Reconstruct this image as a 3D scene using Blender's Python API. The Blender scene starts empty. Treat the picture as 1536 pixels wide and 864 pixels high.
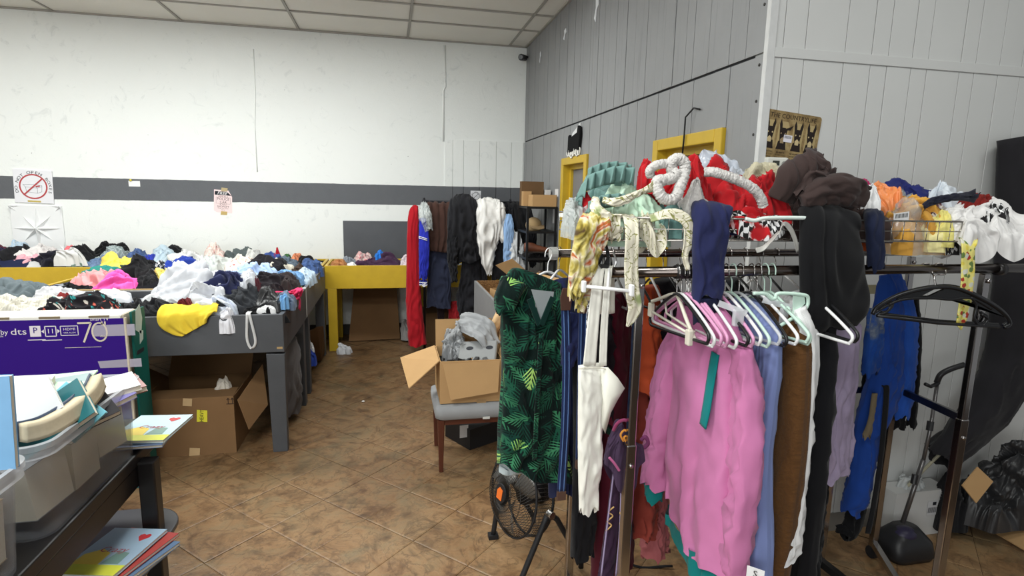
# A thrift store back room: clothes bins, a loaded garment rack, painted plank walls.
import bpy, math, random
import numpy as np
from mathutils import Matrix, Vector, Euler

PI = math.pi
SC = bpy.context.scene
COL = SC.collection

# ------------------------------------------------------------------ camera
cam_data = bpy.data.cameras.new('camera')
cam_data.sensor_fit = 'HORIZONTAL'
cam_data.sensor_width = 36.0
cam_data.lens = 19.995
cam_data.clip_start = 0.05
cam = bpy.data.objects.new('camera', cam_data)
COL.objects.link(cam)
_p, _y, _r = 0.162394, 0.212750, 0.020773          # pitch down, yaw right, roll
_f = Vector((math.sin(_y) * math.cos(_p), math.cos(_y) * math.cos(_p), -math.sin(_p)))
_rt = Vector((math.cos(_y), -math.sin(_y), 0))
_dn = _f.cross(_rt)
_r2 = math.cos(_r) * _rt - math.sin(_r) * _dn
_d2 = math.sin(_r) * _rt + math.cos(_r) * _dn
_m = Matrix((_r2, -_d2, -_f)).transposed().to_4x4()
_m.translation = (0, 0, 1.75)
cam.matrix_world = _m
SC.camera = cam

# ------------------------------------------------------------------ light and exposure
SC.view_settings.view_transform = 'Standard'
SC.view_settings.look = 'None'
SC.view_settings.exposure = 0.0
SC.view_settings.gamma = 1.0
SC.view_settings.use_curve_mapping = False
world = bpy.data.worlds.new('world')
SC.world = world
world.use_nodes = True
world.node_tree.nodes['Background'].inputs[0].default_value = (0.93, 0.97, 1.0, 1)
world.node_tree.nodes['Background'].inputs[1].default_value = 0.28

def area(name, loc, rot, sx, sy, power, col=(1, 0.985, 0.96)):
    l = bpy.data.lights.new(name, 'AREA')
    l.shape = 'RECTANGLE'; l.size = sx; l.size_y = sy
    l.energy = power; l.color = col
    o = bpy.data.objects.new(name, l)
    o.location = loc; o.rotation_euler = rot
    COL.objects.link(o)
    return o
# fluorescent troffers in the ceiling, above and behind the frame, plus an added light
for _i, (_x, _yy, _w) in enumerate(((-4.3, 4.9, 56), (-2.2, 4.9, 70), (-0.3, 4.7, 64), (-3.2, 2.2, 36), (-0.9, 1.2, 76), (-3.2, -0.6, 44), (-0.6, -0.8, 64), (2.5, 0.9, 18))):  # last entry is added to brighten the top of the white panelling
    area('unseen_ceiling_light', (_x, _yy, 3.47), (0, 0, 0), 1.2, 0.6, _w, (0.97, 1.0, 0.98))
# the shop front behind the camera, to the left
area('shop_window', (-4.2, -4.6, 1.75), (PI / 2, 0, 0), 5.4, 3.0, 225, (0.97, 1.0, 1.0))

# ------------------------------------------------------------------ materials
def lin(c):
    out = []
    for v in c:
        v /= 255.0
        out.append(v / 12.92 if v <= 0.04045 else ((v + 0.055) / 1.055) ** 2.4)
    return tuple(out)

class NT:
    """small node-tree helper"""
    def __init__(self, name):
        self.m = bpy.data.materials.new(name)
        self.m.use_nodes = True
        self.t = self.m.node_tree
        self.b = self.t.nodes['Principled BSDF']
    def n(self, typ, **kw):
        nd = self.t.nodes.new(typ)
        for k, v in kw.items():
            setattr(nd, k, v)
        return nd
    def l(self, a, b):
        self.t.links.new(a, b)
    def setv(self, sock, v):
        if isinstance(v, (int, float)):
            sock.default_value = v
        elif isinstance(v, tuple):
            sock.default_value = v if len(v) == len(sock.default_value) else (*v, 1)
        else:
            self.l(v, sock)
    def math(self, op, a, b=0.0, c=0.0):
        nd = self.n('ShaderNodeMath', operation=op)
        self.setv(nd.inputs[0], a); self.setv(nd.inputs[1], b); self.setv(nd.inputs[2], c)
        return nd.outputs[0]
    def mix(self, f, a, b):
        nd = self.n('ShaderNodeMix', data_type='RGBA')
        self.setv(nd.inputs[0], f)
        self.setv(nd.inputs[6], a); self.setv(nd.inputs[7], b)
        return nd.outputs[2]
    def noise(self, vec, scale, detail=3, rough=0.55, dist=0.0):
        nd = self.n('ShaderNodeTexNoise')
        self.l(vec, nd.inputs['Vector'])
        nd.inputs['Scale'].default_value = scale
        nd.inputs['Detail'].default_value = detail
        nd.inputs['Roughness'].default_value = rough
        nd.inputs['Distortion'].default_value = dist
        return nd.outputs['Fac']
    def ramp(self, f, *stops):
        nd = self.n('ShaderNodeValToRGB')
        self.l(f, nd.inputs[0])
        e = nd.color_ramp.elements
        while len(e) < len(stops):
            e.new(0.5)
        for el, (p, c) in zip(e, stops):
            el.position = p
            el.color = (*c, 1) if len(c) == 3 else c
        return nd.outputs[0]
    def step(self, f, lo, hi):
        nd = self.n('ShaderNodeMapRange')
        self.setv(nd.inputs[0], f)
        nd.inputs[1].default_value = lo; nd.inputs[2].default_value = hi
        return nd.outputs[0]
    def bump(self, h, strength, dist=0.01):
        nd = self.n('ShaderNodeBump')
        nd.inputs['Strength'].default_value = strength
        nd.inputs['Distance'].default_value = dist
        self.l(h, nd.inputs['Height'])
        self.l(nd.outputs[0], self.b.inputs['Normal'])
    def pos(self):
        return self.n('ShaderNodeNewGeometry').outputs['Position']
    def obj(self):
        return self.n('ShaderNodeTexCoord').outputs['Object']
    def uv(self):
        return self.n('ShaderNodeTexCoord').outputs['UV']
    def base(self, c, rough=0.7, spec=0.3, metal=0.0):
        self.setv(self.b.inputs['Base Color'], c)
        self.b.inputs['Roughness'].default_value = rough
        self.b.inputs['Specular IOR Level'].default_value = spec
        self.b.inputs['Metallic'].default_value = metal
        return self.m

def sc(c, k):
    return tuple(min(1, x * k) for x in c)

_mats = {}
def solid(rgb, rough=0.6, spec=0.4, metal=0.0, var=0.12, scale=14, bump=0.0, name='paint'):
    key = ('s', rgb, rough, spec, metal, var, scale, bump)
    if key in _mats:
        return _mats[key]
    t = NT(name)
    c = lin(rgb)
    v = t.pos() if scale < 60 else t.obj()
    f = t.noise(v, scale, 4)
    if bump:
        t.bump(t.noise(v, scale * 5, 3), bump, 0.004)
    m = t.base(t.mix(f, sc(c, 1 - var), sc(c, 1 + var)), rough, spec, metal)
    _mats[key] = m
    return m

def fab(rgb, pat=None, rough=0.92):
    key = ('f', rgb, pat)
    if key in _mats:
        return _mats[key]
    t = NT('cloth')
    c = lin(rgb)
    uv = t.uv()
    p = t.pos()
    f = t.noise(p, 9, 4)
    weave = t.noise(uv, 420, 2)
    col = t.mix(f, sc(c, 0.86), sc(c, 1.12))
    if pat == 'leaf':
        col = leaf_colour(t, uv)
    elif pat == 'floral_dark':
        col = blobs(t, uv, c, 16, (((60, 150, 150)), (200, 96, 80), (206, 200, 190)), 0.42)
    elif pat == 'floral_tie':
        col = blobs(t, uv, c, 34, ((172, 60, 44), (226, 208, 90), (104, 130, 70), (214, 214, 200)), 0.50)
    elif pat == 'paisley':
        n = t.noise(uv, 17, 2, 0.5, 2.2)
        k = t.math('ABSOLUTE', t.math('SUBTRACT', n, 0.52))
        col = t.mix(t.step(k, 0.035, 0.012), lin((222, 216, 196)), lin((136, 136, 78)))
        k2 = t.noise(uv, 8, 1, 0.5, 1.0)
        col = t.mix(t.step(k2, 0.60, 0.66), col, lin((150, 160, 112)))
    elif pat == 'swirl':
        n = t.noise(uv, 9, 3, 0.55, 2.6)
        col = t.ramp(n, (0.28, lin((70, 52, 34))), (0.40, lin((168, 150, 70))), (0.48, lin((196, 184, 120))),
                     (0.55, lin((214, 205, 182))), (0.62, lin((178, 84, 44))), (0.72, lin((120, 122, 56))))
    elif pat == 'plaid':
        sx = t.n('ShaderNodeSeparateXYZ'); t.l(uv, sx.inputs[0])
        a = t.step(t.math('SINE', t.math('MULTIPLY', sx.outputs[0], 150.0)), 0.3, 0.6)
        b = t.step(t.math('SINE', t.math('MULTIPLY', sx.outputs[1], 150.0)), 0.3, 0.6)
        col = t.mix(t.math('MULTIPLY', t.math('ADD', a, b), 0.4), c, lin((190, 198, 200)))
    elif pat == 'speck':
        n = t.noise(uv, 38, 2, 0.5, 1.0)
        col = t.mix(t.step(n, 0.52, 0.58), c, lin((226, 226, 228)))
    elif pat == 'check':
        ck = t.n('ShaderNodeTexChecker'); t.l(uv, ck.inputs[0]); ck.inputs['Scale'].default_value = 55
        w = t.noise(uv, 11, 1)
        chk = t.mix(ck.outputs[1], (0.02, 0.02, 0.02), (0.85, 0.85, 0.85))
        col = t.mix(t.step(w, 0.47, 0.52), c, chk)
    elif pat == 'tiedye':
        n = t.noise(uv, 5.5, 5, 0.65, 1.2)
        col = t.ramp(n, (0.36, lin((28, 66, 142))), (0.5, lin((36, 76, 150))), (0.60, lin((92, 106, 132))), (0.70, lin((150, 156, 164))))
    elif pat == 'fleece':
        w = t.noise(uv, 60, 3, 0.7, 1.5)
        col = t.mix(w, sc(c, 0.55), sc(c, 1.5))
        weave = w
    elif pat == 'knit':
        sx = t.n('ShaderNodeSeparateXYZ'); t.l(uv, sx.inputs[0])
        weave = t.math('SINE', t.math('MULTIPLY', sx.outputs[0], 320.0))
        col = t.mix(t.step(weave, -1, 1), sc(c, 0.86), sc(c, 1.05))
    elif pat == 'fur':
        weave = t.noise(p, 130, 4, 0.7)
        col = t.mix(weave, sc(c, 0.8), sc(c, 1.1))
    elif pat == 'denim':
        w = t.noise(uv, 26, 4, 0.6, 0.6)
        col = t.mix(t.step(w, 0.35, 0.7), sc(c, 0.75), sc(c, 1.45))
    elif pat == 'blotch':
        w = t.noise(uv, 14, 3, 0.6, 1.4)
        col = t.ramp(w, (0.40, c), (0.50, lin((222, 216, 208))), (0.57, sc(c, 1.3)), (0.66, lin((176, 78, 88))))
    if pat == 'fur':
        t.bump(weave, 0.9, 0.012)
    elif pat == 'fleece':
        t.bump(weave, 0.7, 0.006)
    else:
        t.bump(weave, 0.12 if pat != 'knit' else 0.4, 0.002)
    m = t.base(col, rough, 0.12)
    t.b.inputs['Sheen Weight'].default_value = 0.08
    if pat == 'satin':
        m = t.base(col, 0.38, 0.5)
    _mats[key] = m
    return m

def blobs(t, uv, c, scale, cols, thr):
    col = t.mix(t.noise(uv, 5, 2), sc(c, 0.85), sc(c, 1.1))
    for i, cc in enumerate(cols):
        mp = t.n('ShaderNodeMapping'); t.l(uv, mp.inputs[0])
        mp.inputs['Location'].default_value = (3.1 * i, 1.7 * i, 0)
        vo = t.n('ShaderNodeTexVoronoi'); t.l(mp.outputs[0], vo.inputs['Vector']); vo.inputs['Scale'].default_value = scale
        d = t.math('ADD', vo.outputs['Distance'], t.math('MULTIPLY', t.noise(uv, scale * 3, 2), 0.35))
        col = t.mix(t.step(d, thr, thr - 0.05), col, lin(cc))
    return col

def leaf_colour(t, uv):
    """palm fronds: herringbone leaflets in randomly turned cells"""
    col = t.mix(t.noise(uv, 7, 3), lin((6, 17, 16)), lin((10, 30, 26)))
    for scale, off, freq, hue, thr in ((11.0, 0.0, 5.0, ((14, 52, 42), (30, 84, 62)), 0.05), (9.5, 4.3, 5.0, ((10, 44, 40), (24, 74, 56)), 0.05), (12.0, 9.1, 4.5, ((28, 80, 60), (56, 118, 82)), 0.30), (11.0, 6.7, 4.5, ((104, 160, 84), (176, 210, 112)), 0.86)):
        mp = t.n('ShaderNodeMapping'); t.l(uv, mp.inputs[0]); mp.inputs['Location'].default_value = (off, off * 0.7, 0)
        vo = t.n('ShaderNodeTexVoronoi'); t.l(mp.outputs[0], vo.inputs['Vector']); vo.inputs['Scale'].default_value = scale
        rnd = t.n('ShaderNodeSeparateColor'); t.l(vo.outputs['Color'], rnd.inputs[0])
        sub = t.n('ShaderNodeVectorMath', operation='SUBTRACT')
        t.l(mp.outputs[0], sub.inputs[0]); t.l(vo.outputs['Position'], sub.inputs[1])
        scl = t.n('ShaderNodeVectorMath', operation='SCALE'); t.l(sub.outputs[0], scl.inputs[0]); scl.inputs['Scale'].default_value = scale
        rot = t.n('ShaderNodeVectorRotate', rotation_type='Z_AXIS'); t.l(scl.outputs[0], rot.inputs['Vector'])
        t.l(t.math('MULTIPLY', rnd.outputs[0], 6.283), rot.inputs['Angle'])
        s = t.n('ShaderNodeSeparateXYZ'); t.l(rot.outputs[0], s.inputs[0])
        ay = t.math('ABSOLUTE', s.outputs[1])
        ph = t.math('SUBTRACT', s.outputs[0], t.math('MULTIPLY', ay, 1.7))
        fr = t.math('FRACT', t.math('MULTIPLY', ph, freq))
        leaf = t.step(t.math('ADD', t.math('ABSOLUTE', t.math('SUBTRACT', fr, 0.5)), t.math('MULTIPLY', ay, 0.55)), 0.32, 0.25)
        env = t.step(t.math('ADD', t.math('MULTIPLY', ay, 1.7), t.math('ABSOLUTE', s.outputs[0])), 0.70, 0.62)
        stem = t.step(ay, 0.035, 0.02)
        k = t.math('MULTIPLY', t.math('MAXIMUM', leaf, stem), env)
        if thr:
            k = t.math('MULTIPLY', k, t.step(rnd.outputs[1], thr - 0.02, thr))
        g = t.mix(rnd.outputs[2], lin(hue[0]), lin(hue[1]))
        col = t.mix(k, col, g)
    return col

def glassy(name, rgb, alpha, rough=0.25):
    key = ('g', name, rgb, alpha, rough)
    if key in _mats:
        return _mats[key]
    t = NT(name)
    m = t.base(lin(rgb), rough, 0.5)
    t.b.inputs['Alpha'].default_value = alpha
    f = t.noise(t.pos(), 40, 3)
    t.bump(f, 0.08, 0.004)
    _mats[key] = m
    return m

def chrome(rgb=(200, 198, 196), rough=0.22):
    return solid(rgb, rough, 0.5, 1.0, 0.06, 30, name='chrome')

# ------------------------------------------------------------------ mesh building
class MB:
    def __init__(self):
        self.v = []; self.f = []
    def add(self, V, F):
        o = len(self.v)
        self.v.extend([tuple(map(float, p)) for p in V])
        self.f.extend([tuple(i + o for i in q) for q in F])
        return self
    def box(self, x0, x1, y0, y1, z0, z1):
        return self.add([(x0, y0, z0), (x1, y0, z0), (x1, y1, z0), (x0, y1, z0), (x0, y0, z1), (x1, y0, z1), (x1, y1, z1), (x0, y1, z1)],
                        [(0, 3, 2, 1), (4, 5, 6, 7), (0, 1, 5, 4), (1, 2, 6, 5), (2, 3, 7, 6), (3, 0, 4, 7)])
    def obox(self, c, half, R):
        """oriented box: R is a 3x3 Matrix"""
        V = []
        for z in (-1, 1):
            for x, y in ((-1, -1), (1, -1), (1, 1), (-1, 1)):
                V.append(Vector(c) + R @ Vector((x * half[0], y * half[1], z * half[2])))
        return self.add(V, [(0, 3, 2, 1), (4, 5, 6, 7), (0, 1, 5, 4), (1, 2, 6, 5), (2, 3, 7, 6), (3, 0, 4, 7)])
    def beam(self, a, b, w, h, up=(0, 0, 1)):
        """rectangular bar from a to b"""
        a = Vector(a); b = Vector(b); d = (b - a); L = d.length; d.normalize()
        u = Vector(up)
        if abs(d.dot(u)) > 0.98:
            u = Vector((0, 1, 0))
        s = d.cross(u).normalized(); u = s.cross(d)
        R = Matrix((s, d, u)).transposed()
        return self.obox((a + b) / 2, (w / 2, L / 2, h / 2), R)
    def quadplate(self, P, th):
        """four corners in order, thickness along the normal"""
        P = [Vector(p) for p in P]
        n = (P[1] - P[0]).cross(P[3] - P[0]).normalized() * th
        V = P + [p + n for p in P]
        return self.add(V, [(0, 3, 2, 1), (4, 5, 6, 7), (0, 1, 5, 4), (1, 2, 6, 5), (2, 3, 7, 6), (3, 0, 4, 7)])
    def tube(self, pts, r, n=8, closed=False, cap=True):
        pts = [Vector(p) for p in pts]
        N = len(pts)
        rs = r if isinstance(r, (list, tuple)) else [r] * N
        V = []; prev = None
        for i, p in enumerate(pts):
            a = pts[(i - 1) % N] if (closed or i > 0) else p
            b = pts[(i + 1) % N] if (closed or i < N - 1) else p
            t = (b - a).normalized()
            if prev is None:
                u = t.cross(Vector((0, 0, 1)))
                if u.length < 0.05:
                    u = t.cross(Vector((0, 1, 0)))
                u.normalize()
            else:
                u = (prev - t * prev.dot(t)).normalized()
            prev = u
            w = t.cross(u)
            for k in range(n):
                ang = 2 * PI * k / n
                V.append(p + (u * math.cos(ang) + w * math.sin(ang)) * rs[i])
        F = []
        for i in range(N if closed else N - 1):
            j = (i + 1) % N
            for k in range(n):
                m = (k + 1) % n
                F.append((i * n + k, i * n + m, j * n + m, j * n + k))
        if cap and not closed:
            F.append(tuple(range(n - 1, -1, -1)))
            F.append(tuple((N - 1) * n + k for k in range(n)))
        return self.add(V, F)
    def prism(self, poly, o, ux, uy, nrm, th):
        """polygon (x, y) on a plane at o, extruded by th along nrm"""
        o = Vector(o); ux = Vector(ux); uy = Vector(uy); nrm = Vector(nrm)
        n = len(poly)
        V = [o + ux * x + uy * y for x, y in poly] + [o + ux * x + uy * y + nrm * th for x, y in poly]
        F = [tuple(range(n - 1, -1, -1)), tuple(range(n, 2 * n))]
        F += [(i, (i + 1) % n, n + (i + 1) % n, n + i) for i in range(n)]
        return self.add(V, F)
    def loft(self, rings, cap0=True, cap1=True):
        n = len(rings[0]); V = [p for r in rings for p in r]; F = []
        for i in range(len(rings) - 1):
            for k in range(n):
                m = (k + 1) % n
                F.append((i * n + k, i * n + m, (i + 1) * n + m, (i + 1) * n + k))
        if cap0: F.append(tuple(range(n - 1, -1, -1)))
        if cap1: F.append(tuple((len(rings) - 1) * n + k for k in range(n)))
        return self.add(V, F)
    def ball(self, c, rx, ry, rz, n=12, m=8):
        V = []; F = []
        for i in range(m + 1):
            a = PI * i / m
            for k in range(n):
                b = 2 * PI * k / n
                V.append((c[0] + rx * math.sin(a) * math.cos(b), c[1] + ry * math.sin(a) * math.sin(b), c[2] + rz * math.cos(a)))
        for i in range(m):
            for k in range(n):
                F.append((i * n + k, (i + 1) * n + k, (i + 1) * n + (k + 1) % n, i * n + (k + 1) % n))
        return self.add(V, F)

def world_loc(o):
    v = Vector((0, 0, 0))
    while o:
        v += o.location
        o = o.parent
    return v

def obj(name, mb, m, parent=None, smooth=False, uv=None, bevel=0.0, solid_th=0.0, kind=None):
    """link one mesh object; geometry is given in world coordinates"""
    V = np.array(mb.v, dtype=float)
    if parent is None:
        org = np.array([(V[:, 0].min() + V[:, 0].max()) / 2, (V[:, 1].min() + V[:, 1].max()) / 2, V[:, 2].min()])
        loc = org
    else:
        org = np.array(world_loc(parent)); loc = np.zeros(3)
    me = bpy.data.meshes.new(name)
    me.from_pydata((V - org).tolist(), [], mb.f)
    if uv is not None:
        ul = me.uv_layers.new(name='uv')
        idx = np.empty(len(me.loops), dtype=np.int32)
        me.loops.foreach_get('vertex_index', idx)
        ul.data.foreach_set('uv', np.asarray(uv, dtype=np.float32)[idx].ravel())
    if smooth:
        me.polygons.foreach_set('use_smooth', [True] * len(me.polygons))
    me.materials.append(m)
    me.update()
    o = bpy.data.objects.new(name, me)
    o.location = loc
    COL.objects.link(o)
    if parent is not None:
        o.parent = parent
    if bevel:
        b = o.modifiers.new('bevel', 'BEVEL'); b.width = bevel; b.segments = 2; b.limit_method = 'ANGLE'
    if solid_th:
        b = o.modifiers.new('thickness', 'SOLIDIFY'); b.thickness = solid_th; b.offset = 0
    if kind:
        o['kind'] = kind
    return o

def tag(o, label, cat, group=None, kind=None):
    o['label'] = label; o['category'] = cat
    if group: o['group'] = group
    if kind: o['kind'] = kind
    return o

def thing(name, label, cat, loc, group=None):
    o = bpy.data.objects.new(name, None)
    o.empty_display_size = 0.05
    o.location = loc
    COL.objects.link(o)
    return tag(o, label, cat, group)

def struct(name, mb, m, parent=None, **kw):
    o = obj(name, mb, m, parent, **kw)
    if parent is None:
        o['kind'] = 'structure'
    return o

def empty_struct(name, loc=(0, 0, 0)):
    o = bpy.data.objects.new(name, None); o.location = loc; COL.objects.link(o)
    o['kind'] = 'structure'
    return o

def text_geo(body, size, squash=1.0, shear=0.0):
    c = bpy.data.curves.new('lettering', 'FONT')
    c.body = body; c.size = size; c.align_x = 'CENTER'; c.align_y = 'CENTER'; c.resolution_u = 2; c.shear = shear
    o = bpy.data.objects.new('lettering', c)
    COL.objects.link(o)
    dg = bpy.context.evaluated_depsgraph_get()
    me = bpy.data.meshes.new_from_object(o.evaluated_get(dg))
    V = [(v.co.x * squash, v.co.y) for v in me.vertices]; F = [tuple(p.vertices) for p in me.polygons]
    bpy.data.objects.remove(o); bpy.data.curves.remove(c); bpy.data.meshes.remove(me)
    return V, F

def put_text(mb, body, size, o, ux, uy, nrm, lift=0.001, squash=1.0, shear=0.0, turn=0.0):
    V, F = text_geo(body, size, squash, shear)
    o = Vector(o); ux = Vector(ux); uy = Vector(uy); nrm = Vector(nrm)
    ca, sa = math.cos(turn), math.sin(turn)
    mb.add([o + ux * (x * ca - y * sa) + uy * (x * sa + y * ca) + nrm * lift for x, y in V], F)

# ------------------------------------------------------------------ cloth
def _fb(u, v, seed, f0=1.6, oct=4):
    r = np.random.RandomState(seed)
    out = np.zeros_like(u); a = 1.0; tot = 0
    for o in range(oct):
        for k in range(3):
            th = r.rand() * 2 * PI; f = f0 * (0.7 + 0.6 * r.rand())
            out += a * np.sin(f * (u * np.cos(th) + v * np.sin(th)) * 2 + r.rand() * 6.28 + 0.8 * np.sin(f * 0.7 * (v - u) + r.rand() * 6.28))
        tot += a * 1.7; a *= 0.5; f0 *= 2.0
    return out / tot

def _grid_faces(N, M, wrap=False):
    F = []
    for i in range(N - 1):
        for j in range(M if wrap else M - 1):
            k = (j + 1) % M
            F.append((i * M + j, i * M + k, (i + 1) * M + k, (i + 1) * M + j))
    return F

def _normals(P):
    gu = np.gradient(P, axis=0); gv = np.gradient(P, axis=1)
    n = np.cross(gu, gv)
    n /= (np.linalg.norm(n, axis=2, keepdims=True) + 1e-9)
    return n

_PT = {}
def pn(x, y, seed):
    """2-D gradient noise, about -1..1"""
    if seed not in _PT:
        r = np.random.RandomState(seed % 99991)
        a = r.rand(64, 64) * 2 * PI
        _PT[seed] = (np.cos(a), np.sin(a))
    gx, gy = _PT[seed]
    x = x + 1000.0; y = y + 1000.0
    xi = np.floor(x).astype(int); yi = np.floor(y).astype(int)
    xf = x - xi; yf = y - yi
    sx = xf * xf * xf * (xf * (xf * 6 - 15) + 10); sy = yf * yf * yf * (yf * (yf * 6 - 15) + 10)
    def g(i, j, dx, dy):
        return gx[i & 63, j & 63] * dx + gy[i & 63, j & 63] * dy
    a = g(xi, yi, xf, yf) * (1 - sx) + g(xi + 1, yi, xf - 1, yf) * sx
    b = g(xi, yi + 1, xf, yf - 1) * (1 - sx) + g(xi + 1, yi + 1, xf - 1, yf - 1) * sx
    return (a * (1 - sy) + b * sy) * 1.5

def foldmap(px, py, seed, width, main):
    """height of overlapping folds on a cloth: swept lips, creases and puckers (units of width)"""
    c, s = math.cos(main), math.sin(main)
    al = (px * c + py * s) / (width * 2.3); ac = (-px * s + py * c) / width
    al = al + 0.55 * pn(al * 0.7, ac * 0.45, seed); ac = ac + 1.1 * pn(al * 0.8 + 7, ac * 0.40, seed + 1)
    p = ac + 0.5 * pn(al * 1.6, ac * 0.5, seed + 2)
    f = p - np.floor(p)
    lip = np.where(f < 0.72, np.sin(f / 0.72 * PI / 2) ** 1.3, np.cos((f - 0.72) / 0.28 * PI / 2) ** 1.2)
    mod = np.clip(0.55 + 0.9 * pn(al * 0.9 + 3, np.floor(p) * 0.77 + 0.15 * ac, seed + 3), 0.05, 1.0)
    ridge = (1 - np.abs(pn(al * 1.9, ac * 1.5, seed + 4))) ** 4
    ridge2 = (1 - np.abs(pn(px / width * 1.4, py / width * 1.4, seed + 6))) ** 5
    puck = np.abs(pn(al * 3.2, ac * 2.6, seed + 5))
    return 0.62 * lip * mod + 0.26 * ridge + 0.12 * ridge2 + 0.06 * puck - 0.5, lip * mod

def crumple(P, U, V, S, seed, amount, nf=14, main=None, spread=0.55):
    n = _normals(P)
    if n[..., 2].mean() < 0: n = -n
    r = np.random.RandomState(seed)
    main = r.rand() * PI if main is None else main
    D, lip = foldmap(U, V, seed, S * 0.30, main)
    return D[..., None] * n * S * amount * 1.9

def lump(name, label, cat, grp, rgb, x0, x1, zb, zt, y0, dep, seed, pat=None, nf=15, amount=0.085, N=46, peak=(0, 0), parent=None, flat=0.62, turn=0.0, main=None, mat=None, droop=0.0):
    """a dropped, crumpled garment lying as a mound"""
    N = int(N * 1.25)
    r = np.random.RandomState(seed)
    s = np.linspace(-1, 1, N)
    S_, T_ = np.meshgrid(s, s, indexing='ij')
    u = 0.55 * S_ * np.sqrt(1 - T_ ** 2 / 2) + 0.45 * S_
    v = 0.55 * T_ * np.sqrt(1 - S_ ** 2 / 2) + 0.45 * T_
    m = np.maximum(np.abs(S_), np.abs(T_))
    ang = np.arctan2(v, u)
    rad = 1.0 + sum(r.uniform(-0.09, 0.09) * np.cos(k * ang + r.rand() * 6.28) for k in range(2, 9))
    a = (x1 - x0) / 2; b = dep / 2; h = zt - zb
    lx, ly = a * u * rad, b * v * rad
    X = (x0 + x1) / 2 + lx; Y = y0 + b + ly
    low = pn(u * 1.15 + 3, v * 1.15, seed + 11)
    hump = np.exp(-((u - peak[0]) ** 2 + (v - peak[1]) ** 2) / 0.5)
    prof = (1 - m ** 3.0) ** flat * (0.50 + 0.34 * hump + 0.42 * low)
    prof = np.maximum(prof, 0); prof /= prof.max()
    Z = zb + h * prof
    P = np.stack([X, Y, Z], axis=2)
    n = _normals(P)
    if n[..., 2].mean() < 0: n = -n
    size = max(0.06, min(2 * a, dep + 1.2 * h))
    width = min(0.12, max(0.026, size * 0.31))
    th = r.rand() * PI if main is None else main
    D, lip = foldmap(u * a, v * (b + 0.7 * h), seed + 2, width, th)
    k = amount / 0.085
    ef = (1 - m ** 10)
    P = P + (D * ef)[..., None] * n * width * 0.95 * k
    P[..., 0] += -math.sin(th) * lip * width * 0.30 * k * ef
    P[..., 1] += math.cos(th) * lip * width * 0.30 * k * ef
    # keep the mound inside its place
    for ax, lo, hi in ((0, x0, x1), (1, y0, y0 + dep)):
        q = P[..., ax]; q0, q1 = q.min(), q.max()
        P[..., ax] = lo + (q - q0) / (q1 - q0) * (hi - lo)
    z = P[..., 2]; zmax = np.quantile(z, 0.997)
    P[..., 2] = np.where(z > zb, zb + (z - zb) / (zmax - zb) * h, z)
    if droop:
        P[..., 2] += droop * h * np.abs(u) ** 2.2 * np.clip((zt - P[..., 2]) / h, 0, 1.2)
    P[..., 2] += -0.05 * m ** 12
    mb = MB(); mb.v = [tuple(p) for p in P.reshape(-1, 3)]; mb.f = _grid_faces(N, N)
    ua = np.concatenate([np.zeros((1, N)), np.cumsum(np.linalg.norm(np.diff(P, axis=0), axis=2), axis=0)]); ua -= ua[N // 2]
    va = np.concatenate([np.zeros((N, 1)), np.cumsum(np.linalg.norm(np.diff(P, axis=1), axis=2), axis=1)], axis=1); va -= va[:, N // 2:N // 2 + 1]
    uv = np.stack([ua.ravel(), va.ravel()], axis=1) + r.rand(2) * 5
    o = obj(name, mb, mat or fab(rgb, pat), parent, True, uv)
    if label:
        tag(o, label, cat, grp)
    return o

def _cr(ctrl, n):
    """Catmull-Rom through control rows (numpy) to n samples"""
    C = np.asarray(ctrl, dtype=float)
    K = len(C)
    if K == 2:
        t = np.linspace(0, 1, n)[:, None]
        return C[0] * (1 - t) + C[1] * t
    E = np.vstack([2 * C[0] - C[1], C, 2 * C[-1] - C[-2]])
    t = np.linspace(0, K - 1 - 1e-6, n)
    i = t.astype(int); f = (t - i)[:, None]
    p0, p1, p2, p3 = E[i], E[i + 1], E[i + 2], E[i + 3]
    return 0.5 * (2 * p1 + (p2 - p0) * f + (2 * p0 - 5 * p1 + 4 * p2 - p3) * f ** 2 + (3 * p1 - p0 - 3 * p2 + p3) * f ** 3)

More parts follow.
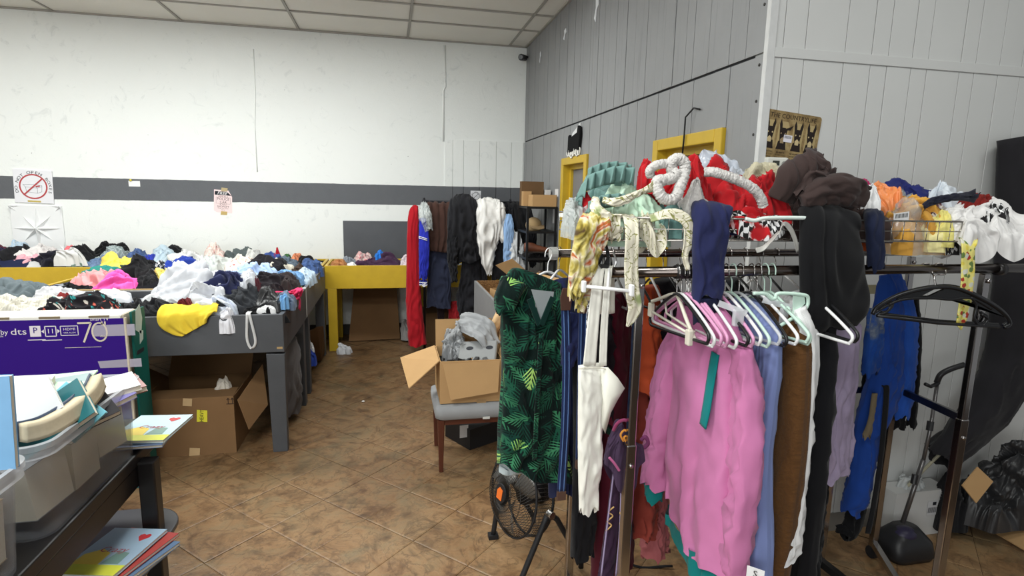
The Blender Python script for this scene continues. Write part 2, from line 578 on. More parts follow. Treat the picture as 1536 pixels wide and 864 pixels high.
def tubecloth(name, ctrl, rgb, wdir, seed, folds=7, amp=(0.004, 0.02), pat=None, parent=None, n=40, M=64, cap=True, skew=0.0, mat=None, uvs=1.0):
    """a garment body, sleeve or trouser leg: a flattened tube along control rows
    (x, y, z, half width, half depth), with pleats that deepen towards the end"""
    r = np.random.RandomState(seed)
    C = _cr(ctrl, n)
    P = C[:, :3]; A = np.maximum(C[:, 3], 0.002); B = np.maximum(C[:, 4], 0.002)
    T = np.gradient(P, axis=0); T /= np.linalg.norm(T, axis=1, keepdims=True)
    W = np.array(wdir, float); W /= np.linalg.norm(W)
    Wp = W[None] - T * (T @ W)[:, None]; Wp /= np.linalg.norm(Wp, axis=1, keepdims=True)
    Nn = np.cross(T, Wp)
    q = np.linspace(0, 1, n)
    ph = np.arange(M) * 2 * PI / M
    cs, sn = np.cos(ph), np.sin(ph)
    # squarish flat section
    ex = np.sign(cs) * np.abs(cs) ** 0.8; ey = np.sign(sn) * np.abs(sn) ** 0.6
    am = amp[0] + (amp[1] - amp[0]) * q
    Lq = np.concatenate([[0], np.cumsum(np.linalg.norm(np.diff(P, axis=0), axis=1))])[:, None]
    su = ex[None] * A[:, None]; side = np.where(sn >= 0, 0.0, 9.0)[None]
    wd = max(0.012, 2 * A.max() / folds)
    off = 0.95 * wd * pn(Lq * 2.2 / wd * 0.12 + 0 * su, su / wd * 0.6 + side, seed + 20)
    pp = su / wd + side + r.rand() * 3 + off / wd * 1.6
    f = pp - np.floor(pp)
    lip = np.where(f < 0.62, np.sin(f / 0.62 * PI / 2), np.cos((f - 0.62) / 0.38 * PI / 2)) ** 1.25
    mod = np.clip(0.65 + 0.8 * pn(np.floor(pp) * 0.73, Lq * 3.0 + 0 * su, seed + 21), 0.1, 1.1)
    G = lip * mod * 2 - 0.8
    cr = (1 - np.abs(pn(su / wd * 0.9 + side + Lq * 5, Lq / wd * 0.45 + su * 3, seed + 22))) ** 4
    cr2 = (1 - np.abs(pn(su / wd * 0.8 + side - Lq * 6, Lq / wd * 0.35 - su * 3, seed + 23))) ** 4
    crease = cr + cr2 - 0.5
    D = G * am[:, None] + crease * (0.35 * am.max() + 0.0012)
    V = P[:, None, :] + Wp[:, None, :] * (ex[None] * A[:, None])[..., None] + Nn[:, None, :] * (ey[None] * B[:, None] + D * np.abs(sn)[None] ** 0.5)[..., None]
    V += Wp[:, None, :] * (D * 0.35 * cs[None])[..., None]
    if skew:
        V[..., 2] += skew * (q[:, None] ** 6) * cs[None]
    hem = 0.012 * np.sin(3 * ph + r.rand() * 6) + 0.006 * np.sin(7 * ph)
    V[..., 2] += (q[:, None] ** 8) * hem[None]
    mb = MB(); mb.v = [tuple(p) for p in V.reshape(-1, 3)]; mb.f = _grid_faces(n, M, True)
    if cap:
        mb.f.append(tuple(range(M - 1, -1, -1)))
    L = np.concatenate([[0], np.cumsum(np.linalg.norm(np.diff(P, axis=0), axis=1))])
    uv = np.stack([np.where(ph[None] < PI, 1, -1) * (ex[None] * A[:, None]) + 0 * q[:, None], -L[:, None] + 0 * ph[None]], axis=2).reshape(-1, 2) * uvs + r.rand(2) * 3
    return obj(name, mb, mat or fab(rgb, pat), parent, True, uv)

def ribbon(name, ctrl, rgb, wdir, seed, folds=3, amp=0.02, pat=None, parent=None, n=50, M=26, th=0.004, mat=None, gather=0.0, grow=True):
    """a sheet along control rows (x, y, z, half width): draped panels, scarves, straps"""
    r = np.random.RandomState(seed)
    C = _cr(ctrl, n)
    P = C[:, :3]; A = np.maximum(C[:, 3], 0.002)
    T = np.gradient(P, axis=0); T /= np.linalg.norm(T, axis=1, keepdims=True)
    W = np.array(wdir, float); W /= np.linalg.norm(W)
    Wp = W[None] - T * (T @ W)[:, None]; Wp /= np.linalg.norm(Wp, axis=1, keepdims=True)
    Nn = np.cross(T, Wp)
    t = np.linspace(-1, 1, M)
    q = np.linspace(0, 1, n)
    D = np.zeros((n, M))
    for k, wt in ((folds, 0.7), (folds * 2.3, 0.3)):
        D += wt * np.sin(k * PI * t[None] + r.rand() * 6.28 + r.uniform(-0.8, 0.8) * q[:, None] * 2)
    D = D * amp * ((0.35 + 0.65 * q) if grow else (0.6 + 0.4 * np.sin(q * 9 + r.rand() * 6)))[:, None]
    Lq = np.concatenate([[0], np.cumsum(np.linalg.norm(np.diff(P, axis=0), axis=1))])[:, None]
    wd = max(0.02, 1.6 * A.max() / max(folds, 1))
    tu = t[None] * A[:, None]
    D += ((1 - np.abs(pn(tu / wd + Lq * 4, Lq / wd * 0.5, seed + 3))) ** 4 - 0.3) * amp * 0.8
    V = P[:, None, :] + Wp[:, None, :] * (t[None] * A[:, None])[..., None] + Nn[:, None, :] * D[..., None]
    mb = MB(); mb.v = [tuple(p) for p in V.reshape(-1, 3)]; mb.f = _grid_faces(n, M)
    L = np.concatenate([[0], np.cumsum(np.linalg.norm(np.diff(P, axis=0), axis=1))])
    uv = np.stack([t[None] * A[:, None], -L[:, None] + 0 * t[None]], axis=2).reshape(-1, 2) + r.rand(2) * 3
    return obj(name, mb, mat or fab(rgb, pat), parent, True, uv, solid_th=th)

# ================================================================== THE ROOM
WHITE = (232, 234, 230)
def floor_mat(name, k=1.0):
    t = NT(name)
    p = t.pos()
    n1 = t.noise(p, 1.7, 5, 0.6, 0.6)
    n2 = t.noise(p, 6.5, 5, 0.65, 0.8)
    n3 = t.noise(p, 26, 4, 0.6)
    base = t.ramp(n1, (0.30, sc(lin((84, 60, 40)), k)), (0.45, sc(lin((122, 92, 62)), k)), (0.56, sc(lin((136, 110, 80)), k)), (0.68, sc(lin((112, 94, 68)), k)))
    c2 = t.ramp(n2, (0.34, sc(lin((74, 50, 32)), k)), (0.5, sc(lin((138, 108, 76)), k)), (0.66, sc(lin((126, 108, 80)), k)))
    col = t.mix(0.58, base, c2)
    col = t.mix(t.math('MULTIPLY', t.step(n3, 0.58, 0.75), 0.45), col, sc(lin((60, 46, 34)), k))
    spots = t.noise(p, 12, 5, 0.75, 1.0)
    region = t.step(t.noise(p, 0.9, 2), 0.50, 0.60)
    col = t.mix(t.math('MULTIPLY', t.math('MULTIPLY', t.step(spots, 0.66, 0.70), region), 0.6), col, lin((196, 186, 164)))
    veins = t.math('ABSOLUTE', t.math('SUBTRACT', t.noise(p, 3.2, 6, 0.6, 1.8), 0.5))
    col = t.mix(t.math('MULTIPLY', t.step(veins, 0.022, 0.004), 0.4), col, sc(lin((62, 46, 32)), k))
    stain = t.noise(p, 4.2, 6, 0.7, 1.2)
    col = t.mix(t.math('MULTIPLY', t.step(stain, 0.52, 0.66), 0.55), col, sc(lin((58, 46, 34)), k))
    grey = t.noise(p, 2.6, 4, 0.6, 0.8)
    col = t.mix(t.math('MULTIPLY', t.step(grey, 0.54, 0.68), 0.5), col, sc(lin((106, 96, 74)), k))
    # the colour runs unevenly from pale at the front to dark at the back
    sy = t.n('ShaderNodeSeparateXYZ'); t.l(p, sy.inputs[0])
    warped_y = t.math('ADD', sy.outputs[1], t.math('MULTIPLY', t.math('SUBTRACT', t.noise(p, 1.1, 4, 0.6), 0.5), 2.4))
    depth_tint = t.n('ShaderNodeMix', data_type='RGBA', blend_type='MULTIPLY'); depth_tint.inputs[0].default_value = 1.0
    t.l(col, depth_tint.inputs[6]); t.l(t.ramp(t.step(warped_y, 2.2, 5.2), (0.0, (1.35, 1.35, 1.33)), (0.5, (0.95, 0.94, 0.93)), (1.0, (0.66, 0.64, 0.62))), depth_tint.inputs[7])
    col = depth_tint.outputs[2]
    t.bump(t.math('ADD', n2, t.math('MULTIPLY', n3, 0.5)), 0.35, 0.01)
    m = t.base(col, 0.42, 0.35)
    return m

slab = MB().box(-7.2, 5.2, -5, 7.3, -0.12, -0.0035)
floor = struct('floor', slab, solid((72, 56, 42), 0.75, 0.15, 0, 0.3, 7, name='floor_grout'))
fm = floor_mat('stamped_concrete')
TS = 0.345
tile_me = None
def floor_tile(cx, cy, k):
    global tile_me
    h = TS / 2 - 0.0012
    if tile_me is None:
        me = bpy.data.meshes.new('floor_tile')
        V = [(-h, -h, -0.006), (h, -h, -0.006), (h, h, -0.006), (-h, h, -0.006)]
        b = h - 0.007
        V += [(-h, -h, -0.002), (h, -h, -0.002), (h, h, -0.002), (-h, h, -0.002), (-b, -b, 0), (b, -b, 0), (b, b, 0), (-b, b, 0)]
        me.from_pydata(V, [], [(8, 9, 10, 11), (4, 5, 9, 8), (5, 6, 10, 9), (6, 7, 11, 10), (7, 4, 8, 11), (0, 1, 5, 4), (1, 2, 6, 5), (2, 3, 7, 6), (3, 0, 4, 7)])
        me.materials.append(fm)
        tile_me = me
    o = bpy.data.objects.new('floor_tile', tile_me)
    COL.objects.link(o)
    o.parent = floor
    o.location = Vector((cx, cy, random.Random(k).uniform(-0.0012, 0.0008))) - world_loc(floor)
    o.rotation_euler = (0, 0, PI / 4)
    return o
_k = 0
far_tiles = MB()
ca = math.cos(PI / 4)
for i in range(-30, 60):
    for j in range(-30, 60):
        x = -1.126 + (i * TS - j * TS) * ca; y = 3.666 + (i * TS + j * TS) * ca
        if not (-7.0 < x < 5.0 and 0.9 < y < 7.1):
            continue
        if (y < 2.39 or x < 1.6) and -1.75 < x < 3.7 and 1.7 < y < 6.6 and _k < 298:
            _k += 1
            floor_tile(x, y, _k)
        else:
            h = (TS / 2 - 0.0035)
            d = h * math.sqrt(2)
            far_tiles.add([(x - d, y, 0), (x, y - d, 0), (x + d, y, 0), (x, y + d, 0)], [(0, 1, 2, 3)])
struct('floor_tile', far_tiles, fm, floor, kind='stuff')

def wall_paint(name, stripe=None):
    t = NT(name)
    p = t.pos()
    n = t.noise(p, 1.3, 4, 0.6, 0.4)
    n2 = t.noise(p, 5, 6, 0.7, 1.5)
    col = t.mix(n, lin((228, 231, 228)), lin((236, 238, 235)))
    col = t.mix(t.math('MULTIPLY', t.step(n2, 0.58, 0.70), 0.45), col, lin((200, 204, 203)))
    sp = t.noise(p, 30, 2, 0.5)
    col = t.mix(t.step(sp, 0.80, 0.82), col, lin((70, 70, 70)))
    if stripe:
        s = t.n('ShaderNodeSeparateXYZ'); t.l(p, s.inputs[0])
        z = t.math('ADD', s.outputs[2], t.math('MULTIPLY', t.math('SUBTRACT', t.noise(p, 9, 2), 0.5), 0.008))
        inside = t.math('MULTIPLY', t.math('GREATER_THAN', z, stripe[0]), t.math('LESS_THAN', z, stripe[1]))
        col = t.mix(inside, col, t.mix(n2, lin((88, 90, 94)), lin((98, 100, 104))))
    t.bump(t.math('ADD', n2, t.math('MULTIPLY', t.noise(p, 60, 3), 0.35)), 0.25, 0.012)
    return t.base(col, 0.55, 0.3)

bw = wall_paint('white_wall_paint', (1.600, 1.838))
wall_back = struct('wall_back', MB().box(-7.0, 1.70, 7.15, 7.3, 0, 3.6), bw)
# taped drywall seams and the grooved panel let into the right end of the wall
m = MB()
m.tube([(-1.462, 7.148, 3.291), (-1.464, 7.148, 2.820), (-1.489, 7.148, 2.455), (-1.486, 7.148, 1.949)], 0.006, 6)
struct('wall_seam', m, bw, wall_back, smooth=True)
m = MB(); m.tube([(0.665, 7.148, 3.485), (0.674, 7.148, 3.015), (0.650, 7.148, 2.967), (0.650, 7.148, 2.375)], 0.012, 6)
struct('wall_seam', m, bw, wall_back, smooth=True)
_xs = [0.765, 0.90, 1.10, 1.31, 1.50, 1.655]
for a, b in zip(_xs, _xs[1:]):
    m = MB().box(a + 0.004, b - 0.004, 7.138, 7.152, 0.02, 2.40)
    struct('wall_panel', m, bw, wall_back, bevel=0.002)
struct('wall_panel', MB().box(0.668, 0.761, 7.140, 7.152, 0.02, 2.40), bw, wall_back)
struct('baseboard_back', MB().box(-7.0, 1.655, 7.118, 7.137, 0, 0.13), solid((60, 58, 56), 0.6, 0.3), None)
struct('wall_left', MB().box(-7.3, -7.0, -5, 7.3, 0, 3.6), wall_paint('white_wall_paint'))

# ---- dark grey plank wall with two yellow door frames
GREYP = (112, 114, 117)
gp = NT('grey_plank_paint')
_pp = gp.pos()
_n = gp.noise(_pp, 2.2, 5, 0.6); _n2 = gp.noise(_pp, 18, 4, 0.6)
_st = gp.n('ShaderNodeMapping'); gp.l(_pp, _st.inputs[0]); _st.inputs['Scale'].default_value = (1, 14, 0.7)
_run = gp.noise(_st.outputs[0], 2.0, 4, 0.6)
gcol = gp.mix(_n, lin((128, 129, 130)), lin((147, 148, 149)))
gcol = gp.mix(gp.math('MULTIPLY', gp.step(_run, 0.60, 0.70), 0.4), gcol, lin((108, 109, 112)))
gp.bump(gp.math('ADD', _run, _n2), 0.2, 0.006)
grey_plank = gp.base(gcol, 0.5, 0.35)
dark_joint = solid((52, 52, 55), 0.8, 0.2)
YELLOW = (194, 161, 42)
yellow_paint = solid(YELLOW, 0.42, 0.4, 0, 0.14, 9, 0.12, name='yellow_paint')
XW = 1.665
m = MB()
D1 = (4.795, 5.395); D2 = (2.745, 3.39)          # clear door openings (along y)
segs = [(2.40, D2[0] - 0.07), (D2[1] + 0.07, D1[0] - 0.07), (D1[1] + 0.07, 7.15)]
for a, b in segs:
    m.box(XW + 0.014, XW + 0.12, a, b, 0, 2.4)
m.box(XW + 0.014, XW + 0.12, 2.40, 7.15, 2.10, 3.6)
wall_right = struct('wall_right', m, dark_joint)
rr = random.Random(5)
def plank(y0, y1, z0, z1):
    dx = rr.uniform(-0.0015, 0.002)
    struct('wall_plank', MB().box(XW + dx, XW + 0.016, y0 + 0.0022, y1 - 0.0022, z0, z1), grey_plank, wall_right)
ys = [2.41, 2.56, 2.70, 2.90, 3.06, 3.15, 3.29, 3.42, 3.53, 3.68, 3.87, 4.02, 4.10, 4.21, 4.36, 4.47, 4.60, 4.72, 4.79, 4.93, 5.05, 5.22, 5.34, 5.44, 5.58, 5.70, 5.86, 5.97, 6.13, 6.25, 6.41, 6.52, 6.68, 6.83, 6.98, 7.145]
for a, b in zip(ys, ys[1:]):
    plank(a, b, 2.412, 3.56)
ys2 = [2.41, 2.675, 2.82, 3.03, 3.17, 3.31, 3.46, 3.62, 3.77, 3.92, 4.05, 4.19, 4.33, 4.47, 4.60, 4.725, 4.90, 5.08, 5.27, 5.465, 5.60, 5.78, 5.93, 6.10, 6.22, 6.40, 6.58, 6.72, 6.90, 7.03, 7.145]
for a, b in zip(ys2, ys2[1:]):
    lo = 0.0
    if a >= 2.67 and b <= 3.47 or a >= 4.72 and b <= 5.47:
        lo = 2.108
    plank(a, b, lo, 2.398)
def door(n, y0, y1):
    e = empty_struct('door_%d' % n, (XW + 0.05, (y0 + y1) / 2, 0))
    w = 0.068
    for a, b in ((y0 - w, y0), (y1, y1 + w)):
        m = MB().box(XW - 0.022, XW + 0.10, a, b, 0, 2.04 + w)
        struct('door_jamb', m, yellow_paint, e, bevel=0.006)
    struct('door_head', MB().box(XW - 0.022, XW + 0.10, y0, y1, 2.04, 2.04 + w), yellow_paint, e, bevel=0.006)
    m = MB().box(XW + 0.05, XW + 0.075, y0, y0 + 0.04, 0, 2.04).box(XW + 0.05, XW + 0.075, y1 - 0.04, y1, 0, 2.04).box(XW + 0.05, XW + 0.075, y0 + 0.04, y1 - 0.04, 2.0, 2.04)
    struct('door_stop', m, yellow_paint, e)
    struct('door_leaf', MB().box(XW + 0.076, XW + 0.11, y0, y1, 0.01, 2.035), solid((118, 118, 120), 0.5, 0.3, 0, 0.06), e)
    struct('door_handle', MB().tube([(XW + 0.076, y0 + 0.09, 1.0), (XW + 0.03, y0 + 0.09, 1.0)], 0.012).ball((XW + 0.025, y0 + 0.09, 1.0), 0.024, 0.028, 0.028), chrome(), e, smooth=True)
door(1, *D1)
door(2, *D2)
struct('baseboard_right', MB().box(XW - 0.012, XW, 3.47, 4.72, 0, 0.10).box(XW - 0.012, XW, 5.47, 7.1, 0, 0.10), solid((84, 85, 88), 0.5, 0.3))

# ---- white panelled wall facing us, and the corner and belt trims
YW = 2.393
wp = solid((204, 205, 203), 0.5, 0.35, 0, 0.05, 2.5, 0.06, name='white_panel_paint')
wall_front = struct('wall_front', MB().box(XW + 0.01, 5.2, YW + 0.012, YW + 0.1, 0, 3.6), solid((150, 151, 150), 0.7, 0.2))
xw = [1.70, 1.742, (1.856, 2.393, 2.208)[0], 2.068, 2.215, 2.307, 2.443, 2.535, 2.727, 2.816, 2.962, 3.10, 3.30, 3.52, 3.66, 3.9, 4.15, 4.4, 4.62, 4.9, 5.19]
for a, b in zip(xw, xw[1:]):
    for z0, z1 in ((0.10, 2.386), (2.43, 3.56)):
        d = rr.uniform(-0.001, 0.001)
        struct('wall_plank', MB().box(a + 0.002, b - 0.002, YW + d, YW + 0.014, z0, z1), wp, wall_front, bevel=0.0015)
struct('trim_1', MB().box(1.70, 5.19, YW - 0.007, YW + 0.012, 2.386, 2.43), wp, None, bevel=0.002)
struct('trim_2', MB().box(XW - 0.006, XW + 0.034, YW - 0.008, YW + 0.02, 0, 3.56), solid((206, 207, 206), 0.5, 0.3, 0, 0.12, 20), None, bevel=0.002)
m = MB()
for z in (2.36, 2.62, 2.78, 2.93, 2.2, 2.05):
    m.ball((XW - 0.001, YW + 0.05, z), 0.004, 0.007, 0.007, 8, 5)
struct('screw_head', m, solid((54, 52, 50), 0.5, 0.4), wall_right, smooth=True)
struct('baseboard_front', MB().box(1.72, 5.19, YW - 0.008, YW + 0.01, 0, 0.10), solid((120, 116, 110), 0.6, 0.3), None)

# ---- suspended ceiling
ceiling = struct('ceiling', MB().box(-7.2, 5.2, -5, 7.3, 3.56, 3.66), solid((200, 196, 188), 0.8, 0.2, 0, 0.08, 3))
ct = NT('ceiling_tile'); _p2 = ct.pos()
_cn = ct.noise(_p2, 90, 3, 0.7); _cn2 = ct.noise(_p2, 1.5, 4)
ct.bump(_cn, 0.5, 0.006)
ct_m = ct.base(ct.mix(_cn2, lin((226, 223, 215)), lin((240, 238, 230))), 0.9, 0.1)
gx = [-7.0, -5.804, -4.594, -3.384, -2.174, -0.974, 0.236, 1.446, 1.66]
gy = [7.145, 6.45, 5.895, 5.285, 4.675, 4.065, 3.455]
for a, b in zip(gx, gx[1:]):
    for q, (d, c) in enumerate(zip(gy, gy[1:])):
        dz = rr.uniform(-0.003, 0.004)
        struct('ceiling_tile', MB().box(a + 0.014, b - 0.014, c + 0.014, d - 0.014, 3.536 + dz, 3.552 + dz), ct_m, ceiling)
gm = solid((160, 156, 148), 0.5, 0.4)
for x in gx[1:-1]:
    struct('grid_bar', MB().box(x - 0.012, x + 0.012, 3.5, 7.14, 3.528, 3.538), gm, ceiling)
for y in gy[1:]:
    struct('grid_bar', MB().box(-7, 1.66, y - 0.012, y + 0.012, 3.526, 3.5365), gm, ceiling)
struct('grid_bar', MB().box(-7, 1.66, 7.12, 7.148, 3.522, 3.5365), gm, ceiling)
struct('grid_bar', MB().box(1.64, 1.664, 3.5, 7.14, 3.522, 3.5365), gm, ceiling)

# ================================================================== ON THE WALLS
BX = (1, 0, 0); BZ = (0, 0, 1); BN = (0, -1, 0)
def ring_poly(mb, o, ux, uy, n, r0, r1, th, lift=0.0, seg=40):
    o = Vector(o) + Vector(n) * lift; ux = Vector(ux); uy = Vector(uy); n = Vector(n)
    V = []
    for k in range(seg):
        c, s = math.cos(2 * PI * k / seg), math.sin(2 * PI * k / seg)
        for r, h in ((r0, 0), (r0, th), (r1, th), (r1, 0)):
            V.append(o + ux * (c * r) + uy * (s * r) + n * h)
    F = []
    for k in range(seg):
        j = (k + 1) % seg
        for e in range(4):
            F.append((k * 4 + e, k * 4 + (e + 1) % 4, j * 4 + (e + 1) % 4, j * 4 + e))
    mb.add(V, F)

def stroke(mb, pts, w, o, ux, uy, n, lift=0.001):
    """flat line of width w through (x, y) points on a plane"""
    o = Vector(o) + Vector(n) * lift; ux = Vector(ux); uy = Vector(uy)
    for (x0, y0), (x1, y1) in zip(pts, pts[1:]):
        L = math.hypot(x1 - x0, y1 - y0) or 1e-6
        px, py = -(y1 - y0) / L * w / 2, (x1 - x0) / L * w / 2
        mb.add([o + ux * (x0 + px) + uy * (y0 + py), o + ux * (x0 - px) + uy * (y0 - py), o + ux * (x1 - px) + uy * (y1 - py), o + ux * (x1 + px) + uy * (y1 + py)], [(0, 1, 2, 3)])

INK = solid((34, 36, 42), 0.6, 0.2, 0, 0.0)
RED = solid((176, 70, 74), 0.6, 0.2, 0, 0.03)

def no_boxes_sign(o, W, Hh, tilt, label, letters, th):
    ux = Vector((math.cos(tilt), 0, math.sin(tilt))); uz = Vector((-math.sin(tilt), 0, math.cos(tilt)))
    n = Vector(BN); o = Vector(o)
    e = thing('wall_sign', label, 'sign', o)
    m = MB().prism([(-W / 2, -Hh / 2), (W / 2, -Hh / 2), (W / 2, Hh / 2), (-W / 2, Hh / 2)], o, ux, uz, n, th)
    obj('sign_board', m, solid((226, 226, 230), 0.45, 0.35, 0, 0.03), e, bevel=0.002)
    f = o + n * th
    m = MB(); ring_poly(m, f, ux, uz, n, W * 0.325, W * 0.365, 0.0012)
    a = W * 0.335 * 0.7071
    stroke(m, [(-a, -a), (a, a)], W * 0.04, f, ux, uz, n, 0.0018)
    obj('prohibition_ring', m, RED if letters else INK, e)
    m = MB()
    k = W
    lw = W * 0.008
    c0 = -0.02 * W
    for pts in ([(-.20, .0), (.10, -.02), (.10, -.17), (-.18, -.14), (-.20, .0)], [(.10, -.02), (.22, .03), (.21, -.12), (.10, -.17)],
                [(-.20, .0), (-.26, .07), (.02, .08), (.10, -.02)], [(.02, .08), (.22, .06), (.22, .03)]):
        stroke(m, [(x * k, y * k + c0) for x, y in pts], lw, f, ux, uz, n, 0.0012)
    obj('box_drawing', m, solid((120, 122, 128), 0.6, 0.2), e)
    if letters:
        stroke_m = MB(); stroke(stroke_m, [(0.06 * k, 0.0), (0.17 * k, 0.01)], W * 0.035, f, ux, uz, n, 0.0014)
        obj('red_mark', stroke_m, RED, e)
    # arched lettering
    m = MB()
    s = 'DO NOT OPEN BOXES'
    R = W * 0.435
    for i, chx in enumerate(s):
        if chx == ' ':
            continue
        an = math.radians(196 - 212 * i / (len(s) - 1))
        put_text(m, chx, W * 0.115, f + ux * (R * math.cos(an)) + uz * (R * math.sin(an) - 0.03 * W), ux, uz, n, 0.0012, 1.25, 0, an - PI / 2)
    obj('lettering', m, INK, e)
    if letters:
        m = MB().prism([(-.17 * W, -.025 * W), (.17 * W, -.025 * W), (.17 * W, .025 * W), (-.17 * W, .025 * W)], f + uz * (-0.43 * W), ux, uz, n, 0.001)
        obj('tape_strip', m, solid((190, 168, 92), 0.4, 0.4), e)
    return e
no_boxes_sign((-3.740, 7.15, 1.732), 0.365, 0.352, -0.035, 'large white sign reading DO NOT OPEN BOXES across the grey wall stripe', True, 0.012)
no_boxes_sign((1.053, 7.138, 1.722), 0.130, 0.138, -0.01, 'small white no open boxes notice on the grey stripe above draped clothes', False, 0.003)

# embossed star tile
def star_tile():
    o = Vector((-3.742, 7.15, 1.285)); W = 0.49
    e = thing('star_tile', 'white embossed wall tile with an eight pointed star below the boxes sign', 'wall tile', o)
    wm = solid((230, 231, 231), 0.5, 0.3, 0, 0.03)
    obj('tile_plate', MB().box(o.x - W / 2, o.x + W / 2, 7.138, 7.15, o.z - W / 2, o.z + W / 2), wm, e, bevel=0.002)
    def star(cx, cz, R, r, a0, a1, h, name):
        m = MB()
        N = 8
        c = (cx, 7.138 - h, cz)
        V = [c]; 
        ang = [i * PI / N for i in range(2 * N)]
        for i, an in enumerate(ang):
            rad = R * (1.0 if (i // 2) % 2 == 0 else 0.82) if i % 2 == 0 else r
            V.append((cx + rad * math.cos(an), 7.1375, cz + rad * math.sin(an)))
        F = []
        for i in range(2 * N):
            mid = (i + 0.5) * PI / N
            if a0 - 1e-3 <= mid <= a1 + 1e-3:
                F.append((0, 1 + i, 1 + (i + 1) % (2 * N)))
        used = sorted({q for f in F for q in f}); mp = {q: k for k, q in enumerate(used)}
        m.add([V[q] for q in used], [tuple(mp[q] for q in f) for f in F])
        obj(name, m, wm, e)
    star(o.x, o.z, 0.230, 0.056, 0, 2 * PI, 0.050, 'star')
    q = W / 2 - 0.005
    for sx, sz, a0, a1 in ((-1, -1, 0, PI / 2), (1, -1, PI / 2, PI), (1, 1, PI, 1.5 * PI), (-1, 1, 1.5 * PI, 2 * PI)):
        star(o.x + sx * q, o.z + sz * q, 0.10, 0.026, a0, a1, 0.028, 'corner_star')
star_tile()

# blank card with a yellow pin
e = thing('blank_card', 'small blank white card pinned to the grey stripe by a yellow tack', 'card', (-2.768, 7.15, 1.785))
obj('card', MB().prism([(-.057, -.03), (.057, -.03), (.057, .032), (-.057, .032)], (-2.768, 7.15, 1.785), BX, BZ, BN, 0.002), solid((232, 232, 230), 0.6, 0.2, 0, 0.02), e)
obj('tack', MB().ball((-2.80, 7.140, 1.822), 0.013, 0.010, 0.013, 10, 6), solid((214, 196, 60), 0.4, 0.4), e, smooth=True)

# police flyer
def flyer():
    o = Vector((-1.868, 7.15, 1.607)); t = -0.07
    ux = Vector((math.cos(t), 0, math.sin(t))); uz = Vector((-math.sin(t), 0, math.cos(t))); n = Vector(BN)
    e = thing('paper_flyer', 'pink paper flyer about a free police car ride taped over the stripe edge', 'flyer', o)
    w, h = 0.098, 0.128
    obj('paper', MB().prism([(-w, -h + .02), (-w + .03, -h), (w, -h), (w - .005, h - .07), (w - .045, h), (-w, h)], o, ux, uz, n, 0.002), solid((238, 214, 214), 0.7, 0.2, 0, 0.03), e)
    f = o + n * 0.002
    obj('title_band', MB().prism([(-.09, .07), (.085, .07), (.04, .112), (-.09, .112)], f, ux, uz, n, 0.0006), INK, e)
    m = MB(); put_text(m, 'FREE', 0.046, f + ux * -0.012 + uz * 0.090, ux, uz, n, 0.0014, 1.1, 0.25)
    obj('title', m, solid((240, 236, 236), 0.6, 0.2, 0, 0), e)
    m = MB()
    for txt, s, dz in (('RIDE IN A', 0.022, .055), ('POLICE', 0.038, .025), ('CAR', 0.036, -.010), ('IF YOU', 0.022, -.038), ('SHOPLIFT', 0.028, -.060), ('FROM THIS STORE', 0.013, -.080), ('ASK US', 0.012, -.098)):
        put_text(m, txt, s, f + uz * dz, ux, uz, n, 0.001, 1.05)
    for pts in ([(-.075, .045), (.075, .045), (.075, -.026), (-.075, -.026), (-.075, .045)],):
        stroke(m, pts, 0.002, f, ux, uz, n, 0.0008)
    obj('lettering', m, solid((70, 50, 54), 0.6, 0.2), e)
    for dz, c in ((h + .006, (176, 158, 116)), (-h - .006, (186, 160, 96))):
        obj('tape', MB().prism([(-.035, -.02), (.032, -.018), (.035, .02), (-.03, .022)], f + uz * dz + ux * 0.01, ux, uz, n, 0.0016), solid(c, 0.4, 0.4), e)
flyer()

# security camera in the corner
e = thing('security_camera', 'small black security camera high in the room corner', 'camera', (1.60, 7.10, 3.39))
obj('bracket', MB().tube([(1.66, 7.06, 3.40), (1.62, 7.05, 3.40), (1.60, 7.02, 3.385)], 0.012), solid((28, 28, 30), 0.5, 0.3), e, smooth=True)
obj('housing', MB().tube([(1.63, 7.08, 3.392), (1.56, 6.98, 3.375)], [0.034, 0.038], 14), solid((26, 26, 28), 0.4, 0.4), e)
obj('lens', MB().tube([(1.562, 6.985, 3.376), (1.552, 6.965, 3.372)], [0.028, 0.026], 14), solid((60, 62, 66), 0.15, 0.6), e)

# things on the grey wall
GX = (0, -1, 0); GN = (-1, 0, 0)
def gw(y, z): return Vector((XW - 0.003, y, z))
e = thing('fabric_pouch', 'black fabric pouch hung on grey planks above the far yellow door', 'pouch', gw(5.07, 2.14))
obj('pouch_body', MB().prism([(-.17, -.11), (.15, -.09), (.17, .04), (.16, .10), (.11, .12), (.09, .06), (-.11, .03), (-.13, .06), (-.16, .05)], gw(5.07, 2.25), GX, BZ, GN, 0.03), solid((26, 26, 27), 0.9, 0.1), e, bevel=0.008)
obj('tissue', MB().prism([(-.14, .0), (.14, .03), (.12, .13), (.02, .09), (-.08, .06)], gw(5.07, 2.26), GX, BZ, GN, 0.012), solid((212, 212, 212), 0.8, 0.1), e)
m = MB()
_pts = []
for i in range(90):
    t_ = i / 89
    _pts.append((XW - 0.028, 5.245 - 0.36 * t_ + 0.02 * math.sin(t_ * 44), 2.128 + 0.024 * math.cos(t_ * 44) + 0.012 * t_ + 0.014 * math.sin(t_ * 13)))
m.tube(_pts, 0.006, 6)
tag(obj('script_ornament', m, solid((226, 224, 216), 0.5, 0.3), None, True), 'white curly script word standing on the far door frame', 'ornament')
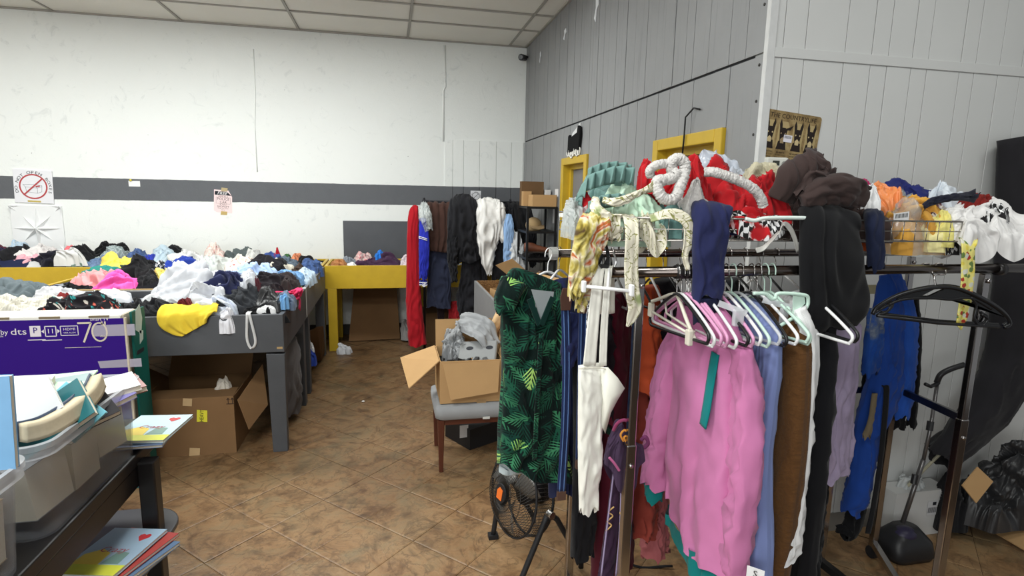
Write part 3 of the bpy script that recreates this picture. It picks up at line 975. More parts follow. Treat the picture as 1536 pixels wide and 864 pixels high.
for i, (x, y, z, w, h, lb) in enumerate(((0, 4.665, 3.25, .05, .10, 'torn white paper scrap high on the upper grey planks, nearest the camera'), (0, 5.53, 3.272, .05, .05, 'tiny white tape scrap on grey planks, middle of three'), (0, 6.45, 3.265, .035, .06, 'pale tape scrap on grey planks nearest the security camera'))):
    tag(obj('paper_scrap', MB().prism([(-w, -h * .6), (-w * .2, -h), (w * .1, -h * .1), (w, h * .2), (w * .6, h), (-w * .5, h * .8), (-w * .3, h * .1)], gw(y, z), GX, BZ, GN, 0.004), solid((216, 218, 222), 0.6, 0.2), None), lb, 'paper scrap', 'torn scraps on the grey wall')
tag(obj('black_cable', MB().tube([gw(2.93, 2.23) - Vector((.005, 0, 0)), gw(2.99, 2.245) - Vector((.008, 0, 0)), gw(3.035, 2.20) - Vector((.03, 0, 0)), gw(3.04, 2.10) - Vector((.028, 0, 0)), gw(3.045, 1.95) - Vector((.03, 0, 0))], 0.005, 6), solid((22, 22, 24), 0.5, 0.3), None, True), 'thin black cable hanging over the near yellow door frame', 'cable')

# country sign
def country_sign():
    o = Vector((1.822, YW, 2.037)); t = -0.09
    ux = Vector((math.cos(t), 0, math.sin(t))); uz = Vector((-math.sin(t), 0, math.cos(t))); n = Vector(BN)
    e = thing('country_sign', 'tan tin sign reading THE COUNTRYLIFE with four donkeys on white panelling', 'sign', o)
    W, h = 0.300, 0.226
    r = 0.014; poly = []
    for cx, cy, a0 in ((W / 2 - r, h / 2 - r, 0), (-W / 2 + r, h / 2 - r, 90), (-W / 2 + r, -h / 2 + r, 180), (W / 2 - r, -h / 2 + r, 270)):
        for k in range(5):
            a = math.radians(a0 + 22.5 * k); poly.append((cx + r * math.cos(a), cy + r * math.sin(a)))
    tn = NT('tin_print'); p = tn.pos()
    tm = tn.base(tn.ramp(tn.noise(p, 22, 4, 0.65), (0.3, lin((104, 84, 52))), (0.5, lin((140, 118, 78))), (0.7, lin((168, 148, 104)))), 0.4, 0.4)
    obj('plate', MB().prism(poly, o, ux, uz, n, 0.003), tm, e)
    f = o + n * 0.003
    ink = solid((36, 27, 22), 0.5, 0.3, 0, 0.1); pale = solid((196, 178, 136), 0.5, 0.3)
    m = MB(); put_text(m, 'THE COUNTRYLIFE', 0.029, f + uz * 0.090, ux, uz, n, 0.0008, 0.98)
    obj('title', m, ink, e)
    for i, (dx, k) in enumerate(((-.110, 1), (-.042, 2), (.036, 3), (.106, 4))):
        def P(q, dz=0): return [(dx + x, y + dz) for x, y in q]
        obj('backdrop', MB().prism(P([(-.028, -.05), (.028, -.05), (.028, .05), (.018, .068), (-.018, .068), (-.028, .05)]), f, ux, uz, n, 0.0004), solid((172, 152, 108), 0.5, 0.3), e)
        m = MB()
        s = (-1) ** i
        m.prism(P([(-.026, -.058), (.026, -.058), (.019, -.02), (-.019, -.02)]), f, ux, uz, n, 0.0010)
        m.prism(P([(-.020, .03), (-.014, -.012), (-.010, -.034), (.010, -.034), (.014, -.012), (.020, .03), (.010, .040), (-.010, .040)]), f, ux, uz, n, 0.0014)
        fl = .022 if i == 1 else 0
        m.prism(P([(-.019, .03), (-.024, .055), (-.018, .078), (-.010, .055), (-.008, .036)]), f, ux, uz, n, 0.0012)
        m.prism(P([(.008, .036), (.010 + fl, .052 - fl * .3), (.018 + fl * 1.4, .078 - fl), (.024 + fl * .6, .055 - fl), (.019, .03)]), f, ux, uz, n, 0.0012)
        obj('donkey', m, ink, e)
        m = MB()
        for ex in (-.011, .011):
            m.prism(P([(ex - .004, .014), (ex, .010), (ex + .004, .014), (ex, .019)]), f, ux, uz, n, 0.0020)
        m.prism(P([(-.009, -.030), (.009, -.030), (.011, -.012), (0, -.002), (-.011, -.012)]), f, ux, uz, n, 0.0019)
        obj('muzzle', m, pale if i != 1 else solid((150, 130, 100), 0.5, 0.3), e)
    m = MB()
    for dx, rows in ((-.112, ('BE STRONG', 'WHEN YOU', 'ARE WEAK')), (-.040, ('BE BRAVE', 'WHEN YOU', 'ARE SCARED')), (.036, ('BE HUMBLE', 'WHEN YOU', 'WIN')), (.108, ('BE KIND', 'ALWAYS', ''))):
        for q, tx in enumerate(rows):
            if tx:
                put_text(m, tx, 0.0105, f + ux * dx + uz * (-.072 - .012 * q), ux, uz, n, 0.0008, 1.0)
    obj('verse', m, ink, e)
    obj('price_sticker', MB().prism([(-.022, -.016), (.022, -.016), (.022, .016), (-.022, .016)], f + ux * -0.014 + uz * -0.006, ux, uz, n, 0.0028), solid((226, 224, 232), 0.5, 0.3, 0, 0), e)
    m = MB()
    for k in range(9):
        stroke(m, [(-.032 + k * .0042, -.006), (-.032 + k * .0042, .006)], 0.0018, f, ux, uz, n, 0.0032)
    obj('barcode', m, INK, e)
country_sign()

e = thing('thermostat', 'white wall thermostat with a small dark display under the tin sign', 'thermostat', (1.748, YW, 1.875))
m = MB().box(1.694, 1.805, YW - 0.030, YW, 1.868, 1.945)
obj('case', m, solid((224, 224, 216), 0.45, 0.3, 0, 0.02), e, bevel=0.006)
obj('display', MB().box(1.722, 1.757, YW - 0.0315, YW - 0.029, 1.908, 1.930), solid((58, 62, 56), 0.25, 0.5, 0, 0.02), e)
obj('dial', MB().tube([(1.779, YW - 0.029, 1.918), (1.779, YW - 0.036, 1.918)], 0.010, 16), solid((150, 150, 146), 0.4, 0.4), e)

# ================================================================== BIN TABLES
grey_wood = solid((76, 78, 82), 0.48, 0.35, 0, 0.16, 8, 0.15, name='grey_paint')
grey_worn = solid((100, 101, 104), 0.5, 0.35, 0, 0.2, 12, 0.15, name='grey_paint_worn')
raw_wood = solid((176, 148, 104), 0.7, 0.2, 0, 0.2, 25, name='bare_wood')
dark_wood = solid((62, 44, 34), 0.6, 0.3, 0, 0.2, 10)
card_m = solid((128, 98, 68), 0.85, 0.12, 0, 0.08, 10, 0.05, name='cardboard')
card_l = solid((184, 148, 104), 0.85, 0.12, 0, 0.07, 10, 0.05, name='cardboard_light')
card_d = solid((104, 80, 56), 0.85, 0.12, 0, 0.08, 10, name='cardboard_brown')

def bin_table(label, x0, x1, y0, y1, m_front, m_side, legs, m_leg, rim=None, left_m=None, skip_front=False):
    e = thing('bin_table', label, 'table', ((x0 + x1) / 2, (y0 + y1) / 2, 0))
    t = 0.03
    if not skip_front:
        obj('front_board', MB().box(x0, x1, y0, y0 + t, 0.70, 0.952), m_front, e, bevel=0.003)
        if rim:
            obj('board_edge', MB().box(x0 + t, x1 - t, y0 + 0.001, y0 + t + 0.006, 0.9525, 0.958), rim, e)
    obj('back_board', MB().box(x0, x1, y1 - t, y1, 0.70, 0.948), m_side, e, bevel=0.003)
    obj('side_board', MB().box(x1 - t, x1, y0 + t, y1 - t, 0.70, 0.95), m_side, e, bevel=0.003)
    obj('side_board', MB().box(x0, x0 + t, y0 + t, y1 - t, 0.70, 0.95), left_m or m_side, e, bevel=0.003)
    obj('bottom_panel', MB().box(x0 + t, x1 - t, y0 + t, y1 - t, 0.72, 0.74), dark_wood, e)
    for (lx, ly, w, d) in legs:
        obj('leg', MB().box(lx - w / 2, lx + w / 2, ly - d / 2, ly + d / 2, 0, 0.70), m_leg, e, bevel=0.004)
    return e

tb = bin_table('long grey clothes bin table nearest the TV box, with white strap hanging', -3.55, -0.69, 3.85, 4.90, grey_wood, grey_wood,
               [(-0.745, 4.76, 0.10, 0.09), (-3.48, 3.90, 0.12, 0.05), (-3.48, 4.8, 0.1, 0.09), (-2.1, 4.8, 0.1, 0.09)], grey_wood)
m = MB().add([(-0.806, 3.860, 0.688), (-0.691, 3.860, 0.683), (-0.698, 3.860, -0.009), (-0.792, 3.860, -0.006), (-0.806, 3.860, 0.688), (-0.691, 3.860, 0.683), (-0.698, 3.860, -0.009), (-0.792, 3.860, -0.006)], [])
m.v[2] = (m.v[2][0], 3.86, 0); m.v[3] = (m.v[3][0], 3.86, 0); m.v[6] = m.v[2]; m.v[7] = m.v[3]
m.v = [(x, y + (0.055 if i > 3 else 0), z) for i, (x, y, z) in enumerate(m.v)]
m.f = [(0, 3, 2, 1), (4, 5, 6, 7), (0, 1, 5, 4), (1, 2, 6, 5), (2, 3, 7, 6), (3, 0, 4, 7)]
obj('leg', m, grey_wood, tb, bevel=0.004)
obj('wood_chip', MB().box(-0.735, -0.70, 3.8485, 3.853, 0.722, 0.736), raw_wood, tb)
bin_table('middle clothes bin table with bare wood rim, behind the long grey one', -2.74, -0.69, 4.905, 6.335, solid((206, 206, 202), 0.6, 0.3, 0, 0.08), grey_worn,
          [(-0.74, 5.05, 0.09, 0.09), (-0.74, 6.25, 0.09, 0.09), (-2.68, 6.25, 0.09, 0.09)], grey_wood, raw_wood, yellow_paint)
bin_table('yellow clothes bin table along the back wall at left', -5.2, -0.72, 6.37, 7.10, yellow_paint, yellow_paint,
          [(-5.1, 6.45, .09, .09), (-2.9, 6.43, .09, .09), (-0.82, 7.02, .09, .09)], yellow_paint)
yt = bin_table('yellow bin table under the grey splashboard by the back wall', -0.70, 1.30, 6.37, 7.10, yellow_paint, yellow_paint,
          [(-0.625, 6.415, .095, .09), (-0.62, 7.03, .09, .09), (1.22, 6.42, .09, .09), (0.35, 7.03, .09, .09)], yellow_paint)
tag(obj('splashboard', MB().box(-0.55, 0.78, 7.122, 7.136, 0.93, 1.402), solid((82, 84, 88), 0.35, 0.4, 0, 0.14, 6, 0.1)), 'dark grey board standing against the wall behind the yellow bin', 'board')
# the looped strap over the front board
m = MB()
for s in (-1, 1):
    pass
tag(ribbon('strap_loop', [(-0.905, 3.90, 0.965, .008), (-0.905, 3.853, 0.962, .008), (-0.905, 3.842, 0.93, .008), (-0.912, 3.842, 0.80, .008), (-0.890, 3.842, 0.735, .008), (-0.862, 3.842, 0.78, .008), (-0.885, 3.842, 0.93, .008), (-0.893, 3.853, 0.962, .008), (-0.893, 3.90, .965, .008)], (206, 206, 206), (1, 0.2, 0), 3, 1, 0.0005, None, None, 70, 3, 0.002), 'white strap looped down over the grey table front', 'strap')

# ---- filling under the counted garments
def pile(label, x0, x1, y0, y1, z0, bump, seed, nx=90, ny=40):
    xs = np.linspace(x0, x1, nx); ys = np.linspace(y0, y1, ny)
    X, Y = np.meshgrid(xs, ys, indexing='ij')
    h = _fb(X * 2.2, Y * 2.2, seed, 1.3, 4)
    edge = np.minimum(1, np.minimum(np.minimum(X - x0, x1 - X), np.minimum(Y - y0, y1 - Y)) / 0.10)
    Z = z0 + bump * (0.6 + 0.9 * h) * edge
    P = np.stack([X, Y, Z], 2)
    P += crumple(P, X - X.mean(), Y - Y.mean(), 0.35, seed, 0.06, 60, None, 2.0) * edge[..., None]
    t = NT('mixed_cloth'); p = t.pos()
    vo = t.n('ShaderNodeTexVoronoi'); t.l(p, vo.inputs['Vector']); vo.inputs['Scale'].default_value = 4.5
    sp = t.n('ShaderNodeSeparateColor'); t.l(vo.outputs['Color'], sp.inputs[0])
    col = t.ramp(sp.outputs[0], (0.0, lin((24, 24, 28))), (0.3, lin((34, 40, 66))), (0.5, lin((60, 62, 66))), (0.62, lin((130, 134, 140))), (0.74, lin((90, 40, 48))), (0.86, lin((190, 190, 188))), (1.0, lin((30, 32, 36))))
    t.t.nodes[-1].color_ramp.interpolation = 'CONSTANT'
    mm = t.base(col, 0.9, 0.1)
    mb = MB(); mb.v = [tuple(q) for q in P.reshape(-1, 3)]; mb.f = _grid_faces(nx, ny)
    return tag(obj('clothing_pile', mb, mm, None, True), label, 'clothing pile', None, 'stuff')
pile('uncounted mixed clothes at the bottom of the long grey bin', -3.5, -0.74, 3.89, 4.86, 0.90, 0.05, 11)
pile('uncounted mixed clothes at the bottom of the middle bin', -2.70, -0.73, 4.94, 6.29, 0.92, 0.06, 12)
pile('uncounted mixed clothes at the bottom of the back left bin', -5.15, -0.77, 6.41, 7.06, 0.93, 0.06, 13, 120, 30)
pile('uncounted mixed clothes at the bottom of the yellow bin', -0.66, 1.26, 6.41, 7.06, 0.86, 0.05, 14)

# ---- garments lying in the bins: name, label, colour, place (x0, x1, z low, z high, y front, depth), seed, pattern
F_ = 'clothes in the long grey bin'; S_G = 'clothes in the middle bin'; B_ = 'clothes in the back left bin'
HEAP = [
 # front bin
 ('sweater', 'cream ribbed knit sweater behind the purple TV box', (210, 206, 193), (-2.553, -2.171, 0.960, 1.038, 4.02, 0.42), 'knit', F_),
 ('blouse', 'black blouse with teal and coral flowers behind the TV box', (30, 28, 32), (-2.206, -1.729, 0.962, 1.070, 3.97, 0.34), 'floral_dark', F_),
 ('jacket', 'slate grey padded jacket mounded at the left end of the front bin', (96, 106, 110), (-2.805, -2.449, 0.979, 1.106, 4.35, 0.5), None, F_),
 ('pillowcase', 'white crumpled pillowcase below the yellow side board', (196, 196, 198), (-2.492, -2.280, 0.956, 1.034, 4.5, 0.35), None, F_),
 ('headband', 'dark red scrap of cloth on the white pillowcase', (120, 40, 40), (-2.292, -2.227, 0.964, 1.011, 4.45, 0.12), None, F_),
 ('lining', 'pale grey thin lining cloth spread before the wood rim', (196, 198, 202), (-2.328, -1.884, 0.922, 0.999, 4.5, 0.36), None, F_),
 ('trousers', 'black trousers with a raised knee right of the TV box', (28, 28, 31), (-1.730, -1.406, 0.936, 1.037, 3.93, 0.32), None, F_),
 ('plastic_sheet', 'crumpled translucent silver plastic right of the black trousers', (190, 192, 194), (-1.656, -1.400, 0.958, 1.035, 4.12, 0.26), 'satin', F_),
 ('bed_sheet', 'big white bed sheet mounded highest in the front bin', (198, 200, 205), (-1.681, -1.182, 0.967, 1.233, 4.22, 0.6), None, F_),
 ('shirt', 'white long sleeve rolled forward beside the big bed sheet', (198, 200, 205), (-1.376, -1.066, 0.989, 1.128, 4.02, 0.34), None, F_),
 ('flag', 'navy and white cloth folded like a flag on the white sleeve', (42, 46, 78), (-1.254, -0.982, 1.056, 1.187, 4.14, 0.38), None, F_),
 ('pennant', 'white corner of cloth sticking up beside the navy flag', (198, 200, 205), (-1.060, -0.936, 1.082, 1.186, 4.2, 0.26), None, F_),
 ('shirt', 'pale blue smooth shirt behind the navy flag', (166, 188, 222), (-1.279, -0.863, 1.087, 1.192, 4.55, 0.36), None, F_),
 ('trousers', 'charcoal smooth trousers folded flat at the front right of the bin', (46, 48, 52), (-1.186, -0.865, 0.967, 1.098, 3.93, 0.4), None, F_),
 ('leather_skirt', 'black shiny leather skirt near the right corner of the front bin', (30, 30, 32), (-0.910, -0.693, 0.971, 1.094, 3.93, 0.42), 'satin', F_),
 ('sweater', 'black sweater with a maroon cuff behind the leather skirt', (36, 32, 36), (-1.042, -0.770, 1.016, 1.142, 4.3, 0.42), None, F_),
 ('vest', 'maroon cloth between the navy flag and the black sweater', (84, 34, 44), (-1.023, -0.906, 1.026, 1.164, 4.25, 0.2), None, F_),
 ('cardigan', 'dark brown cardigan by the right side board', (52, 44, 44), (-0.895, -0.711, 0.993, 1.116, 4.42, 0.4), None, F_),
 ('scarf', 'white and blue printed scarf above the yellow cloth', (208, 214, 230), (-1.271, -0.989, 0.967, 1.063, 3.9, 0.2), 'plaid', F_),
 ('t_shirt', 'white T-shirt crumpled left of the yellow cloth', (198, 200, 205), (-1.453, -1.258, 0.918, 1.002, 3.87, 0.2), None, F_),
 ('bandana', 'dark red bandana left of the printed scarf', (100, 34, 38), (-1.357, -1.262, 0.972, 1.045, 3.94, 0.16), None, F_),
 ('pouch', 'grey blue pouch with sky blue patch at the right corner', (108, 120, 140), (-0.775, -0.645, 0.992, 1.065, 4.0, 0.22), None, F_),
 ('pocket_patch', 'small sky blue fleece patch on the grey pouch', (118, 168, 214), (-0.731, -0.672, 1.009, 1.063, 3.96, 0.1), None, F_),
 ('leggings', 'black leggings flat against the front board', (24, 24, 26), (-0.988, -0.674, 0.928, 1.003, 3.885, 0.14), None, F_),
 ('waistband', 'narrow white waistband on the black leggings', (226, 226, 226), (-0.867, -0.744, 0.969, 0.999, 3.9, 0.06), None, F_),
 ('jeans', 'light blue denim jeans against the right side board', (112, 150, 190), (-0.974, -0.735, 0.999, 1.077, 4.9, 0.5), 'denim', S_G),
 # middle bin
 ('blouse', 'salmon pink blouse mounded at the front of the middle bin', (232, 154, 154), (-2.542, -2.096, 0.926, 1.085, 5.0, 0.42), None, S_G),
 ('dress', 'hot pink dress right of the salmon blouse', (236, 96, 176), (-2.310, -1.969, 0.920, 1.074, 4.96, 0.4), None, S_G),
 ('t_shirt', 'black T-shirt right of the hot pink dress', (34, 34, 36), (-2.011, -1.862, 0.943, 1.077, 5.0, 0.34), None, S_G),
 ('leggings', 'black leggings under the salmon blouse', (26, 26, 28), (-2.562, -2.226, 0.926, 0.992, 4.95, 0.24), None, S_G),
 ('top', 'teal strappy top behind the salmon blouse', (46, 128, 118), (-2.653, -2.266, 0.968, 1.056, 5.45, 0.34), None, S_G),
 ('top', 'dark bottle green cloth behind the teal top', (34, 62, 58), (-2.499, -2.198, 0.952, 1.049, 5.55, 0.34), None, S_G),
 ('blouse', 'bright yellow ruffled blouse peaking behind the green cloth', (238, 214, 94), (-2.651, -2.261, 0.955, 1.143, 5.7, 0.46), None, S_G),
 ('bag', 'black bag with straps right of the yellow ruffled blouse', (28, 28, 30), (-2.308, -2.069, 0.981, 1.147, 5.5, 0.42), None, S_G),
 ('towel', 'pale yellow towel laid flat left of the bed sheet', (224, 204, 110), (-2.008, -1.759, 0.936, 1.075, 5.1, 0.5), None, S_G),
 ('t_shirt', 'black and white speckled T-shirt by the pale yellow towel', (34, 40, 48), (-2.136, -1.991, 0.990, 1.091, 5.6, 0.34), 'speck', S_G),
 ('polo_shirt', 'royal blue polo shirt behind the bed sheet', (40, 62, 150), (-2.028, -1.690, 0.995, 1.123, 5.55, 0.4), None, S_G),
 ('hoodie', 'white tangled hoodie behind the royal blue polo', (206, 206, 204), (-2.118, -1.751, 1.005, 1.149, 5.85, 0.4), None, S_G),
 ('cardigan', 'pale grey cardigan right of the white hoodie', (190, 194, 190), (-1.812, -1.502, 0.991, 1.118, 5.75, 0.44), None, S_G),
 ('apron', 'cream apron with a red block behind the pale blue shirt', (216, 208, 194), (-1.523, -1.263, 1.009, 1.134, 5.6, 0.44), 'blotch', S_G),
 ('coat', 'black coat sleeve running across the middle bin', (30, 28, 32), (-1.343, -0.914, 0.971, 1.141, 5.5, 0.5), None, S_G),
 ('blanket', 'cream blanket edge right of the black coat sleeve', (212, 206, 190), (-1.167, -0.902, 0.976, 1.102, 5.55, 0.4), None, S_G),
 ('sweater', 'slate sweater near the right edge of the middle bin', (92, 104, 116), (-1.125, -0.887, 0.979, 1.103, 5.8, 0.36), None, S_G),
 ('cap', 'dark brown cap by the right side board', (70, 56, 48), (-0.912, -0.780, 0.969, 1.062, 5.5, 0.3), None, S_G),
 ('jeans', 'mid blue jeans at the far right corner of the middle bin', (64, 86, 130), (-0.900, -0.670, 0.945, 1.076, 5.75, 0.45), 'denim', S_G),
 ('scarf', 'white and blue striped scarf on the right side board', (176, 196, 214), (-0.846, -0.665, 0.967, 1.069, 5.1, 0.4), 'plaid', S_G),
 # back bin
 ('coat', 'maroon coat at the far left of the back bin', (96, 44, 60), (-4.102, -3.887, 0.998, 1.163, 6.75, 0.3), None, B_),
 ('sweater', 'dark purple sweater in front of the maroon coat', (44, 38, 66), (-4.000, -3.679, 0.940, 1.133, 6.45, 0.34), None, B_),
 ('blouse', 'pale blue patterned blouse under the star tile', (168, 190, 210), (-3.912, -3.743, 1.047, 1.175, 6.8, 0.26), 'plaid', B_),
 ('trousers', 'black trousers left of the white jacket in the back bin', (30, 30, 33), (-3.804, -3.533, 0.932, 1.153, 6.5, 0.4), None, B_),
 ('jacket', 'white crinkled jacket below the star tile', (210, 206, 204), (-3.736, -3.304, 0.965, 1.156, 6.55, 0.4), None, B_),
 ('blouse', 'soft pink blouse in front of the white jacket', (222, 166, 176), (-3.759, -3.388, 0.942, 1.058, 6.42, 0.3), None, B_),
 ('skirt', 'navy black skirt right of the white jacket', (34, 34, 44), (-3.566, -3.247, 0.939, 1.095, 6.43, 0.34), None, B_),
 ('top', 'coral knit top left of the black velvet coat', (216, 112, 118), (-3.363, -3.180, 0.999, 1.136, 6.6, 0.3), None, B_),
 ('coat', 'black velvet coat with white trim in the back bin', (26, 26, 28), (-3.428, -2.967, 0.935, 1.149, 6.45, 0.46), None, B_),
 ('collar', 'white collar edge along the black velvet coat', (213, 213, 212), (-3.273, -2.993, 1.006, 1.143, 6.42, 0.06), None, B_),
 ('sweater', 'black knit sweater rising highest against the back wall', (24, 24, 26), (-3.114, -2.794, 0.984, 1.168, 6.72, 0.32), None, B_),
 ('cap', 'sage green cap in front of the black velvet coat', (110, 128, 118), (-3.173, -3.001, 0.941, 1.010, 6.4, 0.2), None, B_),
 ('shirt', 'grey green plaid shirt below the black knit sweater', (132, 146, 146), (-3.016, -2.739, 0.984, 1.135, 6.6, 0.34), 'plaid', B_),
 ('jeans', 'blue grey jeans in front of the plaid shirt', (96, 116, 146), (-3.040, -2.735, 0.937, 1.054, 6.42, 0.34), 'denim', B_),
 ('shirt', 'denim shirt standing up right of the plaid shirt', (72, 92, 134), (-2.714, -2.524, 0.953, 1.106, 6.5, 0.4), 'denim', B_),
 ('polo_shirt', 'bright blue shirt right of the denim shirt', (52, 64, 168), (-2.547, -2.395, 0.931, 1.058, 6.45, 0.34), None, B_),
 ('plastic_bag', 'pale blue clothes in a clear bag against the wall', (176, 194, 206), (-2.532, -2.234, 0.938, 1.140, 6.5, 0.45), 'satin', B_),
 ('hat', 'black hat behind the white hoodie', (26, 26, 30), (-2.466, -2.214, 0.970, 1.127, 6.7, 0.34), None, B_),
 ('shirt', 'white shirt heap in the middle of the back bin', (208, 208, 206), (-2.292, -1.940, 0.928, 1.103, 6.45, 0.42), None, B_),
 ('plastic_bag', 'pink floral cloth in a clear bag against the wall', (226, 196, 188), (-1.997, -1.781, 0.980, 1.165, 6.6, 0.36), 'blotch', B_),
 ('jacket', 'dark grey jacket right of the pink floral bag', (84, 92, 92), (-1.816, -1.405, 0.956, 1.124, 6.55, 0.4), None, B_),
 ('hoodie', 'white hood at the right of the dark grey jacket', (206, 206, 202), (-1.550, -1.347, 0.967, 1.116, 6.45, 0.3), None, B_),
 ('jeans', 'dark blue jeans near the right of the back bin', (58, 80, 140), (-1.425, -1.133, 0.931, 1.070, 6.5, 0.4), 'denim', B_),
 ('box_flap', 'small red card sticking up in the back bin', (172, 34, 48), (-1.269, -1.185, 0.965, 1.119, 6.7, 0.06), None, B_),
 ('top', 'green top beside the dark blue jeans', (60, 98, 58), (-1.188, -1.062, 0.953, 1.055, 6.55, 0.3), None, B_),
 ('beanie', 'orange knit beanie near the right of the back bin', (222, 142, 104), (-1.135, -0.947, 0.922, 1.062, 6.45, 0.36), 'knit', B_),
 ('bag', 'black round bag right of the orange beanie', (28, 28, 30), (-1.005, -0.808, 0.910, 1.044, 6.42, 0.34), None, B_),
 # yellow bin at the right
 ('trousers', 'plum purple trousers heaped in the yellow bin', (66, 44, 66), (-0.410, 0.153, 0.902, 1.077, 6.44, 0.36), None, 'clothes in the yellow bin'),
 ('blouse', 'pink and black floral blouse behind the plum trousers', (206, 150, 150), (-0.423, -0.211, 0.931, 1.062, 6.7, 0.3), 'blotch', 'clothes in the yellow bin'),
 ('pouch', 'bright blue pouch on top of the plum trousers', (44, 120, 210), (-0.176, -0.064, 1.003, 1.092, 6.6, 0.2), None, 'clothes in the yellow bin'),
 ('towel', 'grey towel left of the plum trousers', (132, 138, 146), (-0.547, -0.341, 0.905, 1.023, 6.55, 0.3), None, 'clothes in the yellow bin'),
 ('cap', 'tan cap at the left of the yellow bin', (176, 122, 78), (-0.641, -0.463, 0.922, 1.011, 6.42, 0.24), None, 'clothes in the yellow bin'),
 ('napkin', 'white cloth at the front edge of the yellow bin', (230, 230, 230), (-0.473, -0.359, 0.930, 0.982, 6.41, 0.12), None, 'clothes in the yellow bin'),
 ('t_shirt', 'white and pink T-shirt beside the red robe in the yellow bin', (212, 199, 204), (0.107, 0.272, 0.915, 1.049, 6.44, 0.3), None, 'clothes in the yellow bin'),
]
for i, (nm, lb, rgb, pl, pat, grp) in enumerate(HEAP):
    w_ = .05 * (pl[1] - pl[0]); pl = (pl[0] - w_, pl[1] + w_) + tuple(pl[2:])
    lump(nm, lb, 'clothing', grp, rgb, *pl, 100 + i * 7, pat, nf=16, amount=0.075, flat=0.52, N=44 if i < 48 else 34)

# yellow cloth hanging over the front board, white rag on it
yc = ribbon('table_cloth', [(-1.255, 4.02, 0.995, .15), (-1.255, 3.92, 1.01, .165), (-1.255, 3.855, 0.975, .17), (-1.25, 3.835, 0.945, .165), (-1.235, 3.83, 0.905, .13), (-1.215, 3.83, 0.870, .085)], (226, 196, 62), (1, 0, 0), 9, 3, 0.012, None, None, 46, 36, 0.003)
tag(yc, 'bright yellow cloth hanging over the front edge of the grey bin', 'clothing', F_)
lump('rag', 'white rag bunched on the yellow cloth', 'clothing', F_, (226, 226, 232), *(-1.087, -0.977, 0.886, 1.006, 3.825, 0.09), 311)
# pink tassel yarn over the right board
e = thing('yarn_bundle', 'hot pink yarn bundle with straps over the right side board', 'yarn', (-0.70, 4.42, 0.95))
m = MB(); r_ = random.Random(4)
for k in range(16):
    a = r_.uniform(0, 6.28); pts = []
    for q in range(9):
        t_ = q / 8 * 5 + a
        pts.append((-0.70 + 0.05 * math.cos(t_ + k) * r_.uniform(.6, 1), 4.42 + 0.055 * math.sin(t_) * r_.uniform(.6, 1), 0.985 + 0.035 * math.sin(t_ * 1.3 + k)))
    m.tube([tuple(p) for p in _cr(pts, 30)], 0.007, 6)
obj('yarn', m, fab((232, 62, 110)), e, True)
m = MB()
for k in range(4):
    m.tube([tuple(p) for p in _cr([(-0.70, 4.40, 1.0), (-0.80 - .02 * k, 4.36 + .02 * k, 1.01), (-0.90 - .02 * k, 4.38 + .05 * k, 1.0)], 12)], 0.005, 6)
for k in range(4):
    m.tube([tuple(p) for p in _cr([(-0.69, 4.42 + .015 * k, .97), (-0.672, 4.42 + .02 * k, .93), (-0.675, 4.40 + .022 * k, .88 - .01 * k)], 8)], 0.003, 5)
obj('strap', m, fab((226, 66, 110)), e, True)

# ================================================================== CARTONS
def carton(name, label, x0, x1, y0, y1, z0, z1, m, turn=0.0, flaps=(), open_top=True, cat='box', grp=None, th=0.005):
    e = thing(name, label, cat, ((x0 + x1) / 2, (y0 + y1) / 2, z0), grp)
    cx, cy = (x0 + x1) / 2, (y0 + y1) / 2
    c, s = math.cos(turn), math.sin(turn)
    def T(mb):
        mb.v = [(cx + (x - cx) * c - (y - cy) * s, cy + (x - cx) * s + (y - cy) * c, z) for x, y, z in mb.v]; return mb
    m_ = MB().box(x0, x1, y0, y0 + th, z0, z1).box(x0, x1, y1 - th, y1, z0, z1).box(x0, x0 + th, y0 + th, y1 - th, z0, z1).box(x1 - th, x1, y0 + th, y1 - th, z0, z1).box(x0 + th, x1 - th, y0 + th, y1 - th, z0, z0 + th)
    if not open_top:
        m_.box(x0 + th, (x0 + x1) / 2 - .001, y0 + th, y1 - th, z1 - th, z1).box((x0 + x1) / 2 + .001, x1 - th, y0 + th, y1 - th, z1 - th, z1)
    obj('carton', T(m_), m, e)
    for side, ang, ln in flaps:
        a = math.radians(ang); o_, u_ = math.sin(a) * ln, math.cos(a) * ln
        g = 0.004
        P = {'front': [(x0 + g, y0, z1), (x1 - g, y0, z1), (x1 - g, y0 - o_, z1 + u_), (x0 + g, y0 - o_, z1 + u_)],
             'back': [(x1 - g, y1, z1), (x0 + g, y1, z1), (x0 + g, y1 + o_, z1 + u_), (x1 - g, y1 + o_, z1 + u_)],
             'left': [(x0, y1 - g, z1), (x0, y0 + g, z1), (x0 - o_, y0 + g, z1 + u_), (x0 - o_, y1 - g, z1 + u_)],
             'right': [(x1, y0 + g, z1), (x1, y1 - g, z1), (x1 + o_, y1 - g, z1 + u_), (x1 + o_, y0 + g, z1 + u_)]}[side]
        obj('flap', T(MB().quadplate(P, th)), m, e)
    return e

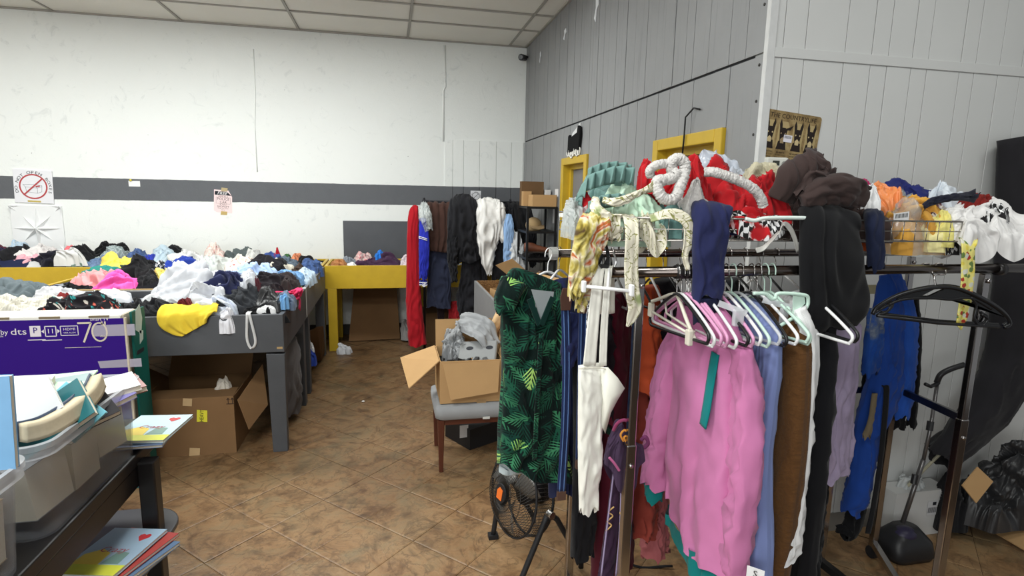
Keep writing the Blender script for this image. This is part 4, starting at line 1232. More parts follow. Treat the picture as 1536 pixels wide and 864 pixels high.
zt = (-1.272, 3.900, 0.393)[2]
hb = carton('cardboard_box', 'large open brown box with yellow HEAVY sticker under the grey table', -1.60, -1.03, 3.90, 4.42, 0.0, zt, card_m, 0.0, (('back', 38, .24), ('left', 60, .24)))
obj('flap', MB().quadplate([(-1.004, 3.905, 0.367), (-0.918, 4.273, 0.500), (-0.844, 4.023, 0.280), (-0.948, 3.920, 0.150)], 0.005), card_m, hb)
obj('flap', MB().quadplate([(-1.60, 3.90, zt), (-1.03, 3.90, zt), (-1.05, 4.12, zt - .012), (-1.58, 4.12, zt - .012)], 0.005), card_m, hb)
hs = obj('heavy_sticker', MB().prism([(-.034, -.038), (.030, -.044), (.034, .036), (-.028, .044)], (-1.227, 3.898, 0.272), BX, BZ, BN, 0.001), solid((222, 214, 60), 0.5, 0.3, 0, 0.02), hb)
m = MB(); put_text(m, 'HEAVY', 0.034, (-1.227, 3.898, 0.272), BX, BZ, BN, 0.0022, 0.8, 0.1, PI / 2 - 0.08)
obj('lettering', m, INK, hs)
for q, (px, sz) in enumerate((((-1.308, 3.898, 0.373), .03), ((-1.287, 3.898, 0.024), .035))):
    obj('tape_patch', MB().prism([(-sz, -sz * .8), (sz * .8, -sz), (sz, sz * .7), (-sz * .8, sz * .9)], px, BX, BZ, BN, 0.001), solid((196, 166, 124), 0.5, 0.35), hb)
m = MB()
ar = Vector((-1.051, 3.898, 0.372))
for dx in (-.012, .014):
    stroke(m, [(dx, -.024), (dx, .012)], .004, ar, BX, BZ, BN); stroke(m, [(dx - .009, .002), (dx, .014), (dx + .009, .002)], .004, ar, BX, BZ, BN)
stroke(m, [(-.024, -.026), (.026, -.026)], .004, ar, BX, BZ, BN)
obj('arrow_mark', m, solid((60, 44, 34), 0.6, 0.2), hb)
lump('paper_wad', 'pale crumpled paper in the HEAVY box', 'paper', None, (200, 192, 180), -1.2, -1.08, .34, .47, 4.05, .12, 77)

# more things under the tables
carton('cardboard_box', 'dark brown closed box deep under the grey table at left', -2.35, -1.75, 4.0, 4.5, 0, .48, card_d, 0.05, (), False)
tag(tubecloth('cloth_bag', [(-0.79, 4.45, .62, .16, .06), (-0.78, 4.45, .45, .17, .07), (-0.78, 4.45, .22, .15, .08), (-0.79, 4.45, .05, .10, .05)], (96, 92, 92), (0.1, 1, 0), 61, 4, (.01, .02), None, None, 26, 40), 'grey cloth bag hanging under the right end of the grey table', 'bag')
pb = thing('paper_bag', 'crumpled brown paper bag under the middle table, by the yellow leg', 'bag', (-0.809, 5.937, 0.000))
obj('bag_body', MB().add([(-0.903, 5.825, 0.010), (-0.716, 5.986, 0.010), (-0.711, 6.317, 0.010), (-0.957, 6.298, 0.010), (-0.807, 5.350, 0.429), (-0.665, 5.350, 0.519), (-0.640, 5.600, 0.466), (-0.796, 5.700, 0.401)], [(0, 3, 2, 1), (4, 5, 6, 7), (0, 1, 5, 4), (1, 2, 6, 5), (2, 3, 7, 6), (3, 0, 4, 7)]), card_d, pb)
lump('blue_pouch', 'small blue pouch on the floor by the paper bag', 'pouch', None, (44, 66, 148), *(-0.754, -0.673, 0.221, 0.320, 5.25, 0.1), 91)
lump('white_packet', 'small white packet in front of the paper bag', 'packet', None, (206, 206, 206), *(-0.810, -0.694, 0.296, 0.409, 5.3, 0.1), 92)
lump('sock', 'white sock on the floor beside the yellow table leg', 'sock', None, (196, 198, 202), *(-0.594, -0.419, 0.029, 0.110, 6.22, 0.12), 93)
tag(obj('cardboard_sheet', MB().quadplate([(-0.495, 6.770, 0.005), (0.100, 6.819, 0.005), (0.06, 7.0, 0.74), (-0.42, 7.0, 0.74)], 0.012), card_m), 'tall brown cardboard sheet leaning under the yellow table', 'cardboard')
carton('cardboard_box', 'dim brown box at the right under the yellow table', 0.32, 0.78, 6.6, 7.0, 0, .36, card_d, 0.1, (), False)
lump('plastic_bag', 'silver plastic bag on the floor behind the red robe', 'bag', None, (130, 128, 126), *(0.101, 0.274, 0.070, 0.260, 6.65, 0.25), 94, 'satin')

# ---- TV box
tv = thing('tv_box', 'purple and teal flat television carton standing in front of the grey bin', 'box', (-2.2, 3.6, 0))
tx0, tx1, ty0, ty1, tz = -3.20, -1.445, 3.50, 3.70, 1.035
purple = solid((44, 12, 112), 0.6, 0.12, 0, 0.06, 5, name='purple_print'); teal = solid((20, 88, 80), 0.55, 0.15, 0, 0.06, 5, name='teal_print')
cw = solid((214, 212, 204), 0.6, 0.3, 0, 0.06, 9)
m = MB().box(tx0, tx1 - .04, ty0 + .003, ty1, 0, tz)
obj('carton', m, cw, tv)
obj('front_print', MB().box(tx0, tx1 - .02, ty0, ty0 + .0035, 0, tz - .012), purple, tv)
obj('teal_print', MB().prism([(0, 0), (1.73, 0), (1.73, .06), (1.17, .71), (.92, .745), (0, .93)], (tx0, ty0, 0), BX, BZ, BN, .0012), teal, tv)
obj('top_panel', MB().box(tx0, tx1 - .045, ty0 + .004, ty1 - .004, tz, tz + .004), solid((226, 225, 218), 0.6, 0.3, 0, 0.05, 9), tv)
for k in range(7):
    obj('slot', MB().box(tx0 + .12 + .24 * k, tx0 + .22 + .24 * k, ty0 - .0005, ty0 + .012, tz - .006, tz + .0045), solid((116, 104, 84), 0.8, 0.1), tv)
m = MB().box(tx1 - .022, tx1 - .012, ty0 - .004, ty0 + .012, 0, tz - .01).box(tx1 - .04, tx1 - .03, ty0 + .02, ty1 - .01, 0, tz + .003)
obj('torn_edge', m, solid((186, 176, 158), 0.8, 0.1, 0, 0.2, 40), tv)
ecp = None
ev = MB().box(tx1 - .012, tx1, ty0 + .05, ty1 + .02, 0, tz + .012)
ecp = obj('end_cap', ev, teal, tv)
obj('hand_hole', MB().prism([(-.045, -.012), (.045, -.012), (.05, 0), (.045, .012), (-.045, .012), (-.05, 0)], (tx1, ty0 + .12, .80), (0, 1, 0), (0, .2, 1), (1, 0, 0), .001), INK, ecp)
obj('white_scuff', MB().prism([(-.05, -.05), (.02, -.09), (.05, .0), (.03, .09), (-.03, .06)], (tx1, ty0 + .13, .985), (0, 1, 0), (0, 0, 1), (1, 0, 0), .0008).prism([(-.03, -.04), (.02, -.02), (.03, .03), (-.02, .04)], (tx1, ty0 + .15, .88), (0, 1, 0), (0, 0, 1), (1, 0, 0), .0008), solid((176, 190, 184), 0.6, 0.2), ecp)
pale = solid((206, 200, 206), 0.5, 0.3, 0, 0.03)
for tx_, sz_, p_, lf_, sq_ in (('dts', .050, (-1.981, 3.499, 0.960), .001, 1.3), ('Dolby', .038, (-2.077, 3.499, 0.959), .001, 1.0), ('VISION', .014, (-2.076, 3.499, 0.937), .001, 1.0), ('11', .038, (-1.829, 3.499, 0.959), .0022, 1.0), ('smart TV', .022, (-1.587, 3.499, 1.020), .001, 1.1)):
    m = MB(); put_text(m, tx_, sz_, p_, BX, BZ, BN, lf_, sq_); obj('lettering', m, pale, tv)
m = MB()
def rect_o(mb, c, w, h, lw):
    stroke(mb, [(-w, -h), (w, -h), (w, h), (-w, h), (-w, -h)], lw, c, BX, BZ, BN, .001)
c1 = Vector((-1.902, 3.499, 0.961)); c2 = Vector((-1.829, 3.499, 0.959)); c3 = Vector((-1.739, 3.499, 0.960))
m.prism([(-.026, -.030), (.026, -.030), (.026, .030), (-.026, .030)], c1, BX, BZ, BN, .0008)
rect_o(m, c2, .026, .028, .005); rect_o(m, c3, .042, .026, .004)
for sx in (-1, 1):
    m.prism([(.045 * sx, 0), (.032 * sx, .011), (.032 * sx, -.011)][::sx], c2, BX, BZ, BN, .001)
stroke(m, [(-.04, -.048), (.045, -.048)], .004, c1, BX, BZ, BN); stroke(m, [(-.045, -.05), (.05, -.05)], .004, c2, BX, BZ, BN)
put_text(m, 'HDMI', .020, c3 + Vector((0, 0, .008)), BX, BZ, BN, .001, 1.2); put_text(m, 'VRR ALLM', .012, c3 - Vector((0, 0, .012)), BX, BZ, BN, .001, 1.1)
obj('icon', m, pale, tv)
m = MB(); put_text(m, 'P', .046, c1 + Vector((0, 0, .004)), BX, BZ, BN, .002, 1.0)
obj('icon_letter', m, purple, tv)
m = MB()
c7 = Vector((-1.652, 3.499, 0.949)); c0 = Vector((-1.610, 3.499, 0.948))
stroke(m, [(-.045, .052), (.022, .052), (-.022, -.058)], .010, c7, BX, BZ, BN)
V = [(.036 * math.cos(a), .052 * math.sin(a)) for a in np.linspace(0, 2 * PI, 25)]
stroke(m, V, .009, c0 + Vector((.018, 0, 0)), BX, BZ, BN)
put_text(m, '"', .09, (-1.569, 3.499, 0.970), BX, BZ, BN, .001, 1.0)
put_text(m, 'class', .018, (-1.576, 3.499, 0.924), BX, BZ, BN, .001, 1.0)
stroke(m, [(-.16, -.085), (.02, -.085)], .0025, c0, BX, BZ, BN)
obj('size_number', m, solid((196, 186, 170), 0.5, 0.3, 0, 0.03), tv)
for P_, p in (([(-.10, -.030), (.115, -.030), (.115, .036), (-.09, .034)], (-1.530, 3.499, 0.953)), ([(-.10, -.02), (.11, -.02), (.11, .03), (-.11, .02)], (-1.506, 3.499, 0.759))):
    obj('clear_tape', MB().prism(P_, p, BX, BZ, BN, .0006), glassy('tape', (190, 184, 200), 0.45, 0.25), tv)

# ================================================================== BENCH WITH BOOK TUBS
black_wood = solid((27, 25, 26), 0.38, 0.4, 0, 0.12, 8, name='black_wood')
bn = thing('bench', 'black wooden bench with rounded end carrying two book tubs', 'bench', (-1.2, 1.8, 0))
def rounded_slab(x0, x1, y0, y1, z0, z1, r):
    poly = [(x0, y0), (x1, y0)]
    for k in range(9):
        a = k / 8 * PI / 2; poly.append((x1 - r + r * math.cos(a), y1 - r + r * math.sin(a)))
    for k in range(9):
        a = PI / 2 + k / 8 * PI / 2; poly.append((x0 + r + r * math.cos(a), y1 - r + r * math.sin(a)))
    return MB().prism(poly, (0, 0, z0), (1, 0, 0), (0, 1, 0), (0, 0, 1), z1 - z0)
obj('bench_top', rounded_slab(-1.62, -0.952, 0.3, 2.66, .700, .748, .12), black_wood, bn, bevel=.006)
obj('apron', MB().box(-0.985, -0.955, 0.4, 2.40, .62, .699).box(-1.58, -1.54, 0.4, 2.36, .62, .699), black_wood, bn)
obj('shelf', rounded_slab(-1.58, -0.868, 0.35, 2.515, .378, .400, .15), solid((66, 66, 70), 0.35, 0.4, 0, 0.1), bn, bevel=.005)
for (x, y) in ((-0.925, 2.30), (-1.56, 2.30), (-0.925, 0.45), (-1.56, 0.45)):
    obj('leg', MB().box(x - .03, x + .03, y - .03, y + .03, 0, .63 if y < 1 else .715), black_wood, bn, bevel=.006)

def rrect(cx, cy, hx, hy, r, z, n=9):
    P = []
    for qx, qy, a0 in ((1, 1, 0), (-1, 1, 90), (-1, -1, 180), (1, -1, 270)):
        for k in range(n):
            a = math.radians(a0 + 90 * k / (n - 1)); P.append((cx + qx * (hx - r) + r * math.cos(a), cy + qy * (hy - r) + r * math.sin(a), z))
    return P
tubm = glassy('tub_plastic', (158, 160, 164), 0.27, 0.35); rimm = glassy('tub_rim', (214, 216, 220), 0.42, 0.35)
def tub(label, x0, x1, y0, y1, z0, z1):
    cx, cy, hx, hy = (x0 + x1) / 2, (y0 + y1) / 2, (x1 - x0) / 2, (y1 - y0) / 2
    e = thing('storage_tub', label, 'tub', (cx, cy, z0), 'book tubs on the bench')
    rings = [rrect(cx, cy, hx - .040, hy - .040, .06, z0 + .012), rrect(cx, cy, hx - .034, hy - .034, .06, z0), rrect(cx, cy, hx - .020, hy - .020, .06, z1 - .05), rrect(cx, cy, hx - .016, hy - .016, .06, z1 - .006),
             rrect(cx, cy, hx - .020, hy - .020, .058, z1 - .006), rrect(cx, cy, hx - .024, hy - .024, .056, z1 - .05), rrect(cx, cy, hx - .038, hy - .038, .055, z0 + .005)]
    obj('tub_wall', MB().loft(rings[1:], True, True), tubm, e, True)
    rim = [rrect(cx, cy, hx - .018, hy - .018, .06, z1 - .045), rrect(cx, cy, hx - .004, hy - .004, .065, z1 - .043), rrect(cx, cy, hx - .006, hy - .006, .065, z1 - .022),
           rrect(cx, cy, hx, hy, .068, z1 - .018), rrect(cx, cy, hx, hy, .068, z1 - .002), rrect(cx, cy, hx - .010, hy - .010, .062, z1), rrect(cx, cy, hx - .016, hy - .016, .06, z1 - .008)]
    obj('rim', MB().loft(rim, False, False), rimm, e, False)
    return e
tub('clear plastic tub heaped with books, at the far end of the bench', -1.41, -0.93, 1.69, 2.355, .75, 1.045)
tub('clear plastic tub cut by the left picture edge, nearest the camera', -1.42, -0.935, 0.98, 1.665, .75, 1.045)

def book(label, c, w, h, t, eul, rgb, prints=None, grp='books in the tubs', pages=(226, 218, 200)):
    R = Euler(eul).to_matrix()
    e = thing('book', label, 'book', c, grp)
    c = Vector(c)
    cm = solid(rgb, 0.35, 0.4, 0, 0.10, 12)
    b = 0.0018
    m = MB().obox(c + R @ Vector((0, 0, t / 2 - b / 2)), (w / 2, h / 2, b / 2), R).obox(c + R @ Vector((0, 0, -t / 2 + b / 2)), (w / 2, h / 2, b / 2), R).obox(c + R @ Vector((-w / 2 + b / 2, 0, 0)), (b / 2, h / 2, t / 2 - b), R)
    cvr = obj('cover', m, cm, e)
    obj('page_block', MB().obox(c + R @ Vector((b / 2, 0, 0)), (w / 2 - b * 1.5, h / 2 - .002, t / 2 - b), R), solid(pages, 0.9, 0.1, 0, 0.08, 120), e)
    if prints:
        o = c + R @ Vector((0, 0, t / 2)); ux = R @ Vector((1, 0, 0)); uy = R @ Vector((0, 1, 0)); n = R @ Vector((0, 0, 1))
        for k, (poly, col) in enumerate(prints):
            if isinstance(poly, str):
                m = MB(); put_text(m, poly, h * .16, o, ux, uy, n, .0012, 1, .2); obj('cover_title', m, solid(col, .5, .3), cvr)
            else:
                obj('cover_print', MB().prism([(x * w, y * h) for x, y in poly], o, ux, uy, n, .0005 + .0002 * k), solid(col, .4, .4, 0, .08, 20), cvr)
    return e
heart = [(0, -.06), (.05, 0), (.05, .03), (.025, .045), (0, .03), (-.025, .045), (-.05, .03), (-.05, 0)]
def hp(dx, dy, s=1.0): return [(dx + x * s, dy + y * s * .8) for x, y in heart]
KID = lambda: [([(-.5, -.5), (.5, -.5), (.5, -.30), (-.5, -.30)], (214, 216, 70)), ([(-.45, -.30), (.02, -.30), (.0, -.06), (-.2, .02), (-.42, -.10)], (236, 208, 80)), ([(.05, -.28), (.35, -.28), (.33, -.05), (.12, -.02)], (120, 150, 140)), (hp(.25, .30, 2.0), (190, 52, 56)), ('Crazy', (176, 70, 80))]
# books on the bench end
kb = (-0.938, 2.421, 0.775)
book('pale blue picture book with red heart and yellow field, on the bench end', (kb[0] - .02, kb[1] + .02, .783), .21, .26, .012, (0, 0, -.10), (186, 214, 226), KID(), 'books on the bench end')
book('thin blue picture book under the pale blue one', (kb[0] - .035, kb[1] - .005, .768), .20, .25, .012, (0, 0, .03), (120, 140, 176), None, 'books on the bench end')
# lower shelf
sb = (-0.980, 2.104, 0.450)
book('pale blue picture book with a heart, on the lower shelf stack', (sb[0], sb[1], .462), .21, .27, .012, (0, -.04, -.28), (160, 184, 204), KID(), 'books on the lower shelf')
book('red and white picture book, second in the lower shelf stack', (sb[0] + .03, sb[1] + .01, .446), .21, .27, .012, (0, -.03, -.40), (170, 70, 66), None, 'books on the lower shelf')
book('slate blue picture book, third in the lower shelf stack', (sb[0] + .04, sb[1] - .015, .431), .21, .27, .013, (0, -.02, -.46), (96, 120, 150), None, 'books on the lower shelf')
book('light blue picture book at the bottom of the lower shelf stack', (sb[0] + .01, sb[1] - .04, .412), .22, .28, .016, (0, 0, -.36), (126, 158, 196), None, 'books on the lower shelf')
# tub contents: x, y, z, w, h, t, euler, cover
BK = [
 ('tall blue hardback standing at the left picture edge', ((-1.009, 1.600, 1.193)), .16, .24, .018, (1.52, 0.02, .05), (112, 158, 196)),
 ('white covered paperback leaning over a teal book in the far tub', ((-1.036, 1.900, 1.098)), .22, .15, .010, (.62, -.62, .3), (186, 188, 190)),
 ('teal paperback under the white covered one', ((-1.018, 1.930, 1.070)), .22, .16, .020, (.62, -.60, .32), (34, 98, 104)),
 ('turquoise magazine curled behind the cream paperback', ((-0.955, 2.000, 1.067)), .12, .16, .012, (.9, -.7, .6), (120, 190, 206)),
 ('black paperback with white edge near the tub corner', ((-0.928, 2.080, 1.055)), .10, .15, .020, (.5, -.25, .7), (34, 32, 36)),
 ('long white hardback lying along the back of the far tub', ((-0.999, 2.200, 1.058)), .30, .14, .020, (.12, -.12, .55), (200, 198, 194)),
 ('brick red hardback beside the long white one', ((-0.966, 2.240, 1.040)), .24, .13, .022, (.14, -.16, .62), (128, 58, 44)),
 ('lavender paperback in the right corner of the far tub', ((-0.942, 2.180, 1.039)), .16, .12, .020, (.2, -.2, .9), (140, 134, 190)),
 ('pale green magazine on top at the back of the far tub', ((-1.166, 2.280, 1.069)), .26, .20, .006, (.10, -.05, .1), (194, 222, 192)),
 ('stack of white papers at the left of the far tub', ((-1.213, 2.150, 1.078)), .20, .26, .030, (.15, .05, .2), (196, 196, 194)),
 ('grey blue picture book at the back right of the far tub', ((-1.114, 2.240, 1.058)), .18, .20, .010, (.2, -.1, .2), (140, 160, 160)),
]
for lb, c, w, h, t, eu, col in BK:
    c = (c[0] - (.05 if 'far tub' in lb or 'tub side' in lb or 'cream paperback' in lb or 'long white' in lb or 'corner' in lb else 0), c[1] - .02, c[2] - .03)
    book(lb, c, w, h, t, eu, col)
e = thing('book', 'thick cream paperback bent along the inside of the far tub', 'book', (-0.964, 1.840, 1.064), 'books in the tubs')
ctrl_ = [at_ + (.026,) for at_ in ((-1.005, 1.740, 1.069), (-0.973, 1.790, 1.065), (-0.951, 1.880, 1.073), (-0.951, 2.000, 1.085), (-0.970, 2.090, 1.100))]
ribbon('page_block', ctrl_, (206, 192, 164), (-.15, -.1, 1), 77, 1, .001, None, e, 40, 6, .034, mat=solid((206, 192, 164), .9, .1, 0, .1, 90))
ctrl_ = [(x_ - .020, y_ + .006, z_ + .002, .028) for x_, y_, z_, w_ in ctrl_]
ribbon('cover', ctrl_, (150, 196, 206), (-.15, -.1, 1), 77, 1, .001, None, e, 40, 6, .004, mat=solid((60, 72, 90), .4, .3, 0, .2, 20))
rb = random.Random(8)
for k, (x, y) in enumerate(((-1.27, 1.84), (-1.085, 1.85), (-1.26, 2.03), (-1.085, 2.04), (-1.25, 2.21), (-1.08, 2.22))):
    book('book with %s cover low in the far tub, seen through the plastic' % ('tan', 'grey', 'cream', 'brown', 'dark', 'beige')[k], (x, y, .855 + .012 * (k % 3)), .165, .16, .16, (rb.uniform(-.1, .1), rb.uniform(-.1, .1), rb.uniform(-.3, .3)), ((170, 146, 118), (126, 128, 132), (196, 186, 166), (104, 80, 64), (54, 54, 60), (176, 164, 146))[k])
for k, (x, y, z) in enumerate(((-1.085, 1.52, .865), (-1.085, 1.28, .865), (-1.28, 1.5, .865), (-1.28, 1.25, .865), (-1.08, 1.42, .975))):
    book('%s book in the near tub, seen through the plastic' % ('sand coloured', 'grey', 'olive', 'cream', 'pale blue topmost')[k], (x, y, z), .17, .19, .17 if z < .9 else .02, (rb.uniform(-.06, .06), rb.uniform(-.06, .06), rb.uniform(-.2, .2)), ((172, 150, 120), (140, 142, 140), (120, 122, 92), (200, 190, 170), (160, 196, 212))[k])

# ================================================================== CHAIR, ITS BOX AND THE BLACK BOX
wal = solid((84, 44, 30), 0.4, 0.4, 0, 0.15, 14, name='walnut')
seatm = fab((150, 152, 154))
ch = thing('dining_chair', 'grey padded dining chair with walnut legs holding a cardboard box', 'chair', (.48, 3.6, 0))
cx0, cx1, cy0, cy1 = .262, .72, 3.37, 3.83
rings = [rrect((cx0 + cx1) / 2, (cy0 + cy1) / 2, (cx1 - cx0) / 2 - d, (cy1 - cy0) / 2 - d, .05, z) for d, z in ((.012, .350), (0, .358), (-.004, .40), (.0, .432), (.03, .446))]
obj('seat', MB().loft(rings), seatm, ch, True)
for x, y in ((cx0 + .035, cy0 + .035), (cx1 - .035, cy0 + .035), (cx0 + .035, cy1 - .035), (cx1 - .035, cy1 - .035)):
    q = [rrect(x, y, s, s, s * .3, z, 4) for s, z in ((.013, 0), (.022, .35))]
    obj('leg', MB().loft(q), wal, ch)
obj('apron', MB().box(cx0 + .03, cx1 - .03, cy0 + .02, cy0 + .04, .315, .350).box(cx0 + .03, cx1 - .03, cy1 - .04, cy1 - .02, .315, .350).box(cx0 + .02, cx0 + .04, cy0 + .04, cy1 - .04, .315, .350), wal, ch)
q = [rrect(cx1 + .015 + .03 * k / 3, (cy0 + cy1) / 2, .018, .21, .015, .36 + .16 * k) for k in range(4)]
obj('backrest', MB().loft(q), seatm, ch, True)
obj('seat_label', MB().box(.555, .60, 3.358, 3.366, .352, .366), solid((206, 206, 200), .6, .2), ch)

cb = carton('cardboard_box', 'open light brown carton on the grey chair, full of cables', .29, .685, 3.40, 3.78, .452, .725, card_l, 0.0, (('back', 8, .18), ('right', 20, .18)))
obj('flap', MB().quadplate([(.288, 3.405, .727), (.288, 3.775, .727), (0.058, 3.720, 0.666), (0.103, 3.420, 0.555)], .005), card_l, cb)
obj('flap', MB().quadplate([(0.306, 3.392, 0.713), (0.665, 3.392, 0.719), (0.648, 3.350, 0.529), (0.351, 3.345, 0.495)], .005), card_l, cb)
obj('tape_patch', MB().prism([(-.03, -.025), (.03, -.025), (.03, .03), (-.03, .03)], (0.551, 3.399, 0.437), BX, BZ, BN, .001), solid((166, 136, 98), .35, .4), cb)
lump('sweatshirt', 'heather grey sweatshirt draped over the carton on the chair', 'clothing', None, (150, 152, 154), .315, .52, .64, .905, 3.52, .30, 501, None, 20, .11, 60)
tag(ribbon('grey_sleeve', [(.44, 3.72, .90, .08), (.52, 3.68, .90, .09), (.60, 3.60, .86, .09), (.645, 3.55, .77, .07)], (152, 154, 156), (.35, .6, .5), 502, 3, .018, None, None, 40, 26, .004), 'heather grey sleeve of the sweatshirt lying to its right', 'clothing')
lb_ = thing('router', 'flat light grey device with two round dark holes in the carton', 'device', (.54, 3.52, .74))
R_ = Euler((.62, -.10, -.35)).to_matrix(); c_ = Vector((.545, 3.52, .748))
cs_ = obj('casing', MB().obox(c_, (.125, .085, .011), R_), solid((122, 124, 124), .4, .3), lb_, bevel=.012)
for dx in (-.055, .075):
    o_ = c_ + R_ @ Vector((dx, .02, .0115)); ux_ = R_ @ Vector((1, 0, 0)); uy_ = R_ @ Vector((0, 1, 0)); n_ = R_ @ Vector((0, 0, 1))
    obj('round_hole', MB().prism([(.024 * math.cos(a), .015 * math.sin(a)) for a in np.linspace(0, 2 * PI, 20)[:-1]], o_, ux_, uy_, n_, .001), INK, cs_)
m = MB(); r_ = random.Random(2)
for k in range(26):
    x, y, z = r_.uniform(.32, .66), r_.uniform(3.42, 3.62), r_.uniform(.66, .715)
    pts = [(x + r_.uniform(-.06, .06), y + r_.uniform(-.04, .04), z + r_.uniform(-.02, .025)) for q in range(5)]
    pts = [(min(max(a, .302), .674), max(b, 3.412), c) for a, b, c in pts]
    m.tube([tuple(p) for p in _cr(pts, 24)], .006, 6)
tag(obj('cable_tangle', m, solid((26, 26, 28), .45, .4), None, True, kind='stuff'), 'tangle of black cables filling the carton on the chair', 'cables')
for k in range(6):
    x, y = .36 + .055 * k, 3.43 + .02 * (k % 2)
    R2 = Euler((r_.uniform(-.5, .5), r_.uniform(-.5, .5), r_.uniform(0, 3))).to_matrix()
    pl_ = thing('plug', 'black plug with %s on the cables, %s from the left' % (('brass pins', 'dull pins')[k % 2], ('first', 'second', 'third', 'fourth', 'fifth', 'sixth')[k]), 'plug', (x, y, .70), 'plugs on the cable tangle')
    pbd = obj('plug_body', MB().obox((x, y, .715), (.02, .014, .012), R2), solid((34, 34, 36), .4, .4), pl_, bevel=.003)
    m = MB()
    for s in (-.006, .006):
        m.obox(Vector((x, y, .715)) + R2 @ Vector((.028, s, 0)), (.009, .001, .003), R2)
    obj('pin', m, solid((206, 172, 96), .3, .5, .8), pbd)
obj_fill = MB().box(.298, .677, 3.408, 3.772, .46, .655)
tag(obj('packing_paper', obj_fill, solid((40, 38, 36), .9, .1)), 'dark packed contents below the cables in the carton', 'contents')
tag(tubecloth('tan_cloth', [(0.739, 3.750, 0.956) + (.03, .03), (0.710, 3.740, 0.893) + (.035, .03), (0.672, 3.730, 0.812) + (.03, .025)], (206, 172, 130), (1, .3, 0), 505, 4, (.004, .008), None, None, 20, 30), 'rolled tan cloth sticking up at the back of the carton', 'clothing')
bb = carton('black_box', 'small black carton with white label on the floor behind the chair', .43, .70, 3.72, 4.02, 0, .15, solid((34, 34, 36), .5, .3), .5, (), False)
obj('label_sticker', MB().prism([(-.03, -.05), (.03, -.05), (.03, .04), (-.03, .04)], (0.481, 3.700, 0.135), (1, .15, 0), BZ, (0, -1, 0), .001), solid((206, 206, 206), .5, .3), bb)

# ---- grey bin with chipboard inside, behind the carton
osb = NT('chipboard'); _p3 = osb.pos()
vo_ = osb.n('ShaderNodeTexVoronoi'); _mp = osb.n('ShaderNodeMapping'); osb.l(_p3, _mp.inputs[0]); _mp.inputs['Scale'].default_value = (30, 30, 70); osb.l(_mp.outputs[0], vo_.inputs['Vector'])
_sp = osb.n('ShaderNodeSeparateColor'); osb.l(vo_.outputs['Color'], _sp.inputs[0])
osb_m = osb.base(osb.ramp(_sp.outputs[0], (0.1, lin((86, 60, 36))), (0.5, lin((134, 96, 58))), (0.9, lin((164, 124, 80)))), .8, .2)
gb = thing('bin_table', 'grey bin with chipboard inside behind the carton on the chair', 'table', (1.2, 4.6, 0))
obj('side_board', MB().box(.765, .785, 4.05, 5.22, .56, .95), solid((128, 129, 130), .5, .35, 0, .12, 9, .1), gb)
obj('inner_board', MB().box(.786, .792, 4.07, 5.20, .58, .948), osb_m, gb)
obj('back_board', MB().box(.786, 1.60, 5.20, 5.22, .56, .95), osb_m, gb)
obj('front_board', MB().box(.786, 1.60, 4.05, 4.07, .56, .95), grey_worn, gb)
obj('side_board', MB().box(1.58, 1.60, 4.07, 5.20, .56, .95), grey_worn, gb)
obj('bottom_panel', MB().box(.786, 1.58, 4.07, 5.20, .56, .58), osb_m, gb)
for x, y in ((.81, 4.1), (1.55, 4.1), (.81, 5.16), (1.55, 5.16)):
    obj('leg', MB().box(x - .03, x + .03, y - .03, y + .03, 0, .56), grey_worn, gb)
bx2 = carton('cardboard_box', 'light brown carton with raised flap in the chipboard bin', .90, 1.30, 4.55, 4.95, .582, .93, card_l, .25, (('right', 30, .14),))
obj('flap', MB().quadplate([(1.031, 4.700, 1.031), (1.165, 4.750, 1.092), (1.014, 4.720, 1.213), (0.860, 4.660, 1.164)], .005), card_l, bx2)
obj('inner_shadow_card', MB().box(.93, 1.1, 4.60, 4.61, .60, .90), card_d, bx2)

# ================================================================== DRAPED CLOTHES BEFORE THE BACK WALL
RX = 'clothes draped on the far rack'
steel = solid((46, 46, 50), 0.4, 0.5, 0.6, 0.05)
fr = thing('clothes_rail', 'far metal clothes rail hidden under draped clothes by the back wall', 'rack', (.8, 6.2, 0))
obj('rail', MB().tube([(.34, 6.2, 1.665), (1.40, 6.2, 1.665)], .014, 10), steel, fr, True)
for x in (.36, 1.30):
    obj('post', MB().tube([(x, 6.2, .03), (x, 6.2, 1.70)], .013, 10), steel, fr, True)
    obj('foot', MB().tube([(x, 6.0, .02), (x, 6.34, .02)], .015, 10), steel, fr, True)

def at(p, *w): return tuple(p) + tuple(w)
def cloth(o, label, grp=None, cat='clothing'): return tag(o, label, cat, grp)

